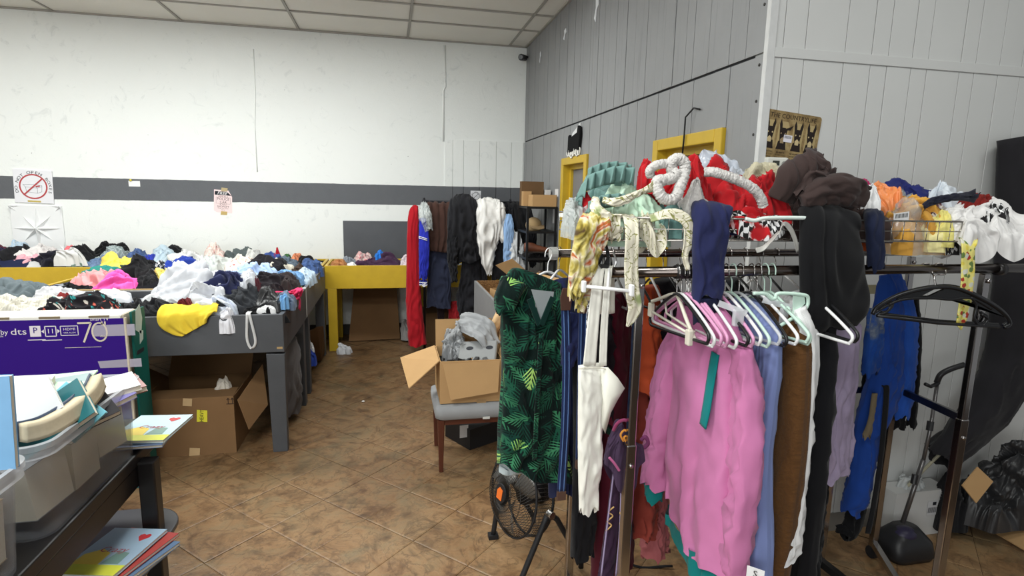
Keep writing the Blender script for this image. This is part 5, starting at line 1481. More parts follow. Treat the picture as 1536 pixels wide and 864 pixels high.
cloth(tubecloth('robe', [at((0.265, 6.140, 1.612), .03, .03), at((0.241, 6.100, 1.467), .055, .05), at((0.236, 6.080, 0.832), .075, .06), at((0.247, 6.060, 0.474), .085, .07), at((0.272, 6.040, 0.132), .095, .07)], (158, 24, 34), (1, 0, 0), 601, 3, (.004, .016)), 'long red velvet robe at the left end of the far rack', RX)
bs = thing('jersey', 'royal blue jersey with white striped cuff beside the red robe', 'clothing', (0.352, 6.020, 0.783), RX)
jsl = tubecloth('jersey_sleeve', [at((0.336, 6.060, 1.484), .035, .03), at((0.346, 6.000, 1.266), .055, .04), at((0.344, 6.000, 0.985), .05, .035), at((0.337, 6.000, 0.858), .042, .03)], (40, 48, 160), (1, 0, 0), 602, 3, (.005, .01), None, bs)
for k in range(2):
    tubecloth('cuff_stripe', [at((0.337, 6.000, 0.850)[:2] + ((0.337, 6.000, 0.843)[2] - .018 - .026 * k,), .043, .031), at((0.337, 6.000, 0.850)[:2] + ((0.337, 6.000, 0.843)[2] - .030 - .026 * k,), .043, .031)], (226, 226, 232), (1, 0, 0), 603, 3, (.002, .002), None, jsl, 6, 30)
    tubecloth('cuff', [at((0.337, 6.000, 0.850)[:2] + ((0.337, 6.000, 0.843)[2] - .004 - .026 * k,), .042, .030), at((0.337, 6.000, 0.850)[:2] + ((0.337, 6.000, 0.843)[2] - .018 - .026 * k,), .042, .030)], (36, 42, 140), (1, 0, 0), 604, 3, (.002, .002), None, jsl, 6, 30)
    ribbon('shoulder_stripe', [at((0.289, 5.962, 1.310)[:2] + ((0.291, 6.000, 1.307)[2] - .016 * k,), .004), at((0.377, 5.955, 1.283)[:2] + ((0.380, 6.000, 1.280)[2] - .016 * k,), .004)], (222, 222, 226), (0, 0, 1), 605, 1, .0005, None, jsl, 6, 3, .002)
cloth(tubecloth('plastic_bag', [at((0.354, 6.120, 1.635), .03, .03), at((0.361, 6.000, 1.528), .065, .05), at((0.394, 6.000, 1.370), .04, .03)], (0, 0, 0), (1, 0, .2), 606, 5, (.01, .02), mat=glassy('clear_film', (196, 202, 200), .5, .15)), 'clear plastic garment bag over the jersey shoulder', RX)
cloth(ribbon('trousers', [at((0.551, 6.280, 1.317), .13), at((0.535, 6.270, 1.592), .135), at((0.529, 6.200, 1.651), .14), at((0.522, 6.120, 1.596), .14), at((0.526, 6.080, 1.331), .135), at((0.504, 6.070, 1.133), .10)], (66, 46, 40), (1, 0, 0), 607, 4, .016), 'dark brown trousers folded over the far rail', RX)
cloth(tubecloth('skirt', [at((0.527, 6.170, 1.360), .11, .03), at((0.525, 6.150, 0.965), .125, .04), at((0.509, 6.130, 0.520), .135, .05)], (44, 48, 66), (1, 0, 0), 608, 5, (.01, .02)), 'navy skirt hanging below the brown trousers', RX)
cloth(tubecloth('leggings', [at((0.531, 6.220, 0.659), .05, .03), at((0.546, 6.220, 0.250), .03, .02)], (38, 28, 30), (1, 0, 0), 609, 3, (.005, .01)), 'dark leggings showing below the navy skirt', RX)
cloth(tubecloth('t_shirt', [at((0.673, 6.240, 0.563), .05, .03), at((0.692, 6.200, 0.373), .07, .05)], (150, 34, 40), (1, 0, 0), 610, 4, (.005, .015)), 'dark red cloth low between the black dress and navy skirt', RX)
cloth(tubecloth('jacket', [at((0.773, 6.200, 1.684), .10, .08), at((0.768, 6.100, 1.600), .15, .09), at((0.757, 6.050, 1.369), .155, .07), at((0.801, 6.050, 1.192), .13, .05), at((0.831, 6.050, 1.034), .12, .04)], (34, 34, 37), (1, 0, 0), 611, 6, (.015, .03)), 'black jacket draped over the middle of the far rail', RX)
cloth(tubecloth('jacket_sleeve', [at((0.656, 6.040, 1.405), .05, .03), at((0.639, 6.000, 1.126), .055, .03), at((0.668, 6.000, 0.825), .03, .02)], (32, 32, 35), (1, 0, 0), 612, 4, (.008, .02)), 'black sleeve hanging left of the black dress', RX)
cloth(tubecloth('dress', [at((0.854, 6.120, 1.113), .09, .03), at((0.854, 6.100, 0.823), .11, .04), at((0.841, 6.100, 0.601), .14, .05), at((0.873, 6.100, 0.360), .12, .05)], (36, 36, 40), (1, 0, 0), 613, 6, (.01, .03)), 'long black dress below the black jacket', RX)
cloth(tubecloth('trousers', [at((0.964, 6.180, 1.326), .05, .03), at((0.981, 6.160, 0.812), .06, .03), at((1.001, 6.160, 0.435), .06, .03)], (40, 40, 44), (1, 0, 0), 614, 4, (.008, .02)), 'black trousers left of the white hoodie', RX)
wh = thing('hoodie', 'white hoodie draped over the far rail, tapering to a point', 'clothing', (1.081, 6.050, 0.872), RX)
tubecloth('hoodie_body', [at((1.037, 6.200, 1.652), .13, .07), at((1.047, 6.080, 1.563), .165, .08), at((1.028, 6.040, 1.372), .135, .06), at((1.023, 6.030, 1.086), .075, .04), at((1.048, 6.030, 0.890), .022, .02)], (228, 226, 222), (1, 0, 0), 615, 5, (.012, .03), None, wh)
tubecloth('sleeve', [at((1.144, 6.060, 1.607), .07, .04), at((1.164, 6.030, 1.409), .055, .03), at((1.201, 6.020, 1.253), .032, .02)], (222, 220, 216), (1, 0, 0), 616, 3, (.008, .015), None, wh)
lump('hood', None, None, None, (230, 229, 225), *(1.068, 1.215, 1.537, 1.691, 6.02, 0.2), 617, None, 12, .1, 34, parent=wh)
cloth(tubecloth('trousers', [at((1.188, 6.120, 1.419), .09, .03), at((1.205, 6.100, 1.114), .12, .04), at((1.218, 6.100, 0.819), .13, .04)], (36, 36, 39), (1, 0, 0), 618, 4, (.008, .02)), 'black wide trousers right of the white hoodie', RX)
cloth(tubecloth('shirt', [at((1.253, 6.050, 1.538), .03, .02), at((1.246, 6.000, 1.412), .055, .03), at((1.243, 6.000, 1.161), .05, .03), at((1.247, 6.000, 0.965), .045, .03)], (142, 174, 214), (1, 0, 0), 619, 3, (.005, .012)), 'light blue shirt hanging right of the white hoodie', RX)
cloth(tubecloth('skirt', [at((1.317, 6.020, 1.354), .045, .03), at((1.339, 6.000, 1.161), .085, .04), at((1.367, 6.000, 0.920), .09, .05)], (206, 208, 210), (1, 0, 0), 620, 5, (.01, .02)), 'pale grey skirt right of the light blue shirt', RX)
cloth(ribbon('coat', [at((1.400, 6.300, 1.396), .11), at((1.409, 6.260, 1.635), .12), at((1.386, 6.160, 1.659), .125), at((1.401, 6.080, 1.517), .125), at((1.461, 6.060, 1.323), .11), at((1.510, 6.060, 1.177), .06)], (30, 30, 32), (1, 0, .05), 621, 4, .02), 'black coat over the right end of the far rail', RX)
cloth(tubecloth('coat_sleeve', [at((1.502, 6.080, 1.373), .06, .03), at((1.517, 6.060, 1.192), .055, .03), at((1.538, 6.060, 0.970), .03, .02)], (30, 30, 33), (1, 0, 0), 622, 3, (.006, .015)), 'black coat sleeve by the metal shelf', RX)
lump('cap', 'black bunched cap on the far rail beside the coat', 'clothing', RX, (28, 28, 31), *(1.208, 1.357, 1.509, 1.672, 6.06, 0.2), 623)

# ---- metal shelf with cartons in the corner
blackm = solid((30, 30, 32), 0.4, 0.4, 0.3, 0.05)
sh = thing('metal_shelf', 'black metal shelf unit in the far corner holding cartons and shoes', 'shelf', (1.49, 5.76, 0))
SX0, SX1, SY0, SY1 = 1.347, 1.638, 5.56, 5.96
ztop = (1.484, 5.560, 1.639)[2]
for x in (SX0, SX1):
    for y in (SY0, SY1):
        obj('post', MB().box(x - .011, x + .011, y - .011, y + .011, 0, ztop), blackm, sh)
zs = [ztop, (1.491, 5.560, 1.393)[2], (1.499, 5.560, 1.123)[2], (1.506, 5.560, 0.910)[2], .55, .2]
for z in zs:
    obj('shelf_board', MB().box(SX0 - .01, SX1 + .01, SY0 - .01, SY1 + .01, z - .022, z), blackm, sh)
gc = 'cartons on the metal shelf'
carton('cardboard_box', 'low wide brown carton at the front of the shelf top', 1.392, 1.640, 5.56, 5.74, ztop + .001, ztop + .118, card_l, 0, (), False, grp=gc)
carton('cardboard_box', 'light carton with white label at the left of the shelf top', 1.345, 1.43, 5.76, 5.85, ztop + .001, ztop + .150, card_l, 0, (), False, grp=gc)
carton('cardboard_box', 'dark brown carton topmost at the back of the shelf', 1.35, 1.585, 5.86, 5.96, ztop + .001, ztop + .252, card_d, 0, (), False, grp=gc)
tag(obj('paper_stack', MB().box(1.595, 1.645, 5.80, 5.90, ztop, ztop + .17), solid((206, 204, 202), .7, .2)), 'white paper packet behind the cartons on the shelf top', 'paper', gc)
e = thing('cap', 'tan cap lying on the second shelf of the metal unit', 'cap', (1.46, 5.68, zs[1]))
obj('crown', MB().ball((1.455, 5.74, zs[1] + .05), .085, .085, .085, 16, 10), fab((160, 136, 100)), e, True)
obj('brim', MB().prism([(-.08, 0), (.08, 0), (.06, -.075), (0, -.10), (-.06, -.075)], (1.475, 5.69, zs[1] + .05), (1, 0, 0), (0, 1, .35), (0, 0, 1), .006), fab((150, 126, 92)), e)
def shoe(label, x, y, z, rgb, turn=0, s=1.0):
    e = thing('shoe', label, 'shoe', (x, y, z), 'shoes on the metal shelf')
    c, sn = math.cos(turn), math.sin(turn)
    rings = []; rs = []
    for t_, hw, h in ((-.13, .022, .075), (-.11, .032, .085), (-.05, .034, .082), (0, .036, .062), (.05, .040, .048), (.10, .036, .036), (.13, .020, .026)):
        rings.append([(x + (t_ * c - hw * sy * sn) * s, y + (t_ * sn + hw * sy * c) * s, z + .012 + hz * h * s) for sy, hz in ((1, 0), (1, .6), (.5, 1), (-.5, 1), (-1, .6), (-1, 0))])
        rs.append([(x + (t_ * 1.04 * c - hw * 1.1 * sy * sn) * s, y + (t_ * 1.04 * sn + hw * 1.1 * sy * c) * s, z + hz * .013) for sy, hz in ((1, 0), (1, 1), (-1, 1), (-1, 0))])
    obj('upper', MB().loft(rings), solid(rgb, .45, .4), e, True)
    obj('sole', MB().loft(rs), solid((44, 34, 28), .6, .3), e)
    return e
shoe('brown leather shoe pointing right on the third shelf', 1.47, 5.62, zs[2] + .05, (110, 66, 48), -.1, 1.05)
lump('shoe_bag', 'black folded cloth under the brown shoe on the shelf', 'clothing', None, (30, 28, 30), 1.36, 1.63, zs[2], zs[2] + .055, 5.57, .28, 641)
shoe('beige shoe on the fourth shelf', 1.43, 5.63, zs[3], (150, 122, 96), .3, .75)
shoe('dark tan shoe on the fourth shelf beside the beige one', 1.55, 5.66, zs[3], (96, 74, 58), .9, .8)
carton('shoe_box', 'brown shoe box on the fifth shelf of the metal unit', 1.37, 1.61, 5.58, 5.84, zs[4] + .001, zs[4] + .14, card_d, 0, (), False)
for k, (p, w, h) in enumerate((((1.655, 5.686, 1.557), .06, .09), ((1.655, 5.633, 1.727), .06, .09))):
    tag(obj('wall_notice', MB().prism([(-w, -h), (w, -h), (w, h), (-w, h)], (XW - .004, p[1], p[2]), GX, BZ, GN, .002), solid((214, 214, 214), .6, .2)), ('white paper notice on the grey planks, lower of two by the shelf', 'white paper notice on the grey planks, upper of two by the shelf')[k], 'notice')

# ================================================================== FLOOR FAN
fn = thing('floor_fan', 'dark wire cage floor fan under the green leaf dress', 'fan', (.62, 2.5, 0))
fblk = solid((34, 34, 36), .5, .25, 0, .05)
wire = solid((52, 50, 48), .35, .5, .5, .05)
ax = Vector((-.94, -.30, .17)).normalized()
fc = Vector((0.582, 2.450, 0.353)); FR = .20
u1 = ax.cross(Vector((0, 0, 1))).normalized(); u2 = u1.cross(ax).normalized()
def fp(r, a, d): return fc + u1 * (r * math.cos(a)) + u2 * (r * math.sin(a)) + ax * d
m = MB()
for r, d in ((FR, -.06), (FR, .03)):
    m.tube([fp(r, 2 * PI * k / 40, d) for k in range(40)], .006, 6, True)
obj('cage_ring', m, fblk, fn, True)
m = MB()
for k in range(72):
    a = 2 * PI * k / 72
    m.tube([fp(FR, a, .03), fp(FR * .75, a + .22, .075), fp(FR * .4, a + .50, .092), fp(.045, a + .8, .095)], .0016, 4)
    m.tube([fp(FR, a, .03), fp(FR, a, -.06), fp(FR * .8, a, -.10), fp(.05, a, -.11)], .0016, 4)
for r, d in ((.70 * FR, .078), (.4 * FR, .093)):
    m.tube([fp(r, 2 * PI * k / 36, d) for k in range(36)], .002, 4, True)
obj('cage_wire', m, wire, fn, True, kind='stuff')
hbp = obj('hub', MB().tube([fp(0, 0, .085), fp(0, 0, .103)], [.05, .044], 20), fblk, fn)
obj('hub_badge', MB().prism([(-.022, -.026), (.022, -.026), (.024, .012), (.006, .030), (-.022, .024)], fc + ax * .104, u1, u2, ax, .002), solid((226, 112, 44), .5, .3), hbp)
obj('motor', MB().tube([fp(0, 0, -.15), fp(0, 0, -.02)], [.055, .06], 16), fblk, fn, True)
for k in range(3):
    a0 = 2 * PI * k / 3
    V = []
    for i in range(6):
        r = .05 + (FR * .88 - .05) * i / 5
        for j in range(5):
            V.append(fp(r, a0 + (j / 4) * (1.0 - .25 * i / 5), .05 - .06 * j / 4))
    mb = MB(); mb.add(V, [(i * 5 + j, i * 5 + j + 1, (i + 1) * 5 + j + 1, (i + 1) * 5 + j) for i in range(5) for j in range(4)])
    obj('blade', mb, solid((128, 126, 122), .35, .5, .4), fn, True, solid_th=.002)
hub_s = fp(FR + .012, PI * 1.0, -.03); hub_r = fp(FR + .012, 0, -.03)
ff = Vector((0.571, 2.379, 0.012))
for s, pv in ((1, hub_s), (-1, hub_r)):
    base = Vector((pv.x, pv.y, .014)); rch = .16 if pv.y < fc.y else .05
    f1 = base + ax * rch; f1.z = .014; f2 = base - ax * .20; f2.z = .014
    m = MB().tube([tuple(q) for q in _cr([tuple(f1), tuple((f1 * .55 + pv * .45)), tuple(pv)], 10)], .013, 8).tube([tuple(pv), tuple(pv * .75 + f2 * .25 + Vector((0, 0, .04))), tuple(f2 + Vector((0, 0, .03))), tuple(f2)], .013, 8)
    obj('stand_leg', m, fblk, fn, True)
    obj('pivot_knob', MB().tube([tuple(pv - u1 * s * .0), tuple(pv + (pv - fc).normalized() * .03)], .018, 12), chrome(), fn)
    obj('foot_pad', MB().box(f1.x - .025, f1.x + .025, f1.y - .02, f1.y + .02, 0, .022), fblk, fn)
obj('power_cord', MB().tube([tuple(q) for q in _cr([tuple(fp(0, 0, -.15)), (.86, 2.55, .55), (.95, 2.4, .25), (1.10, 2.3, .02), (1.3, 2.25, .012)], 24)], .006, 6), fblk, fn, True)

# ================================================================== THE GARMENT RACK
chr_ = solid((176, 172, 170), 0.18, 0.5, 1.0, 0.08, 20, name='chrome')
chr_d = solid((112, 104, 100), 0.22, 0.5, 1.0, 0.12, 20, name='dark_chrome')
FY, RY, BZ_ = 1.60, 2.15, 1.525
rk = thing('garment_rack', 'double chrome garment rack with a wire basket top, crowded with clothes', 'rack', (1.45, 1.85, 0))
def rack_part(n, mb, mt=chr_, sm=True, **k): return obj(n, mb, mt, rk, sm, **k)
rack_part('front_bar', MB().tube([(.61, FY, BZ_), (2.62, FY, BZ_ + .004)], .0165, 14), chr_d)
rack_part('rear_bar', MB().tube([(.625, RY, BZ_), (2.36, RY, BZ_ + .004)], .0165, 14), chr_d)
for x, y in ((.625, FY), (2.62, FY), (.63, RY)):
    rack_part('end_cap', MB().tube([(x - .014, y, BZ_), (x + .012, y, BZ_)], .026, 16), solid((196, 196, 192), .35, .5, .5) if y == RY else solid((46, 46, 48), .35, .4), False)
for x in (.705, .735):
    rack_part('collar', MB().tube([(x, RY, BZ_), (x + .008, RY, BZ_)], .020, 14), chr_)
for x in (.86, .885, 2.10):
    rack_part('collar', MB().tube([(x, FY, BZ_), (x + .03, FY, BZ_)], .0215, 14), solid((40, 38, 38), .35, .5, .3))
posts = {'pfl': (.745, FY), 'pfr': (2.055, FY), 'prl': (.745, RY), 'prr': (2.33, RY)}
for k, (x, y) in posts.items():
    pst = rack_part('post', MB().box(x - .014, x + .014, y - .012, y + .012, .06, BZ_ - .015), chr_, False, bevel=.004)
    obj('post_sleeve', MB().box(x - .0165, x + .0165, y - .0145, y + .0145, .06, .97), chr_, pst, False, bevel=.004)
    obj('bolt', MB().tube([(x, y - .014, .90), (x, y - .019, .90)], .007, 10).tube([(x, y - .014, BZ_ - .04), (x, y - .021, BZ_ - .04)], .008, 10), chr_, pst, True)
    obj('caster', MB().tube([(x - .012, y, .03), (x + .012, y, .03)], .03, 16).box(x - .016, x + .016, y - .012, y + .012, .03, .065), fblk, pst)
rack_part('base_bar', MB().beam((.745, FY, .08), (.745, RY, .08), .025, .03), chr_, False)
rack_part('base_bar', MB().beam((2.055, FY, .08), (2.33, RY, .08), .025, .03), chr_, False)
rack_part('rear_rail', MB().beam((.745, RY, .88), (2.33, RY, .885), .02, .03), chr_, False, bevel=.004)
rack_part('end_rail', MB().beam((2.33, RY, .885), (2.055, FY, .97), .02, .03), solid((58, 56, 56), .25, .5, .8), False, bevel=.004)
rack_part('end_rail', MB().beam((.745, RY, .88), (.745, FY, .97), .02, .03), chr_, False, bevel=.004)
for y in (FY, RY):
    for x in (.90, 1.98 if y == FY else 1.9):
        rack_part('basket_hook', MB().tube([(x, y - .005, BZ_ + .018), (x, y - .005, 1.62), (x - .02, y, 1.625)], .004, 6), chr_)
bw_ = solid((170, 166, 160), .25, .5, .9, .05)
bk0, bk1, bf, bb_ = .64, 1.93, 1.605, 2.12
zb0, zb1 = 1.622, 1.690
m = MB()
for z, r in ((zb1, .0035), (zb0, .003), ((zb0 + zb1) / 2, .0018)):
    m.tube([(bk0, bf, z), (bk1, bf, z), (bk1, bb_, z), (bk0, bb_, z)], r, 6, True)
x = bk0
while x < bk1 + .001:
    m.tube([(x, bf, zb1), (x, bf, zb0), (x, bb_, zb0), (x, bb_, zb1)], .0017, 5); x += .0478
y = bf
while y < bb_ + .001:
    m.tube([(bk0, y, zb1), (bk0, y, zb0), (bk1, y, zb0), (bk1, y, zb1)], .0017, 5); y += .0515
rack_part('wire_basket', m, bw_)
# second leg frame seen low behind the clothes
rack_part('post', MB().box(1.985, 2.01, 2.10, 2.124, .03, .88), chr_, False)
rack_part('base_bar', MB().beam((1.997, 2.11, .045), (2.02, 1.72, .045), .03, .035), solid((70, 68, 68), .3, .5, .7), False)

# ---- hangers
def hanger_meshes():
    hook = MB()
    pts = [(-.020, 0, -.012), (-.019, 0, .006), (-.008, 0, .020), (.006, 0, .021), (.018, 0, .010), (.019, 0, -.004), (.010, 0, -.020), (0, 0, -.036), (0, 0, -.075)]
    hook.tube([tuple(p) for p in _cr(pts, 30)], .0022, 6)
    body = MB()
    sh_ = [(0, 0, -.070), (.035, 0, -.078), (.12, 0, -.115), (.195, 0, -.155), (.213, 0, -.172), (.205, 0, -.190), (.18, 0, -.194), (0, 0, -.194)]
    full = sh_ + [(-x, y, z) for x, y, z in sh_[-2:0:-1]]
    C = np.array(full + [full[0]])
    body.tube([tuple(p) for p in _cr(C, 70)[:-1]], .0050, 7, True)
    return hook, body
_h, _b = hanger_meshes()
def _raw(mb, nm):
    me = bpy.data.meshes.new(nm); me.from_pydata([tuple(v) for v in mb.v], [], mb.f)
    me.polygons.foreach_set('use_smooth', [True] * len(me.polygons)); me.materials.append(None); return me
HM = (_raw(_h, 'hook'), _raw(_b, 'hanger_body'))
def hanger(label, x, y, z, turn, rgb, tilt=0.0, grp='hangers on the rack', metal_hook=True, alpha=None):
    e = bpy.data.objects.new('clothes_hanger', None); e.empty_display_size = .03
    e.location = (x, y, z); e.rotation_euler = (0, tilt, turn)
    COL.objects.link(e); tag(e, label, 'hanger', grp)
    pm = glassy('hanger_plastic', rgb, alpha, .25) if alpha else solid(rgb, .35, .4, 0, .04)
    for me, mt, nm in ((HM[0], chr_ if metal_hook else pm, 'hook'), (HM[1], pm, 'hanger_body')):
        o = bpy.data.objects.new(nm, me); COL.objects.link(o); o.parent = e
        o.material_slots[0].link = 'OBJECT'; o.material_slots[0].material = mt
    return e
PINKH, WH_, BKH, MINT, CRM = (212, 150, 186), (232, 232, 232), (26, 26, 28), (196, 222, 208), (214, 208, 192)
HL = [('black plastic hanger frontmost before the pink pullover', .868, BKH, 1.50, .10), ('white plastic hanger second before the pink pullover', .885, WH_, 1.52, .05), ('pink plastic hanger third before the pink pullover', .900, PINKH, 1.54, .07),
      ('pink plastic hanger fourth before the pink pullover', .914, PINKH, 1.58, .03), ('pink plastic hanger fifth before the pink pullover', .930, PINKH, 1.50, .05), ('white plastic hanger inside the pink pullover neck', .960, WH_, 1.52, .0),
      ('black plastic hanger behind the pink collar', .985, BKH, 1.55, .04), ('pink plastic hanger behind the pink collar', 1.010, PINKH, 1.52, .02), ('white plastic hanger right of the pink collar', 1.035, WH_, 1.50, .05),
      ('mint plastic hanger right of the navy sleeve', 1.060, MINT, 1.54, .0), ('clear plastic hanger above the blue shirt', 1.085, (226, 228, 230), 1.56, .04), ('black plastic hanger above the blue shirt', 1.125, BKH, 1.50, .0),
      ('white plastic hanger between blue shirt and brown fleece', 1.150, WH_, 1.53, .03), ('mint plastic hanger above the brown fleece', 1.175, MINT, 1.56, .06), ('mint plastic hanger, thick hook, before the black skirt', 1.20, MINT, 1.50, .02),
      ('white plastic hanger holding the white sweater', 1.325, WH_, 1.60, .0), ('black plastic hanger right of the white sweater', 1.36, BKH, 1.50, .03)]
for lb, x, c, a, tl in HL:
    hanger(lb, x, FY, BZ_ + .002, a, c, tl, alpha=.5 if 'clear' in lb else None, metal_hook=c not in (MINT,))
for k in range(12):
    xx = .80 + .075 * k
    c = (BKH, (120, 118, 116), BKH, WH_)[k % 4]
    hanger('%s hanger on the rear bar, %s from the left' % (('black', 'grey', 'black', 'white')[k % 4], ('first', 'second', 'third', 'fourth', 'fifth', 'sixth', 'seventh', 'eighth', 'ninth', 'tenth', 'eleventh', 'twelfth')[k]), xx, RY, BZ_ + .002, 1.45 + .05 * (k % 3), c, .02 * (k % 3), 'hangers on the rear bar')
# loose hangers: cream clip hanger and twisted mint one
e = thing('clip_hanger', 'cream plastic clip hanger hooked over the pink hangers', 'hanger', (.84, 1.60, 1.35))
m = MB().tube([tuple(p) for p in _cr([(0.868, 1.760, 1.402), (0.877, 1.720, 1.419), (0.870, 1.620, 1.452), (0.879, 1.600, 1.441), (0.866, 1.520, 1.390), (0.861, 1.460, 1.348)], 30)], .006, 7)
m.tube([(0.865, 1.760, 1.370), (0.859, 1.480, 1.355)], .0045, 6).tube([(0.887, 1.700, 1.406), (0.894, 1.700, 1.372), (0.883, 1.500, 1.358)], .004, 6)
obj('hanger_body', m, solid(CRM, .35, .4), e, True)
for p in ((0.867, 1.760, 1.379), (0.849, 1.470, 1.356)):
    obj('clip', MB().box(p[0] - .008, p[0] + .008, p[1] - .012, p[1] + .012, p[2] - .03, p[2] + .018), solid(CRM, .35, .4), e, bevel=.004)
e = thing('mint_hanger', 'mint green plastic hanger twisted to face us before the black skirt', 'hanger', (1.151, 1.450, 1.419))
mt_ = solid(MINT, .35, .4)
m = MB().tube([tuple(p) for p in _cr([(1.047, 1.470, 1.477), (1.087, 1.470, 1.475), (1.107, 1.470, 1.460), (1.123, 1.470, 1.462), (1.132, 1.470, 1.476), (1.209, 1.460, 1.472), (1.227, 1.460, 1.458), (1.215, 1.460, 1.423), (1.119, 1.460, 1.367)], 44)], .0055, 8)
obj('hanger_body', m, mt_, e, True)
obj('shoulder_web', MB().quadplate([(1.177, 1.462, 1.469), (1.216, 1.462, 1.466), (1.221, 1.462, 1.445), (1.183, 1.462, 1.411)], .003), mt_, e)
e = thing('clear_clip_hanger', 'clear plastic clip hanger above the blue shirt', 'hanger', (0.972, 1.450, 1.433))
cl_ = glassy('hanger_plastic', (224, 226, 230), .5, .25)
m = MB().beam((0.936, 1.470, 1.450), (1.010, 1.440, 1.424), .006, .018)
obj('hanger_bar', m, cl_, e)
p = (0.985, 1.440, 1.415)
obj('clip', MB().box(p[0] - .018, p[0] + .014, p[1] - .008, p[1] + .008, p[2] - .028, p[2] + .022), cl_, e, bevel=.004)
e = thing('clear_clip_hanger', 'clear plastic clip hanger hanging above the brown fleece', 'hanger', (1.155, 1.500, 1.408))
obj('hanger_bar', MB().beam((1.119, 1.520, 1.447), (1.212, 1.500, 1.424), .006, .018), cl_, e)
p = (1.181, 1.500, 1.403)
obj('clip', MB().box(p[0] - .012, p[0] + .012, p[1] - .008, p[1] + .008, p[2] - .028, p[2] + .022), cl_, e, bevel=.004)

# white short hanger with end clips at the left end of the front bar
e = thing('trouser_hanger', 'white short bar hanger with two end clips at the left end of the rack', 'hanger', (0.613, 1.530, 1.488))
wpl = solid((236, 236, 236), .35, .4, 0, .02)
obj('hanger_bar', MB().tube([(0.544, 1.550, 1.493), (0.676, 1.500, 1.484)], .0055, 8), wpl, e, True)
for q in ((0.547, 1.550, 1.491), (0.674, 1.500, 1.486)):
    obj('clip', MB().box(q[0] - .006, q[0] + .006, q[1] - .010, q[1] + .010, q[2] - .016, q[2] + .018), wpl, e, bevel=.003)
obj('hook', MB().tube([tuple(p) for p in _cr([(0.611, 1.525, 1.490), (0.627, 1.560, 1.518), (0.636, 1.585, 1.541), (0.635, 1.610, 1.546), (0.632, 1.630, 1.535)], 14)], .004, 6), wpl, e, True)

# two big black hangers turned along the bar
def wide_hanger(label, dy, dx, dz):
    e = thing('wide_hanger', label, 'hanger', (1.85 + dx, 1.55 + dy, 1.35), 'wide black hangers')
    def S(p): return (p[0] + dx, p[1] + dy, p[2] + dz)
    hx = S((1.780, 1.555, 1.474))
    obj('hook', MB().tube([tuple(p) for p in _cr([hx, (hx[0], hx[1] + .01, hx[2] + .035), (hx[0] + .026, FY - .02, BZ_ - .012), (hx[0] + .030, FY - .006, BZ_ + .016), (hx[0] + .012, FY, BZ_ + .021), (hx[0] - .004, FY + .006, BZ_ + .012)], 24)], .0026, 6), chr_, e, True)
    pb_ = solid((24, 24, 26), .35, .4, 0, .05)
    top = _cr([S((1.539, 1.550, 1.389)), S((1.558, 1.550, 1.415)), S((1.639, 1.550, 1.452)), S((1.756, 1.550, 1.473)), S((1.866, 1.550, 1.469)), S((2.002, 1.550, 1.420)), S((2.083, 1.550, 1.376)), S((2.113, 1.550, 1.342)), S((2.092, 1.550, 1.328))], 40)
    m = MB()
    low = _cr([S((1.550, 1.550, 1.397)), S((1.642, 1.550, 1.434)), S((1.762, 1.550, 1.438)), S((1.845, 1.550, 1.432)), S((1.928, 1.550, 1.435)), S((2.021, 1.550, 1.396))], 40)
    m.tube([tuple(p) for p in top], .0065, 8)
    obj('shoulder_arm', m, pb_, e, True)
    obj('lower_arm', MB().tube([tuple(p) for p in low], .0045, 8), pb_, e, True)
    for a, b in ((6, 12), (14, 19), (22, 27)):
        obj('arm_web', MB().quadplate([tuple(top[a + 4]), tuple(top[b + 4]), tuple(low[b]), tuple(low[a])], .004), pb_, e)
    obj('trouser_bar', MB().tube([S((1.558, 1.550, 1.384)), S((1.804, 1.550, 1.352)), S((2.068, 1.550, 1.331))], .0055, 8), pb_, e, True)
    obj('scroll', MB().tube([tuple(p) for p in _cr([S((1.927, 1.550, 1.440)), S((1.956, 1.550, 1.407)), S((1.956, 1.550, 1.360)), S((1.992, 1.550, 1.335)), S((2.014, 1.550, 1.359)), S((1.984, 1.550, 1.378))], 20)], .0045, 7).tube([tuple(p) for p in _cr([S((1.560, 1.550, 1.406)), S((1.582, 1.550, 1.428)), S((1.605, 1.550, 1.414)), S((1.588, 1.550, 1.392)), S((1.562, 1.550, 1.388))], 20)], .0045, 7), pb_, e, True)
wide_hanger('black wide plastic hanger facing us on the front bar, nearer of two', -.015, 0, 0)
wide_hanger('black wide plastic hanger just behind the nearer wide one', .03, .055, -.004)

# ================================================================== CLOTHES ON THE FRONT BAR
FB = 'clothes on the front bar'
PINK = (200, 122, 168); TEAL = (18, 122, 122)
pk = thing('pullover', 'orchid pink fleece pullover with teal hem and placket at the middle of the rack', 'clothing', (1.0, 1.6, .55), FB)
tubecloth('pullover_body', [(.985, 1.61, 1.415, .07, .03), (.99, 1.61, 1.375, .15, .04), (1.0, 1.62, 1.32, .185, .045), (1.01, 1.63, 1.1, .19, .06), (1.02, 1.63, .85, .195, .065), (1.035, 1.63, .60, .20, .07)], PINK, (0.06, 1, 0), 701, 3, (.002, .018), None, pk, 56, 110, skew=.03)
tubecloth('hem_band', [(1.036, 1.63, .603, .198, .068), (1.038, 1.63, .53, .192, .062)], TEAL, (0.06, 1, 0), 701, 3, (.018, .018), None, pk, 10, 90, skew=.03, cap=False)
slv = tubecloth('sleeve', [(1.0, 1.785, 1.31, .05, .03), (.995, 1.85, 1.15, .06, .04), (.99, 1.885, .9, .06, .045), (.985, 1.885, .66, .05, .04)], PINK, (0.2, 1, 0), 702, 3, (.006, .016), None, pk, 36, 40)
tubecloth('cuff', [(.985, 1.885, .665, .045, .036), (.985, 1.885, .60, .038, .03)], TEAL, (0.2, 1, 0), 703, 3, (.004, .004), None, slv, 10, 40)
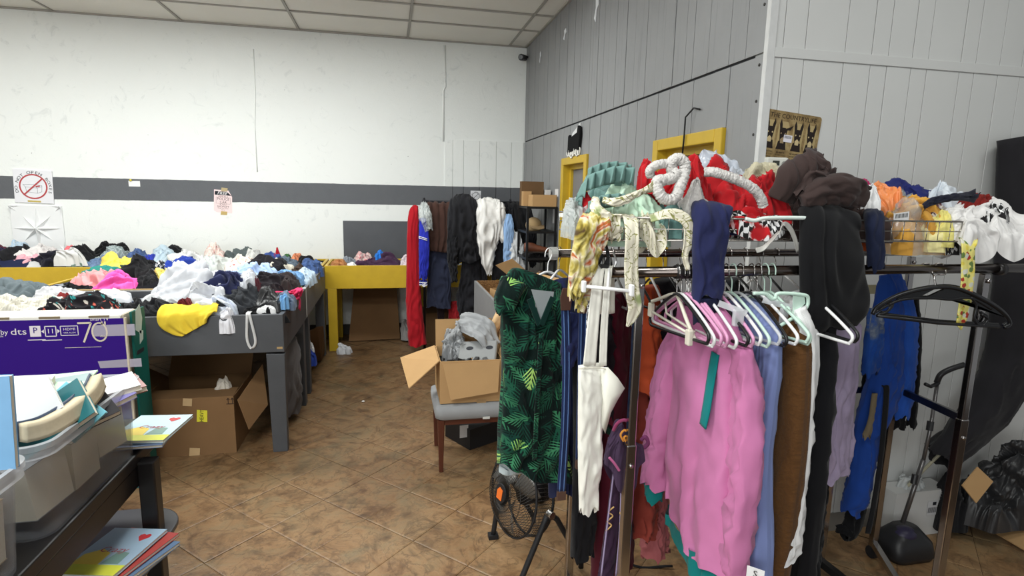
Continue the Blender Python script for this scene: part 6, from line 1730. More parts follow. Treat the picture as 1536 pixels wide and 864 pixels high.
tubecloth('sleeve', [(1.0, 1.45, 1.32, .05, .03), (1.02, 1.42, 1.15, .055, .04), (1.03, 1.42, .9, .058, .045), (1.04, 1.44, .62, .052, .04), (1.05, 1.45, .5, .048, .04)], PINK, (0.3, 1, 0), 704, 3, (.006, .018), None, pk, 36, 40)
ribbon('placket', [at((0.953, 1.493, 1.292), .020), at((0.947, 1.497, 1.207), .020), at((0.943, 1.501, 1.121), .020), at((0.940, 1.509, 1.053), .018)], TEAL, (0, 1, 0), 705, 1, .001, None, pk, 20, 6, .004)
bl = thing('shirt', 'periwinkle blue long shirt hanging behind the pink pullover', 'clothing', (1.14, 1.6, .4), FB)
tubecloth('shirt_body', [(1.12, 1.60, 1.43, .06, .03), (1.125, 1.60, 1.38, .15, .03), (1.13, 1.60, 1.30, .19, .035), (1.14, 1.62, .9, .20, .05), (1.16, 1.62, .40, .25, .06)], (122, 136, 184), (0.1, 1, 0), 711, 3, (.002, .012), 'knit', bl, 50, 80)
szt = obj('size_tag', MB().prism([(-.025, -.02), (.025, -.02), (.025, .02), (-.025, .02)], (1.062, 1.360, 0.638), (.7, -.7, 0), BZ, (-.7, -.7, 0), .002), solid((228, 228, 228), .6, .2), bl)
m = MB(); put_text(m, 'S', .03, (1.058, 1.355, 0.642), (.7, -.7, 0), BZ, (-.7, -.7, 0), .0022)
obj('size_letter', m, INK, szt)
cloth(tubecloth('fleece_jacket', [(1.215, 1.60, 1.42, .06, .03), (1.22, 1.60, 1.37, .15, .04), (1.225, 1.60, 1.28, .185, .05), (1.24, 1.60, .9, .19, .055), (1.25, 1.62, .45, .17, .05)], (92, 62, 34), (0.1, 1, 0), 721, 3, (.002, .010), 'fleece', None, 50, 80), 'dark brown textured fleece jacket between blue shirt and white sweater', FB)
ws = thing('sweater', 'white ribbed sweater with long sleeve right of the brown fleece', 'clothing', (1.32, 1.6, .5), FB)
tubecloth('sweater_body', [(1.31, 1.66, 1.43, .05, .03), (1.315, 1.66, 1.38, .11, .03), (1.33, 1.66, 1.28, .15, .035), (1.35, 1.68, .95, .15, .04), (1.36, 1.68, .72, .15, .04)], (226, 226, 226), (0.1, 1, 0), 731, 4, (.004, .014), 'knit', ws, 40, 70)
tubecloth('sleeve', [at((1.201, 1.470, 1.430), .022, .02), at((1.226, 1.460, 1.353), .032, .025), at((1.246, 1.460, 1.140), .040, .03), at((1.253, 1.460, 0.918), .042, .03), at((1.250, 1.460, 0.687), .036, .026), at((1.246, 1.460, 0.598), .030, .022)], (228, 228, 228), (0.4, 1, 0), 732, 3, (.003, .010), 'knit', ws, 44, 40)
cloth(tubecloth('trousers', [(1.40, 1.63, 1.36, .10, .03), (1.41, 1.63, 1.0, .12, .04), (1.42, 1.63, .5, .10, .04), (1.42, 1.63, .22, .09, .04)], (24, 24, 27), (0.1, 1, 0), 735, 4, (.004, .016)), 'black trousers hanging right of the white sweater', FB)
# white overalls / apron on the bar end
ap = thing('apron', 'white canvas apron with wide straps hung over the left bar end', 'clothing', (0.614, 1.560, 0.770), FB)
CAN = (232, 230, 220)
tubecloth('apron_body', [at((0.585, 1.565, 1.252), .040, .012), at((0.587, 1.560, 1.214), .042, .016), at((0.590, 1.560, 1.162), .042, .02), at((0.592, 1.560, 1.055), .040, .02), at((0.594, 1.560, 0.924), .036, .018), at((0.596, 1.560, 0.776), .029, .014)], CAN, (1, .15, 0), 741, 3, (.001, .006), None, ap, 44, 60)
ribbon('strap', [at((0.576, 1.550, 1.253), .020), at((0.584, 1.555, 1.390), .018), at((0.598, 1.570, 1.517), .017), at((0.608, 1.590, 1.540), .017), at((0.632, 1.630, 1.531), .016), at((0.650, 1.640, 1.391), .015)], CAN, (1, .1, 0), 742, 2, .002, None, ap, 50, 10, .004)
ribbon('strap', [at((0.620, 1.555, 1.248), .012), at((0.621, 1.560, 1.388), .011), at((0.630, 1.572, 1.516), .011), at((0.638, 1.590, 1.540), .011), at((0.663, 1.630, 1.526), .010), at((0.676, 1.640, 1.390), .010)], CAN, (1, .1, 0), 743, 2, .002, None, ap, 50, 8, .004)
fv = [(0.613, 1.548, 1.246), (0.633, 1.545, 1.246), (0.661, 1.536, 1.216), (0.684, 1.532, 1.183), (0.664, 1.536, 1.145), (0.647, 1.540, 1.106), (0.636, 1.548, 1.035), (0.625, 1.550, 1.057)]
cen = tuple(np.mean(np.array(fv), axis=0) + np.array((-.004, -.010, 0)))
m = MB().add(fv + [cen], [(i_, (i_ + 1) % 8, 8) for i_ in range(8)])
obj('pocket_flap', m, fab((226, 224, 212)), ap, True, solid_th=.004)
stm = MB(); stm.tube([tuple(p) for p in _cr([(0.541, 1.545, 1.246), (0.585, 1.540, 1.248), (0.624, 1.543, 1.243)], 14)], .0015, 4)
obj('stitching', stm, solid((196, 192, 178), .8, .1), ap)

# ================================================================== CLOTHES ON THE REAR BAR, LEFT END
RB = 'clothes on the rear bar'
gd = thing('dress', 'dark green palm leaf print dress on a white hanger, left end of rack', 'clothing', (0.549, 2.060, 0.622), RB)
LV = (20, 60, 46)
tubecloth('dress_body', [at((0.555, 2.090, 1.445), .10, .03), at((0.541, 2.080, 1.400), .135, .04), at((0.536, 2.060, 1.305), .140, .05), at((0.540, 2.040, 1.074), .140, .055), at((0.538, 2.030, 0.861), .150, .06), at((0.543, 2.030, 0.672), .155, .065)], LV, (.96, .28, 0), 751, 5, (.003, .018), 'leaf', gd, 60, 90, skew=-.075)
tubecloth('sleeve', [at((0.441, 2.020, 1.431), .05, .03), at((0.411, 1.990, 1.385), .045, .035), at((0.402, 1.980, 1.330), .035, .035)], LV, (.8, .2, .5), 752, 3, (.004, .01), 'leaf', gd, 24, 40)
tubecloth('hem_lining', [at((0.536, 2.045, 0.855), .125, .04), at((0.533, 2.040, 0.718), .135, .045), at((0.534, 2.040, 0.682), .135, .045)], (172, 184, 188), (.96, .28, 0), 753, 5, (.014, .02), None, gd, 20, 60, skew=-.055)
obj('neck_lining', MB().prism([(-.045, .035), (.052, .020), (.048, -.012), (.002, -.095)], (0.541, 1.988, 1.378), (.96, .28, 0), BZ, (.28, -.96, 0), .003), fab((158, 166, 168)), gd)
m = MB()
for s in (-1, 1):
    m.beam(Vector((0.539, 1.984, 1.379)) + Vector((.96, .28, 0)) * (.050 * s), Vector((0.537, 1.976, 1.380)) + Vector((.004 * s, 0, -.100)), .022, .004, (.28, -.96, 0))
obj('collar', m, fab(LV, 'leaf'), gd)
ribbon('placket', [at((0.542, 1.978, 1.247), .010), at((0.528, 1.955, 0.998), .010), at((0.521, 1.945, 0.765), .010)], (14, 44, 36), (.96, .28, 0), 754, 1, .002, 'leaf', gd, 24, 5, .003)
hg = hanger('white tubular hanger carrying the green leaf dress', (0.601, 2.120, 1.529)[0], 2.12, BZ_ + .002, .55, WH_, .05, 'hangers at the left rack end', False)
hanger('white hanger behind the green leaf dress', .66, RY + .02, BZ_ + .002, .9, WH_, 0, 'hangers at the left rack end')
cloth(tubecloth('shirt', [at((0.685, 2.180, 1.414), .06, .03), at((0.696, 2.150, 1.338), .10, .04), at((0.704, 2.120, 1.152), .09, .05), at((0.698, 2.120, 0.870), .08, .05), at((0.711, 2.120, 0.531), .08, .05)], (34, 40, 72), (.9, .4, 0), 756, 4, (.004, .016)), 'dark navy shirt close behind the green leaf dress', RB)
cloth(tubecloth('trousers', [at((0.700, 1.950, 1.198), .05, .02), at((0.727, 1.950, 0.828), .055, .03), at((0.726, 1.950, 0.336), .045, .03)], (22, 22, 25), (1, .3, 0), 757, 3, (.004, .012)), 'black trousers hanging low behind the white apron', RB)
def suspender(label, px, seed):
    e = thing('suspenders', label, 'clothing', px[-1], 'navy suspenders')
    NV = (30, 42, 78)
    rows = [tuple(p) + (.0165,) for p in px]
    ribbon('strap', rows, NV, (1, 0, 0), seed, 1, .002, None, e, 40, 6, .004)
    for s in (-.008, .008):
        ribbon('stripe', [(p[0] + s, p[1] - .005, p[2], .0022) for p in px], (76, 104, 150), (1, 0, 0), seed, 1, .002, None, e, 40, 3, .001)
    t = Vector(px[0])
    obj('leather_tab', MB().prism([(-.018, -.05), (.018, -.05), (.022, .0), (.014, .03), (-.014, .03), (-.022, 0)], t + Vector((0, -.008, .01)), BX, BZ, BN, .004), solid((74, 50, 40), .5, .3), e, bevel=.003)
    t = Vector(px[-1])
    obj('end_clip', MB().box(t.x - .016, t.x + .016, t.y - .008, t.y + .008, t.z - .03, t.z + .004), solid((84, 62, 52), .5, .3), e)
suspender('navy suspenders with brown leather tab in front of the green leaf dress', [(0.598, 1.880, 1.394), (0.612, 1.880, 1.171), (0.616, 1.880, 0.919), (0.610, 1.880, 0.663)], 761)
suspender('navy suspenders hanging just left of the white apron', [(0.639, 1.800, 1.399), (0.643, 1.800, 1.145), (0.649, 1.800, 0.825)], 762)
cloth(tubecloth('sleeve', [at((0.658, 1.920, 1.332), .03, .02), at((0.636, 1.900, 1.226), .04, .02), at((0.624, 1.900, 1.152), .025, .02)], (30, 36, 70), (1, 0, -.4), 763, 3, (.003, .008)), 'navy sleeve poking out between the two suspenders', RB)
cloth(tubecloth('scarf', [at((0.637, 1.720, 1.484), .014, .010), at((0.640, 1.720, 1.262), .016, .012), at((0.643, 1.720, 0.984), .018, .012)], (60, 58, 64), (1, 0, 0), 764, 3, (.002, .006), 'speck'), 'narrow grey speckled scarf behind the apron straps', RB)
# dark clothes seen between the posts
INN = [
 ('dress', 'long maroon velvet dress behind the white apron', (76, 20, 34), [at((0.841, 2.050, 1.380), .05, .03), at((0.856, 2.050, 1.300), .09, .04), at((0.875, 2.050, 0.943), .10, .05), at((0.891, 2.050, 0.537), .11, .06), at((0.904, 2.050, 0.162), .12, .06)]),
 ('blouse', 'black blouse hanging left of the maroon dress', (26, 24, 28), [at((0.772, 2.000, 1.390), .05, .03), at((0.788, 2.000, 1.181), .08, .04), at((0.812, 2.000, 0.855), .07, .04)]),
 ('blouse', 'burnt orange blouse behind the left rack post', (180, 76, 44), [at((0.991, 2.050, 1.404), .04, .03), at((1.006, 2.050, 1.296), .07, .04), at((1.021, 2.050, 1.104), .05, .05), at((1.000, 2.050, 0.979), .03, .04)]),
 ('skirt', 'rust red long skirt right of the left rack post', (150, 66, 56), [at((1.020, 2.100, 1.032), .03, .03), at((1.042, 2.100, 0.678), .045, .04), at((1.059, 2.100, 0.305), .06, .05)]),
 ('skirt', 'dusty rose long skirt beside the rust red one', (176, 100, 104), [at((1.133, 2.200, 0.873), .03, .03), at((1.148, 2.200, 0.559), .045, .04), at((1.170, 2.200, 0.122), .05, .05)]),
 ('coat', 'black coat hanging behind the pink pullover', (22, 20, 24), [at((1.081, 2.120, 1.419), .05, .04), at((1.101, 2.120, 1.308), .11, .05), at((1.135, 2.120, 0.902), .12, .05), at((1.160, 2.120, 0.628), .12, .05)]),
 ('coat', 'dark charcoal coat behind the blue shirt', (34, 34, 38), [at((1.398, 2.150, 1.411), .06, .04), at((1.418, 2.150, 1.266), .14, .05), at((1.486, 2.150, 0.809), .14, .05), at((1.540, 2.150, 0.219), .14, .05)]),
]
for k, (nm, lb, rgb, rows) in enumerate(INN):
    cloth(tubecloth(nm, rows, rgb, (.7, .7, 0), 770 + k, 4, (.004, .022), None, None, 44, 64), lb, RB)
# purple embroidered bag hanging from the post
eb = thing('embroidered_bag', 'purple embroidered bag with pink cords hanging by the left rack post', 'bag', (0.783, 1.680, 0.449))
PU = (70, 54, 76)
lump('bag_body', None, None, None, PU, *(0.680, 0.826, 0.830, 1.024, 1.62, 0.09), 781, None, 14, .06, 44, parent=eb, droop=.55, main=1.2, peak=(0, 0))
tubecloth('bag_panel', [at((0.750, 1.700, 0.817), .02, .012), at((0.740, 1.700, 0.619), .024, .014), at((0.725, 1.700, 0.426), .028, .016)], (56, 38, 58), (1, .2, 0), 782, 3, (.003, .008), None, eb, 24, 30)
tubecloth('bag_panel', [at((0.769, 1.690, 0.820), .014, .012), at((0.781, 1.690, 0.621), .018, .014), at((0.776, 1.690, 0.427), .020, .016)], (86, 26, 44), (1, .2, 0), 783, 3, (.003, .008), None, eb, 24, 30)
def cord(name, pts, r, rgb):
    obj(name, MB().tube([tuple(p) for p in _cr(pts, 24)], r, 6), fab(rgb), eb, True)
cord('pink_handle', [(0.697, 1.630, 1.005), (0.705, 1.620, 1.033), (0.727, 1.620, 1.043), (0.749, 1.620, 1.033)], .0055, (150, 66, 104))
cord('pink_cord', [(0.681, 1.615, 0.921), (0.696, 1.610, 0.904), (0.717, 1.612, 0.874)], .0045, (206, 110, 160))
cord('pink_cord', [(0.811, 1.660, 0.951), (0.820, 1.650, 0.966), (0.831, 1.650, 0.944), (0.823, 1.660, 0.922)], .007, (120, 60, 100))
cord('gold_flower', [(0.725, 1.610, 0.975), (0.714, 1.610, 0.998), (0.727, 1.610, 1.013), (0.739, 1.610, 0.997), (0.725, 1.608, 0.989), (0.739, 1.610, 0.965)], .0035, (222, 150, 62))
for a, b in ((918, 906), (930, 926)):
    zz = [(a + (b - a) * k / 9, 770 + 4.2 * k) for k in range(10)]
cord('gold_zigzag', [(0.732, 1.672, 0.711), (0.713, 1.672, 0.694), (0.729, 1.672, 0.677), (0.710, 1.672, 0.659), (0.726, 1.672, 0.643), (0.707, 1.672, 0.625)], .0025, (206, 170, 110))
cord('gold_zigzag', [(0.764, 1.662, 0.709), (0.750, 1.662, 0.691), (0.768, 1.662, 0.672), (0.752, 1.662, 0.654), (0.768, 1.662, 0.634)], .0025, (206, 170, 110))
cord('lavender_piping', [(0.725, 1.672, 0.843), (0.712, 1.672, 0.664), (0.698, 1.672, 0.455)], .003, (150, 138, 170))
cord('lavender_piping', [(0.747, 1.662, 0.831), (0.753, 1.662, 0.641), (0.748, 1.662, 0.456)], .003, (150, 138, 170))

# ================================================================== REAR BAR, RIGHT END
cloth(tubecloth('dress', [at((1.832, 2.120, 1.411), .06, .04), at((1.840, 2.100, 1.266), .09, .05), at((1.890, 2.100, 0.866), .09, .05), at((1.894, 2.100, 0.346), .09, .05), at((1.899, 2.100, 0.003), .08, .05)], (30, 30, 32), (.9, .4, 0), 801, 4, (.004, .02)), 'black dress hanging left of the lavender shirt', RB)
cloth(tubecloth('shirt', [at((1.898, 2.020, 1.253), .04, .03), at((1.887, 2.000, 1.200), .055, .04), at((1.873, 1.980, 1.001), .075, .04), at((1.874, 1.980, 0.791), .082, .045), at((1.880, 1.980, 0.569), .085, .045)], (172, 158, 186), (.95, .3, 0), 802, 4, (.004, .014)), 'lavender shirt hanging between black dress and blue jacket', RB)
bj = thing('jacket', 'blue satin jacket with grey tie dye patch hanging by the white wall', 'clothing', (2.253, 2.100, 0.275), RB)
BLU = (32, 66, 142)
tubecloth('jacket_body', [at((2.192, 2.120, 1.431), .055, .03), at((2.195, 2.100, 1.349), .085, .045), at((2.188, 2.080, 1.171), .105, .05), at((2.202, 2.080, 0.983), .105, .05), at((2.143, 2.080, 0.698), .075, .05), at((2.132, 2.080, 0.468), .06, .045), at((2.099, 2.080, 0.310), .045, .03)], BLU, (.95, .3, 0), 803, 5, (.004, .018), None, bj, 50, 70)
tubecloth('sleeve', [at((2.231, 2.080, 1.352), .04, .03), at((2.267, 2.060, 1.173), .042, .03), at((2.293, 2.060, 0.922), .036, .028), at((2.294, 2.060, 0.778), .030, .024)], (38, 78, 160), (.9, .3, 0), 804, 3, (.003, .010), None, bj, 30, 40)
tubecloth('front_panel', [at((2.063, 2.050, 1.295), .03, .02), at((2.057, 2.030, 1.157), .045, .025), at((2.058, 2.030, 1.006), .040, .02)], BLU, (.95, .3, 0), 805, 3, (.003, .010), 'tiedye', bj, 24, 40)
tubecloth('black_trim', [at((2.329, 2.120, 1.344), .018, .02), at((2.377, 2.110, 1.094), .018, .02), at((2.400, 2.100, 0.705), .016, .02)], (18, 18, 20), (.95, .3, 0), 806, 2, (.002, .005), None, bj, 24, 24)
obj('label_sticker', MB().prism([(-.02, -.02), (.02, -.02), (.02, .02), (-.02, .02)], (2.014, 2.030, 1.382), BX, BZ, BN, .002), solid((156, 150, 120), .5, .3), bj)
cloth(tubecloth('trousers', [at((2.212, 2.160, 0.957), .06, .03), at((2.220, 2.160, 0.692), .06, .03), at((2.184, 2.140, 0.224), .05, .03), at((2.125, 2.140, 0.160), .03, .03)], (20, 20, 22), (.95, .3, 0), 807, 3, (.004, .012)), 'black trousers hanging below the blue jacket', RB)
cloth(tubecloth('trousers', [at((2.387, 2.200, 0.936), .05, .03), at((2.418, 2.200, 0.662), .05, .03)], (20, 20, 22), (.95, .3, 0), 808, 3, (.003, .010)), 'black trouser leg right of the blue jacket by the wall', RB)
cloth(ribbon('belt', [at((2.133, 2.020, 0.950), .012), at((2.131, 2.000, 0.920), .013), at((2.146, 2.000, 0.638), .012), at((2.141, 2.000, 0.379), .012), at((2.131, 2.000, 0.247), .014)], (26, 26, 28), (1, 0, 0), 809, 1, .002, None, None, 40, 6, .005), 'black leather belt hung over the rear rail', RB, 'belt')
m = MB()
for k, p in enumerate(((2.124, 1.990, 0.452), (2.124, 1.990, 0.425), (2.125, 1.990, 0.396))):
    m.ball(p, .004, .004, .004, 8, 5)
cloth(tubecloth('tie_belt', [at((2.048, 1.980, 0.932), .012, .008), at((2.045, 1.980, 0.810), .012, .008), at((2.032, 1.980, 0.734), .018, .010)], (110, 98, 78), (1, 0, 0), 810, 2, (.001, .003), None, None, 20, 20), 'olive brown cord belt dangling before the blue jacket', RB, 'belt')

# ================================================================== HANGING DOWN FROM THE BASKET
BKT = 'clothes on the wire basket'
nv = thing('sweatshirt', 'navy sweatshirt sleeve hanging down from the basket over the hangers', 'clothing', (0.950, 1.560, 1.379), BKT)
NAVY = (38, 42, 78)
slv = tubecloth('sleeve', [at((0.994, 1.640, 1.722), .062, .02), at((0.956, 1.585, 1.703), .058, .03), at((0.945, 1.560, 1.627), .054, .03), at((0.948, 1.555, 1.526), .050, .028), at((0.943, 1.550, 1.449), .046, .026)], NAVY, (1, .1, 0), 821, 3, (.003, .010), None, nv, 40, 50)
tubecloth('cuff', [at((0.942, 1.550, 1.453), .046, .026), at((0.944, 1.550, 1.382), .036, .022)], (26, 30, 56), (1, .1, 0), 822, 3, (.003, .003), None, slv, 14, 50)
lump('body_bunch', None, None, None, NAVY, *(0.957, 1.117, 1.685, 1.731, 1.62, 0.2), 823, None, 14, .09, 40, parent=nv)
cloth(tubecloth('skirt', [at((1.440, 1.660, 1.710), .085, .03), at((1.378, 1.585, 1.685), .098, .035), at((1.370, 1.555, 1.587), .112, .04), at((1.392, 1.550, 1.480), .118, .045), at((1.408, 1.550, 1.392), .118, .045), at((1.418, 1.555, 1.350), .085, .03)], (22, 22, 24), (1, .1, 0), 824, 2, (.004, .012), None, None, 46, 80), 'black skirt hanging over the basket front at the middle of the rack', BKT)
cloth(tubecloth('trousers', [at((1.617, 1.660, 1.708), .03, .02), at((1.555, 1.590, 1.688), .028, .02), at((1.560, 1.580, 1.606), .027, .02), at((1.573, 1.580, 1.535), .026, .018)], (30, 36, 58), (1, .1, 0), 825, 2, (.002, .006), None, None, 26, 30), 'dark navy cloth hanging over the basket right of the black skirt', BKT)
cloth(tubecloth('scarf', [at((0.660, 1.740, 1.684), .03, .02), at((0.593, 1.600, 1.670), .048, .025), at((0.566, 1.580, 1.605), .046, .022), at((0.549, 1.580, 1.526), .038, .02), at((0.527, 1.580, 1.455), .018, .014)], (196, 176, 110), (1, .1, .2), 826, 5, (.006, .014), 'swirl', None, 44, 60), 'sheer yellow and rust swirl print scarf over the left basket corner', BKT)
cloth(tubecloth('scarf', [at((0.581, 1.600, 1.533), .03, .012), at((0.567, 1.600, 1.473), .028, .012), at((0.552, 1.600, 1.418), .012, .01)], (76, 62, 40), (1, .1, .2), 827, 4, (.004, .010), 'swirl', None, 24, 40), 'dark end of the swirl print scarf below its yellow part', BKT)
e = thing('sash', 'cream and olive paisley sash hanging long before the left rack post', 'clothing', (0.695, 1.530, 1.383), BKT)
ribbon('sash_strip', [at((0.712, 1.660, 1.697), .022), at((0.698, 1.590, 1.687), .022), at((0.691, 1.555, 1.646), .022), at((0.692, 1.550, 1.549), .0225), at((0.699, 1.545, 1.470), .0225), at((0.708, 1.545, 1.430), .022), at((0.699, 1.545, 1.393), .016), at((0.688, 1.545, 1.369), .004)], (222, 216, 196), (1, .05, 0), 828, 1, .004, 'paisley', e, 56, 12, .003)
e = thing('sash', 'shorter cream paisley sash ending in a narrow tail left of the navy sleeve', 'clothing', (0.883, 1.580, 1.536), BKT)
ribbon('sash_strip', [at((0.766, 1.600, 1.688), .016), at((0.812, 1.585, 1.703), .016), at((0.855, 1.575, 1.696), .018), at((0.879, 1.570, 1.666), .017), at((0.881, 1.570, 1.616), .016), at((0.873, 1.570, 1.576), .010), at((0.887, 1.570, 1.535), .006)], (222, 216, 196), (.7, .05, .5), 829, 1, .005, 'paisley', e, 50, 10, .003)
cloth(ribbon('tie', [at((2.026, 1.660, 1.642), .026), at((1.930, 1.575, 1.621), .028), at((1.933, 1.565, 1.539), .029), at((1.941, 1.565, 1.447), .028), at((1.940, 1.565, 1.376), .025), at((1.935, 1.565, 1.343), .018), at((1.942, 1.565, 1.319), .002)], (232, 222, 130), (1, .05, .05), 830, 1, .003, 'floral_tie', None, 50, 12, .004), 'yellow necktie with red and green flowers under the white sweater', BKT, 'tie')
cloth(ribbon('clear_strap', [at((1.121, 1.580, 1.593), .008), at((1.145, 1.575, 1.604), .008), at((1.188, 1.570, 1.652), .008), at((1.209, 1.570, 1.677), .008), at((1.245, 1.575, 1.644), .008), at((1.273, 1.580, 1.589), .007)], (184, 182, 176), (.6, .1, .7), 831, 1, .002, 'satin', None, 40, 8, .002), 'grey ribbon strap looped on the basket front left of the black skirt', BKT, 'strap')
e = thing('mint_hanger', 'pale mint hanger bar sticking out level below the brown jacket', 'hanger', (1.328, 1.580, 1.695))
obj('hanger_bar', MB().tube([tuple(p) for p in _cr([(1.071, 1.575, 1.692), (1.100, 1.570, 1.687), (1.141, 1.570, 1.695), (1.259, 1.570, 1.697), (1.439, 1.565, 1.695), (1.458, 1.570, 1.697)], 40)], .0062, 8), solid((220, 232, 226), .35, .4), e, True)
# cluster of black clips with a yellow tag
e = thing('hanger_cluster', 'bunch of black clip hangers with yellow size tag at the left basket end', 'hanger', (0.622, 1.620, 1.540))
m = MB(); r_ = random.Random(12)
c_ = Vector((0.629, 1.630, 1.564))
for k in range(12):
    a = r_.uniform(-.5, .5)
    p0 = c_ + Vector((r_.uniform(-.03, .03), r_.uniform(-.03, .03), r_.uniform(.0, .05))); p1 = p0 + Vector((math.sin(a) * .09, r_.uniform(-.02, .02), -.09))
    m.beam(p0, p1, .008, .005, (0, 1, 0))
obj('clip_arm', m, solid((34, 34, 36), .35, .4), e)
m = MB()
for k in range(4):
    p0 = c_ + Vector((-.03 + .02 * k, -.02, .02))
    m.tube([tuple(p) for p in _cr([tuple(p0), tuple(p0 + Vector((.01, 0, -.03))), tuple(p0 + Vector((-.006, 0, -.06)))], 8)], .003, 5)
obj('spring', m, solid((200, 200, 200), .3, .5, .9), e)
obj('yellow_tag', MB().prism([(-.011, -.016), (.011, -.016), (.011, .016), (-.011, .016)], (0.603, 1.585, 1.604), BX, BZ, BN, .003), solid((232, 206, 70), .4, .4), e)

# ================================================================== HEAPED ON THE BASKET
tl = thing('dress', 'sage teal dress with ruffled edge heaped at the left basket end', 'clothing', (0.741, 1.800, 1.696), BKT)
SAGE = (108, 140, 135)
lump('dress_body', None, None, None, SAGE, *(0.646, 0.958, 1.677, 1.860, 1.74, 0.36), 841, None, 18, .085, 60, parent=tl)
def ruffle(name, path, rgb, parent, wdir, hw, seed, waves, amp):
    return ribbon(name, [tuple(p) + (hw,) for p in path], rgb, wdir, seed, 1, .002, None, parent, 20, 6, .003)
m_pts = []
r_ = np.random.RandomState(3)
def ruffle_strip(path, depth_dir, up, n, amp, waves, hw, rgb, parent, seed):
    """gathered frill: a band that swings to and fro across its path"""
    C = _cr(path, n); q = np.linspace(0, 1, n)
    D = np.array(depth_dir, float); D /= np.linalg.norm(D); U = np.array(up, float)
    t = np.linspace(-1, 1, 7)
    sw = np.sin(q * waves * 2 * PI) * amp
    T = np.gradient(C, axis=0); T /= np.linalg.norm(T, axis=1, keepdims=True)
    V = C[:, None, :] + U[None, None] * (t[None, :] * hw)[..., None] + D[None, None] * (sw[:, None] * (0.35 + 0.65 * (1 - t[None]) / 2))[..., None] + T[:, None, :] * (np.cos(q * waves * 4 * PI)[:, None] * amp * .35 * (1 - t[None]) / 2)[..., None]
    mb = MB(); mb.v = [tuple(p) for p in V.reshape(-1, 3)]; mb.f = _grid_faces(n, 7)
    uv = np.stack([q[:, None] * 1.5 + 0 * t[None], t[None] * hw + 0 * q[:, None]], 2).reshape(-1, 2)
    return obj('ruffle', mb, fab(rgb), parent, True, uv, solid_th=.003)
ruffle_strip([(0.589, 1.750, 1.738), (0.599, 1.720, 1.784), (0.639, 1.700, 1.805), (0.693, 1.700, 1.819), (0.745, 1.700, 1.812)], (.25, -1, .2), (.15, -.25, .95), 150, .030, 6.5, .028, SAGE, tl, 1)
ruffle_strip([(0.630, 1.800, 1.820), (0.668, 1.780, 1.837), (0.718, 1.780, 1.843), (0.772, 1.780, 1.836)], (.25, -1, .2), (.1, -.3, .9), 120, .026, 5, .022, SAGE, tl, 2)
ruffle_strip([(0.593, 1.680, 1.715), (0.638, 1.660, 1.736), (0.703, 1.660, 1.741)], (.2, -1, .2), (.1, -.3, .9), 100, .024, 4, .022, SAGE, tl, 3)
mn = thing('blouse', 'pale mint blouse with paisley trim heaped below the sage dress', 'clothing', (0.721, 1.640, 1.651), BKT)
lump('blouse_body', None, None, None, (186, 212, 190), *(0.640, 0.881, 1.650, 1.804, 1.612, 0.24), 842, None, 16, .08, 56, parent=mn)
tubecloth('paisley_trim', [at((0.623, 1.620, 1.740), .010, .008), at((0.651, 1.600, 1.735), .012, .009), at((0.709, 1.600, 1.756), .009, .008), at((0.786, 1.610, 1.789), .008, .007)], (206, 204, 170), (.2, -.3, 1), 843, 3, (.003, .007), 'paisley', mn, 40, 30)
tubecloth('paisley_trim', [at((0.612, 1.660, 1.740), .012, .010), at((0.599, 1.610, 1.711), .018, .014), at((0.622, 1.595, 1.690), .020, .014), at((0.662, 1.600, 1.682), .014, .010)], (206, 204, 170), (.2, -.3, 1), 844, 3, (.003, .009), 'paisley', mn, 40, 30)
tubecloth('paisley_trim', [at((0.624, 1.600, 1.674), .022, .018), at((0.640, 1.595, 1.653), .026, .02), at((0.660, 1.600, 1.635), .014, .012)], (180, 184, 150), (1, .2, 0), 845, 3, (.005, .010), 'paisley', mn, 20, 36)
cloth(lump('blouse', None, None, None, (126, 156, 140), *(0.738, 0.841, 1.621, 1.714, 1.585, 0.14), 846, 'paisley', 14, .10, 40, droop=.7), 'grey green paisley knot hanging at the basket front', BKT)
cloth(lump('cloth', None, None, None, (104, 140, 136), *(0.813, 0.953, 1.676, 1.744, 1.6, 0.2), 847, None, 14, .09, 40), 'sage cloth between paisley knot and red Santa hood', BKT)
cloth(lump('cloth', None, None, None, (168, 28, 34), *(0.598, 0.643, 1.727, 1.764, 1.7, 0.1), 848), 'small red cloth peeking under the sage ruffles', BKT)
e = cloth(lump('tinsel_bag', None, None, None, (0, 0, 0), *(0.542, 0.640, 1.665, 1.746, 1.68, 0.2), 849, None, 26, .14, 44, mat=glassy('clear_film', (196, 202, 200), .5, .15)), 'clear crinkled plastic bag at the left end of the basket', BKT, 'bag')
m = MB(); r_ = random.Random(6)
for k in range(7):
    m.obox((.625 + .004 * (k % 2), 1.86 + .015 * k, 1.655 + .013 * (k % 4)), (.025, .03, .005), Euler((r_.uniform(-.3, .3), r_.uniform(-.3, .3), r_.uniform(-.5, .5))).to_matrix())
tag(obj('paper_tags', m, solid((220, 220, 216), .6, .2), None, False, kind='stuff'), 'bundle of white paper tags in the left basket end', 'paper')

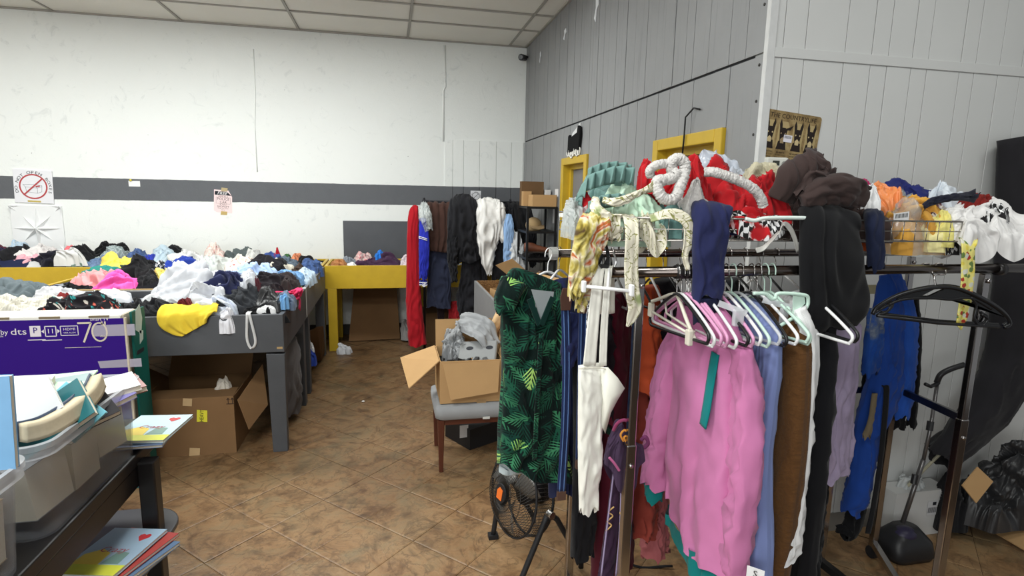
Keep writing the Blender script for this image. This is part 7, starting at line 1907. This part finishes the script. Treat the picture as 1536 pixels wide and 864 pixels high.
RED_C = (178, 32, 38); FUR = (236, 232, 228)
def fur_tube(path, r, parent, n=60, name='fur_trim'):
    n = n * 2; C = _cr([tuple(p) for p in path], n)
    rr_ = np.random.RandomState(len(path) + int(r * 1e4))
    mb = MB(); mb.tube([tuple(p) for p in C], [r * (1 + rr_.uniform(-.07, .07)) for i in range(n)], 18)
    V = np.array(mb.v); V += rr_.uniform(-1, 1, V.shape) * r * .09
    mb.v = [tuple(p) for p in V]
    uv = np.stack([np.repeat(np.arange(n), 18) * .02, np.tile(np.arange(18), n) * .02], 1)
    return obj(name, mb, fab(FUR, 'fur'), parent, True, uv)
sj = thing('santa_hood', 'red Santa hood with looped white fur trim on the basket', 'clothing', (0.867, 1.650, 1.720), BKT)
lump('hood_cloth', None, None, None, RED_C, *(0.820, 1.064, 1.707, 1.863, 1.66, 0.26), 851, None, 16, .08, 56, parent=sj)
lump('hood_peak', None, None, None, RED_C, *(0.905, 1.005, 1.762, 1.889, 1.64, 0.16), 852, None, 14, .10, 44, parent=sj)
lump('hood_corner', None, None, None, RED_C, *(0.784, 0.846, 1.812, 1.871, 1.68, 0.12), 853, None, 12, .10, 34, parent=sj)
fur_tube([(0.784, 1.650, 1.816), (0.776, 1.640, 1.831), (0.790, 1.630, 1.847), (0.825, 1.630, 1.852), (0.849, 1.625, 1.841)], .0135, sj, 44)
fur_tube([(0.845, 1.630, 1.821), (0.837, 1.620, 1.856), (0.855, 1.615, 1.868), (0.873, 1.610, 1.852), (0.871, 1.605, 1.821), (0.858, 1.600, 1.785), (0.843, 1.600, 1.751), (0.812, 1.600, 1.746), (0.792, 1.605, 1.767), (0.788, 1.610, 1.799), (0.809, 1.610, 1.803), (0.839, 1.610, 1.812), (0.855, 1.610, 1.832)], .0170, sj, 90)
lump('fur_lining', None, None, None, FUR, *(0.892, 0.993, 1.710, 1.812, 1.6, 0.12), 854, 'fur', 12, .08, 44, parent=sj)
ss = thing('santa_skirt', 'red Santa skirt with white fur band spread beside the hood', 'clothing', (1.112, 1.650, 1.711), BKT)
lump('skirt_cloth', None, None, None, RED_C, *(1.034, 1.290, 1.702, 1.883, 1.64, 0.3), 855, None, 20, .10, 64, parent=ss, main=.9, peak=(-.1, .2))
lump('skirt_flare', None, None, None, RED_C, *(1.163, 1.338, 1.725, 1.844, 1.645, 0.22), 856, None, 16, .12, 50, parent=ss, main=.8)
fur_tube([(0.959, 1.640, 1.832), (0.980, 1.625, 1.832), (1.021, 1.615, 1.821), (1.070, 1.610, 1.804), (1.110, 1.605, 1.784), (1.139, 1.605, 1.756), (1.154, 1.610, 1.731)], .0150, ss, 60)
cloth(lump('sock', None, None, None, (184, 34, 40), *(1.041, 1.254, 1.672, 1.728, 1.585, 0.12), 857, 'check', 12, .07, 44, droop=.5), 'red cloth with black and white checks along the basket front', BKT)
cloth(lump('garment_bag', None, None, None, (0, 0, 0), *(1.154, 1.393, 1.840, 1.936, 1.95, 0.2), 858, None, 22, .11, 44, mat=glassy('white_film', (206, 214, 226), .75, .2)), 'white translucent plastic bag behind the Santa clothes', BKT, 'bag')
cloth(lump('towel', None, None, None, (226, 218, 188), *(1.291, 1.488, 1.810, 1.892, 1.9, 0.2), 859, 'fur', 12, .06, 40), 'cream fuzzy towel behind the Santa skirt', BKT)
bj2 = thing('jacket', 'dark brown jacket with pointed collar heaped highest on the basket', 'clothing', (1.396, 1.660, 1.688), BKT)
BRN = (62, 50, 48)
lump('jacket_body', None, None, None, BRN, *(1.331, 1.749, 1.662, 1.874, 1.635, 0.4), 861, None, 20, .10, 70, parent=bj2, peak=(.1, .1))
tubecloth('collar', [at((1.255, 1.660, 1.751), .05, .03), at((1.276, 1.640, 1.820), .055, .03), at((1.330, 1.660, 1.873), .045, .03), at((1.396, 1.700, 1.895), .02, .015)], BRN, (.8, .1, .6), 862, 3, (.006, .014), None, bj2, 36, 44)
tubecloth('collar', [at((1.309, 1.660, 1.881), .02, .012), at((1.330, 1.630, 1.880), .028, .016), at((1.369, 1.620, 1.856), .020, .012), at((1.339, 1.620, 1.821), .040, .02), at((1.297, 1.610, 1.753), .05, .025)], (66, 54, 52), (.7, .1, .7), 863, 3, (.005, .012), None, bj2, 36, 44)
tubecloth('sleeve_fold', [at((1.290, 1.600, 1.742), .03, .02), at((1.354, 1.595, 1.785), .045, .03), at((1.440, 1.600, 1.787), .05, .035), at((1.519, 1.620, 1.757), .04, .03)], (64, 52, 50), (.1, -.2, 1), 864, 3, (.006, .016), None, bj2, 36, 44)
tubecloth('hanging_hem', [at((1.457, 1.600, 1.702), .03, .02), at((1.408, 1.575, 1.675), .035, .02), at((1.387, 1.570, 1.649), .02, .012)], BRN, (1, .1, .3), 865, 3, (.004, .010), None, bj2, 20, 30)

# right part of the basket
cloth(lump('beanie', None, None, None, (170, 36, 92), *(1.692, 1.753, 1.781, 1.836, 1.78, 0.12), 871), 'magenta knit peeking out right of the brown jacket', BKT)
cloth(lump('napkin', None, None, None, (222, 222, 222), *(1.630, 1.692, 1.721, 1.813, 1.68, 0.12), 872), 'white cloth edge right of the brown jacket', BKT)
cloth(lump('packet', None, None, None, (228, 138, 78), *(1.721, 1.875, 1.730, 1.828, 1.74, 0.16), 873, 'satin', 10, .05, 44), 'orange cloth in a shiny packet on the basket', BKT, 'packet')
cloth(lump('t_shirt', None, None, None, (40, 46, 104), *(1.966, 2.252, 1.716, 1.849, 1.86, 0.24), 874, None, 16, .08, 48), 'royal navy T-shirt behind the clear mustard bag', BKT)
e = thing('garment_bag', 'clear bag of mustard cloth with barcode label in the basket', 'bag', (1.758, 1.680, 1.639), BKT)
lump('mustard_cloth', None, None, None, (214, 160, 72), *(1.705, 1.963, 1.619, 1.775, 1.64, 0.24), 875, None, 18, .09, 54, parent=e)
lump('clear_film', None, None, None, (0, 0, 0), *(1.692, 1.997, 1.616, 1.799, 1.625, 0.28), 876, None, 22, .10, 54, parent=e, mat=glassy('clear_film', (196, 202, 200), .32, .12))
o_ = Vector((1.689, 1.618, 1.702))
bcl = obj('barcode_label', MB().prism([(-.030, -.016), (.030, -.010), (.028, .020), (-.032, .012)], o_, BX, BZ, BN, .0015), solid((228, 228, 228), .5, .3), e)
m = MB()
for k in range(10):
    stroke(m, [(-.024 + .005 * k, -.004 + .0005 * k), (-.024 + .005 * k, .010 + .0005 * k)], .0022 if k % 3 else .0032, o_, BX, BZ, BN, .002)
obj('barcode', m, INK, bcl)
cloth(lump('cloth', None, None, None, (196, 88, 40), *(1.608, 1.652, 1.632, 1.688, 1.64, 0.12), 877), 'burnt orange cloth low in the basket beside the mustard bag', BKT)
cloth(lump('cloth', None, None, None, (52, 32, 40), *(1.863, 2.023, 1.693, 1.770, 1.66, 0.18), 878, 'blotch', 14, .08, 40), 'dark floral cloth right of the mustard bag', BKT)
cloth(lump('blouse', None, None, None, (232, 222, 160), *(1.837, 1.953, 1.630, 1.706, 1.63, 0.14), 879, None, 14, .08, 40), 'pale yellow blouse low in the basket right of the mustard bag', BKT)
cloth(lump('scarf', None, None, None, (224, 214, 130), *(1.870, 1.950, 1.649, 1.728, 1.62, 0.1), 880, None, 12, .08, 36), 'light yellow scarf tucked before the white sweater', BKT)
cloth(lump('scarf', None, None, None, (44, 44, 44), *(1.921, 2.009, 1.620, 1.687, 1.64, 0.12), 881, 'speck', 12, .08, 36), 'black and white cloth under the light yellow scarf', BKT)
cloth(lump('plastic_bag', None, None, None, (214, 222, 230), *(2.136, 2.280, 1.760, 1.840, 1.84, 0.16), 882, 'satin', 16, .10, 40, peak=(-.5, 0)), 'white plastic bag with pointed corner behind the white sweater', BKT, 'bag')
cloth(tubecloth('legging', [at((1.838, 1.680, 1.738), .008, .008), at((1.880, 1.680, 1.758), .014, .010), at((1.964, 1.680, 1.773), .012, .010), at((2.106, 1.720, 1.781), .010, .010)], (32, 34, 48), (0, .3, 1), 883, 3, (.003, .008), None, None, 30, 30), 'black legging lying across behind the white sweater', BKT)
cloth(lump('cloth', None, None, None, (120, 34, 30), *(2.173, 2.262, 1.752, 1.795, 1.74, 0.14), 884), 'dark red cloth behind the white sweater', BKT)
wsx = thing('sweatshirt', 'white sweatshirt drooping over the right end of the basket', 'clothing', (1.998, 1.600, 1.616), BKT)
WS = (224, 222, 220)
lump('sweatshirt_body', None, None, None, WS, *(2.022, 2.381, 1.628, 1.777, 1.6, 0.34), 885, None, 18, .05, 70, parent=wsx, main=2.8, peak=(-.2, 0), droop=.35)
lump('sweatshirt_front', None, None, None, WS, *(1.891, 2.094, 1.599, 1.737, 1.565, 0.16), 886, None, 18, .05, 56, parent=wsx, main=2.7, droop=.6)
lump('sweatshirt_sleeve', None, None, None, WS, *(2.073, 2.243, 1.602, 1.724, 1.575, 0.18), 887, None, 18, .05, 50, parent=wsx, main=.35, droop=.5)
cloth(lump('bow', None, None, None, (36, 34, 36), *(2.085, 2.187, 1.688, 1.758, 1.62, 0.1), 889, 'check', 14, .12, 40), 'black and white checked bow on the white sweatshirt', BKT)

# ================================================================== THE RIGHT CORNER
cloth(tubecloth('garment_bag', [at((3.038, 2.310, 2.081), .115, .05), at((3.091, 2.290, 1.777), .125, .07), at((3.144, 2.270, 1.374), .135, .08), at((3.130, 2.240, 0.996), .135, .085), at((3.004, 2.200, 0.766), .125, .08), at((2.841, 2.180, 0.606), .115, .07), at((2.692, 2.180, 0.474), .07, .05)], (38, 37, 40), (1, .15, .3), 901, 4, (.003, .010), None, None, 60, 70), 'tall black garment bag leaning against the white panelling', None, 'bag')
wb = carton('white_box', 'white carton with barcode on the floor by the white panelling', (2.557, 2.260, 0.187)[0], (2.898, 2.260, 0.106)[0], 2.262, 2.38, 0, .255, solid((200, 200, 198), .5, .3, 0, .04), 0.0, (), False)
o_ = Vector((2.793, 2.259, 0.156))
lst = obj('label_sticker', MB().prism([(-.03, -.04), (.03, -.04), (.03, .04), (-.03, .04)], o_, BX, BZ, BN, .001), solid((200, 200, 202), .5, .3), wb)
m = MB()
for k in range(9):
    stroke(m, [(-.024 + .006 * k, -.026), (-.024 + .006 * k, .004)], .003, o_, BX, BZ, BN, .002)
m.prism([(.0, .016), (.022, .016), (.022, .034), (.0, .034)], o_, BX, BZ, BN, .002)
obj('barcode', m, INK, lst)
lump('plastic_wrap', 'clear wrap sticking out of the white carton', 'wrap', None, (186, 190, 190), (2.624, 2.250, 0.353)[0], (2.812, 2.250, 0.337)[0], .256, .32, 2.268, .10, 902, 'satin')
sw = thing('sweeper', 'upright black floor sweeper with angled grip leaning by the panelling', 'sweeper', (2.662, 2.297, 0.000))
gm_ = solid((36, 36, 38), .4, .4)
obj('pole', MB().tube([(2.661, 2.220, 0.865), (2.612, 2.180, 0.657), (2.561, 2.150, 0.499)], .0085, 10).tube([(2.561, 2.150, 0.499), (2.479, 2.140, 0.177)], .011, 10), solid((110, 108, 108), .3, .5, .7), sw, True)
obj('pole_collar', MB().tube([(2.613, 2.185, 0.683), (2.601, 2.175, 0.639)], .015, 12).tube([(2.490, 2.120, 0.443), (2.481, 2.115, 0.398)], .014, 12), gm_, sw)
obj('grip', MB().tube([tuple(p) for p in _cr([(2.657, 2.220, 0.869), (2.662, 2.210, 0.913), (2.702, 2.200, 0.942), (2.771, 2.190, 0.966)], 16)], .0135, 10), gm_, sw, True)
obj('trigger', MB().tube([(2.577, 2.210, 0.869), (2.612, 2.210, 0.854), (2.657, 2.210, 0.872)], .009, 8), gm_, sw, True)
hd = Vector(((2.508, 2.150, 0.110)[0], 2.15, 0))
rings = [[(p[0], p[1], p[2]) for p in rrect(hd.x, hd.y, a, b, .05, z)] for a, b, z in ((.115, .09, .004), (.125, .10, .03), (.115, .085, .09), (.065, .05, .15))]
obj('head', MB().loft(rings), gm_, sw, True)
obj('head_cover', MB().ball((hd.x - .02, hd.y - .02, .125), .06, .05, .035, 14, 8), solid((46, 42, 66), .4, .4), sw, True)
mp = thing('mop_stick', 'pale thin mop stick leaning diagonally across the white carton', 'mop', (2.598, 2.404, 0.020))
obj('stick', MB().tube([(2.786, 2.180, 0.592), (2.578, 2.384, 0.050)], .008, 10), solid((176, 172, 150), .5, .3), mp, True)
p = Vector((2.602, 2.403, 0.020))
obj('mop_head', MB().tube([tuple(p + Vector((-.06, .03, .03))), tuple(p + Vector((.0, .0, .012))), tuple(p + Vector((.09, -.05, .012)))], .010, 8), solid((126, 172, 170), .4, .4), mp, True)
tag(obj('black_cord_bundle', MB().tube([tuple(q) for q in _cr([(2.709, 2.260, 0.507), (2.752, 2.240, 0.568), (2.780, 2.200, 0.619)], 12)], .022, 8), gm_, None, True), 'black rolled cloth end behind the right rack post', 'bag')
cloth(lump('trash_bag', None, None, None, (36, 36, 38), *(2.912, 3.512, 0.142, 0.523, 2.06, 0.28), 905, 'satin', 18, .09, 60), 'large black plastic bag slumped on the floor at the right edge', None, 'bag')
cloth(lump('black_cloth', None, None, None, (28, 28, 30), *(2.801, 3.023, 0.092, 0.415, 2.18, 0.18), 906), 'black cloth heaped between white carton and black bag', None)
tag(obj('cardboard_scrap', MB().quadplate([(2.650, 2.020, 0.426), (2.724, 2.000, 0.340), (2.832, 2.020, 0.430), (2.751, 2.040, 0.502)], .006), card_l), 'folded brown cardboard scrap on the black plastic bag', 'cardboard')
tag(obj('cardboard_scrap', MB().quadplate([(3.137, 2.243, 0.020), (3.127, 2.029, 0.020), (3.263, 2.062, 0.080), (3.267, 2.265, 0.080)], .006), card_l), 'flat brown cardboard under the black plastic bag', 'cardboard')
# small litter on the aisle floor
for k, p in enumerate(((-0.718, 4.791, 0.000), (-0.240, 4.732, 0.000), (-0.803, 4.567, 0.000))):
    tag(obj('paper_crumb', MB().ball((p[0], p[1], .006), .014, .010, .006, 8, 5), solid((222, 220, 214), .7, .2), None, True), ('white crumb on the floor beside the rear grey table leg', 'white crumb on the floor in the middle of the aisle', 'white crumb on the floor nearest the front grey table leg')[k], 'litter', 'crumbs on the aisle floor')
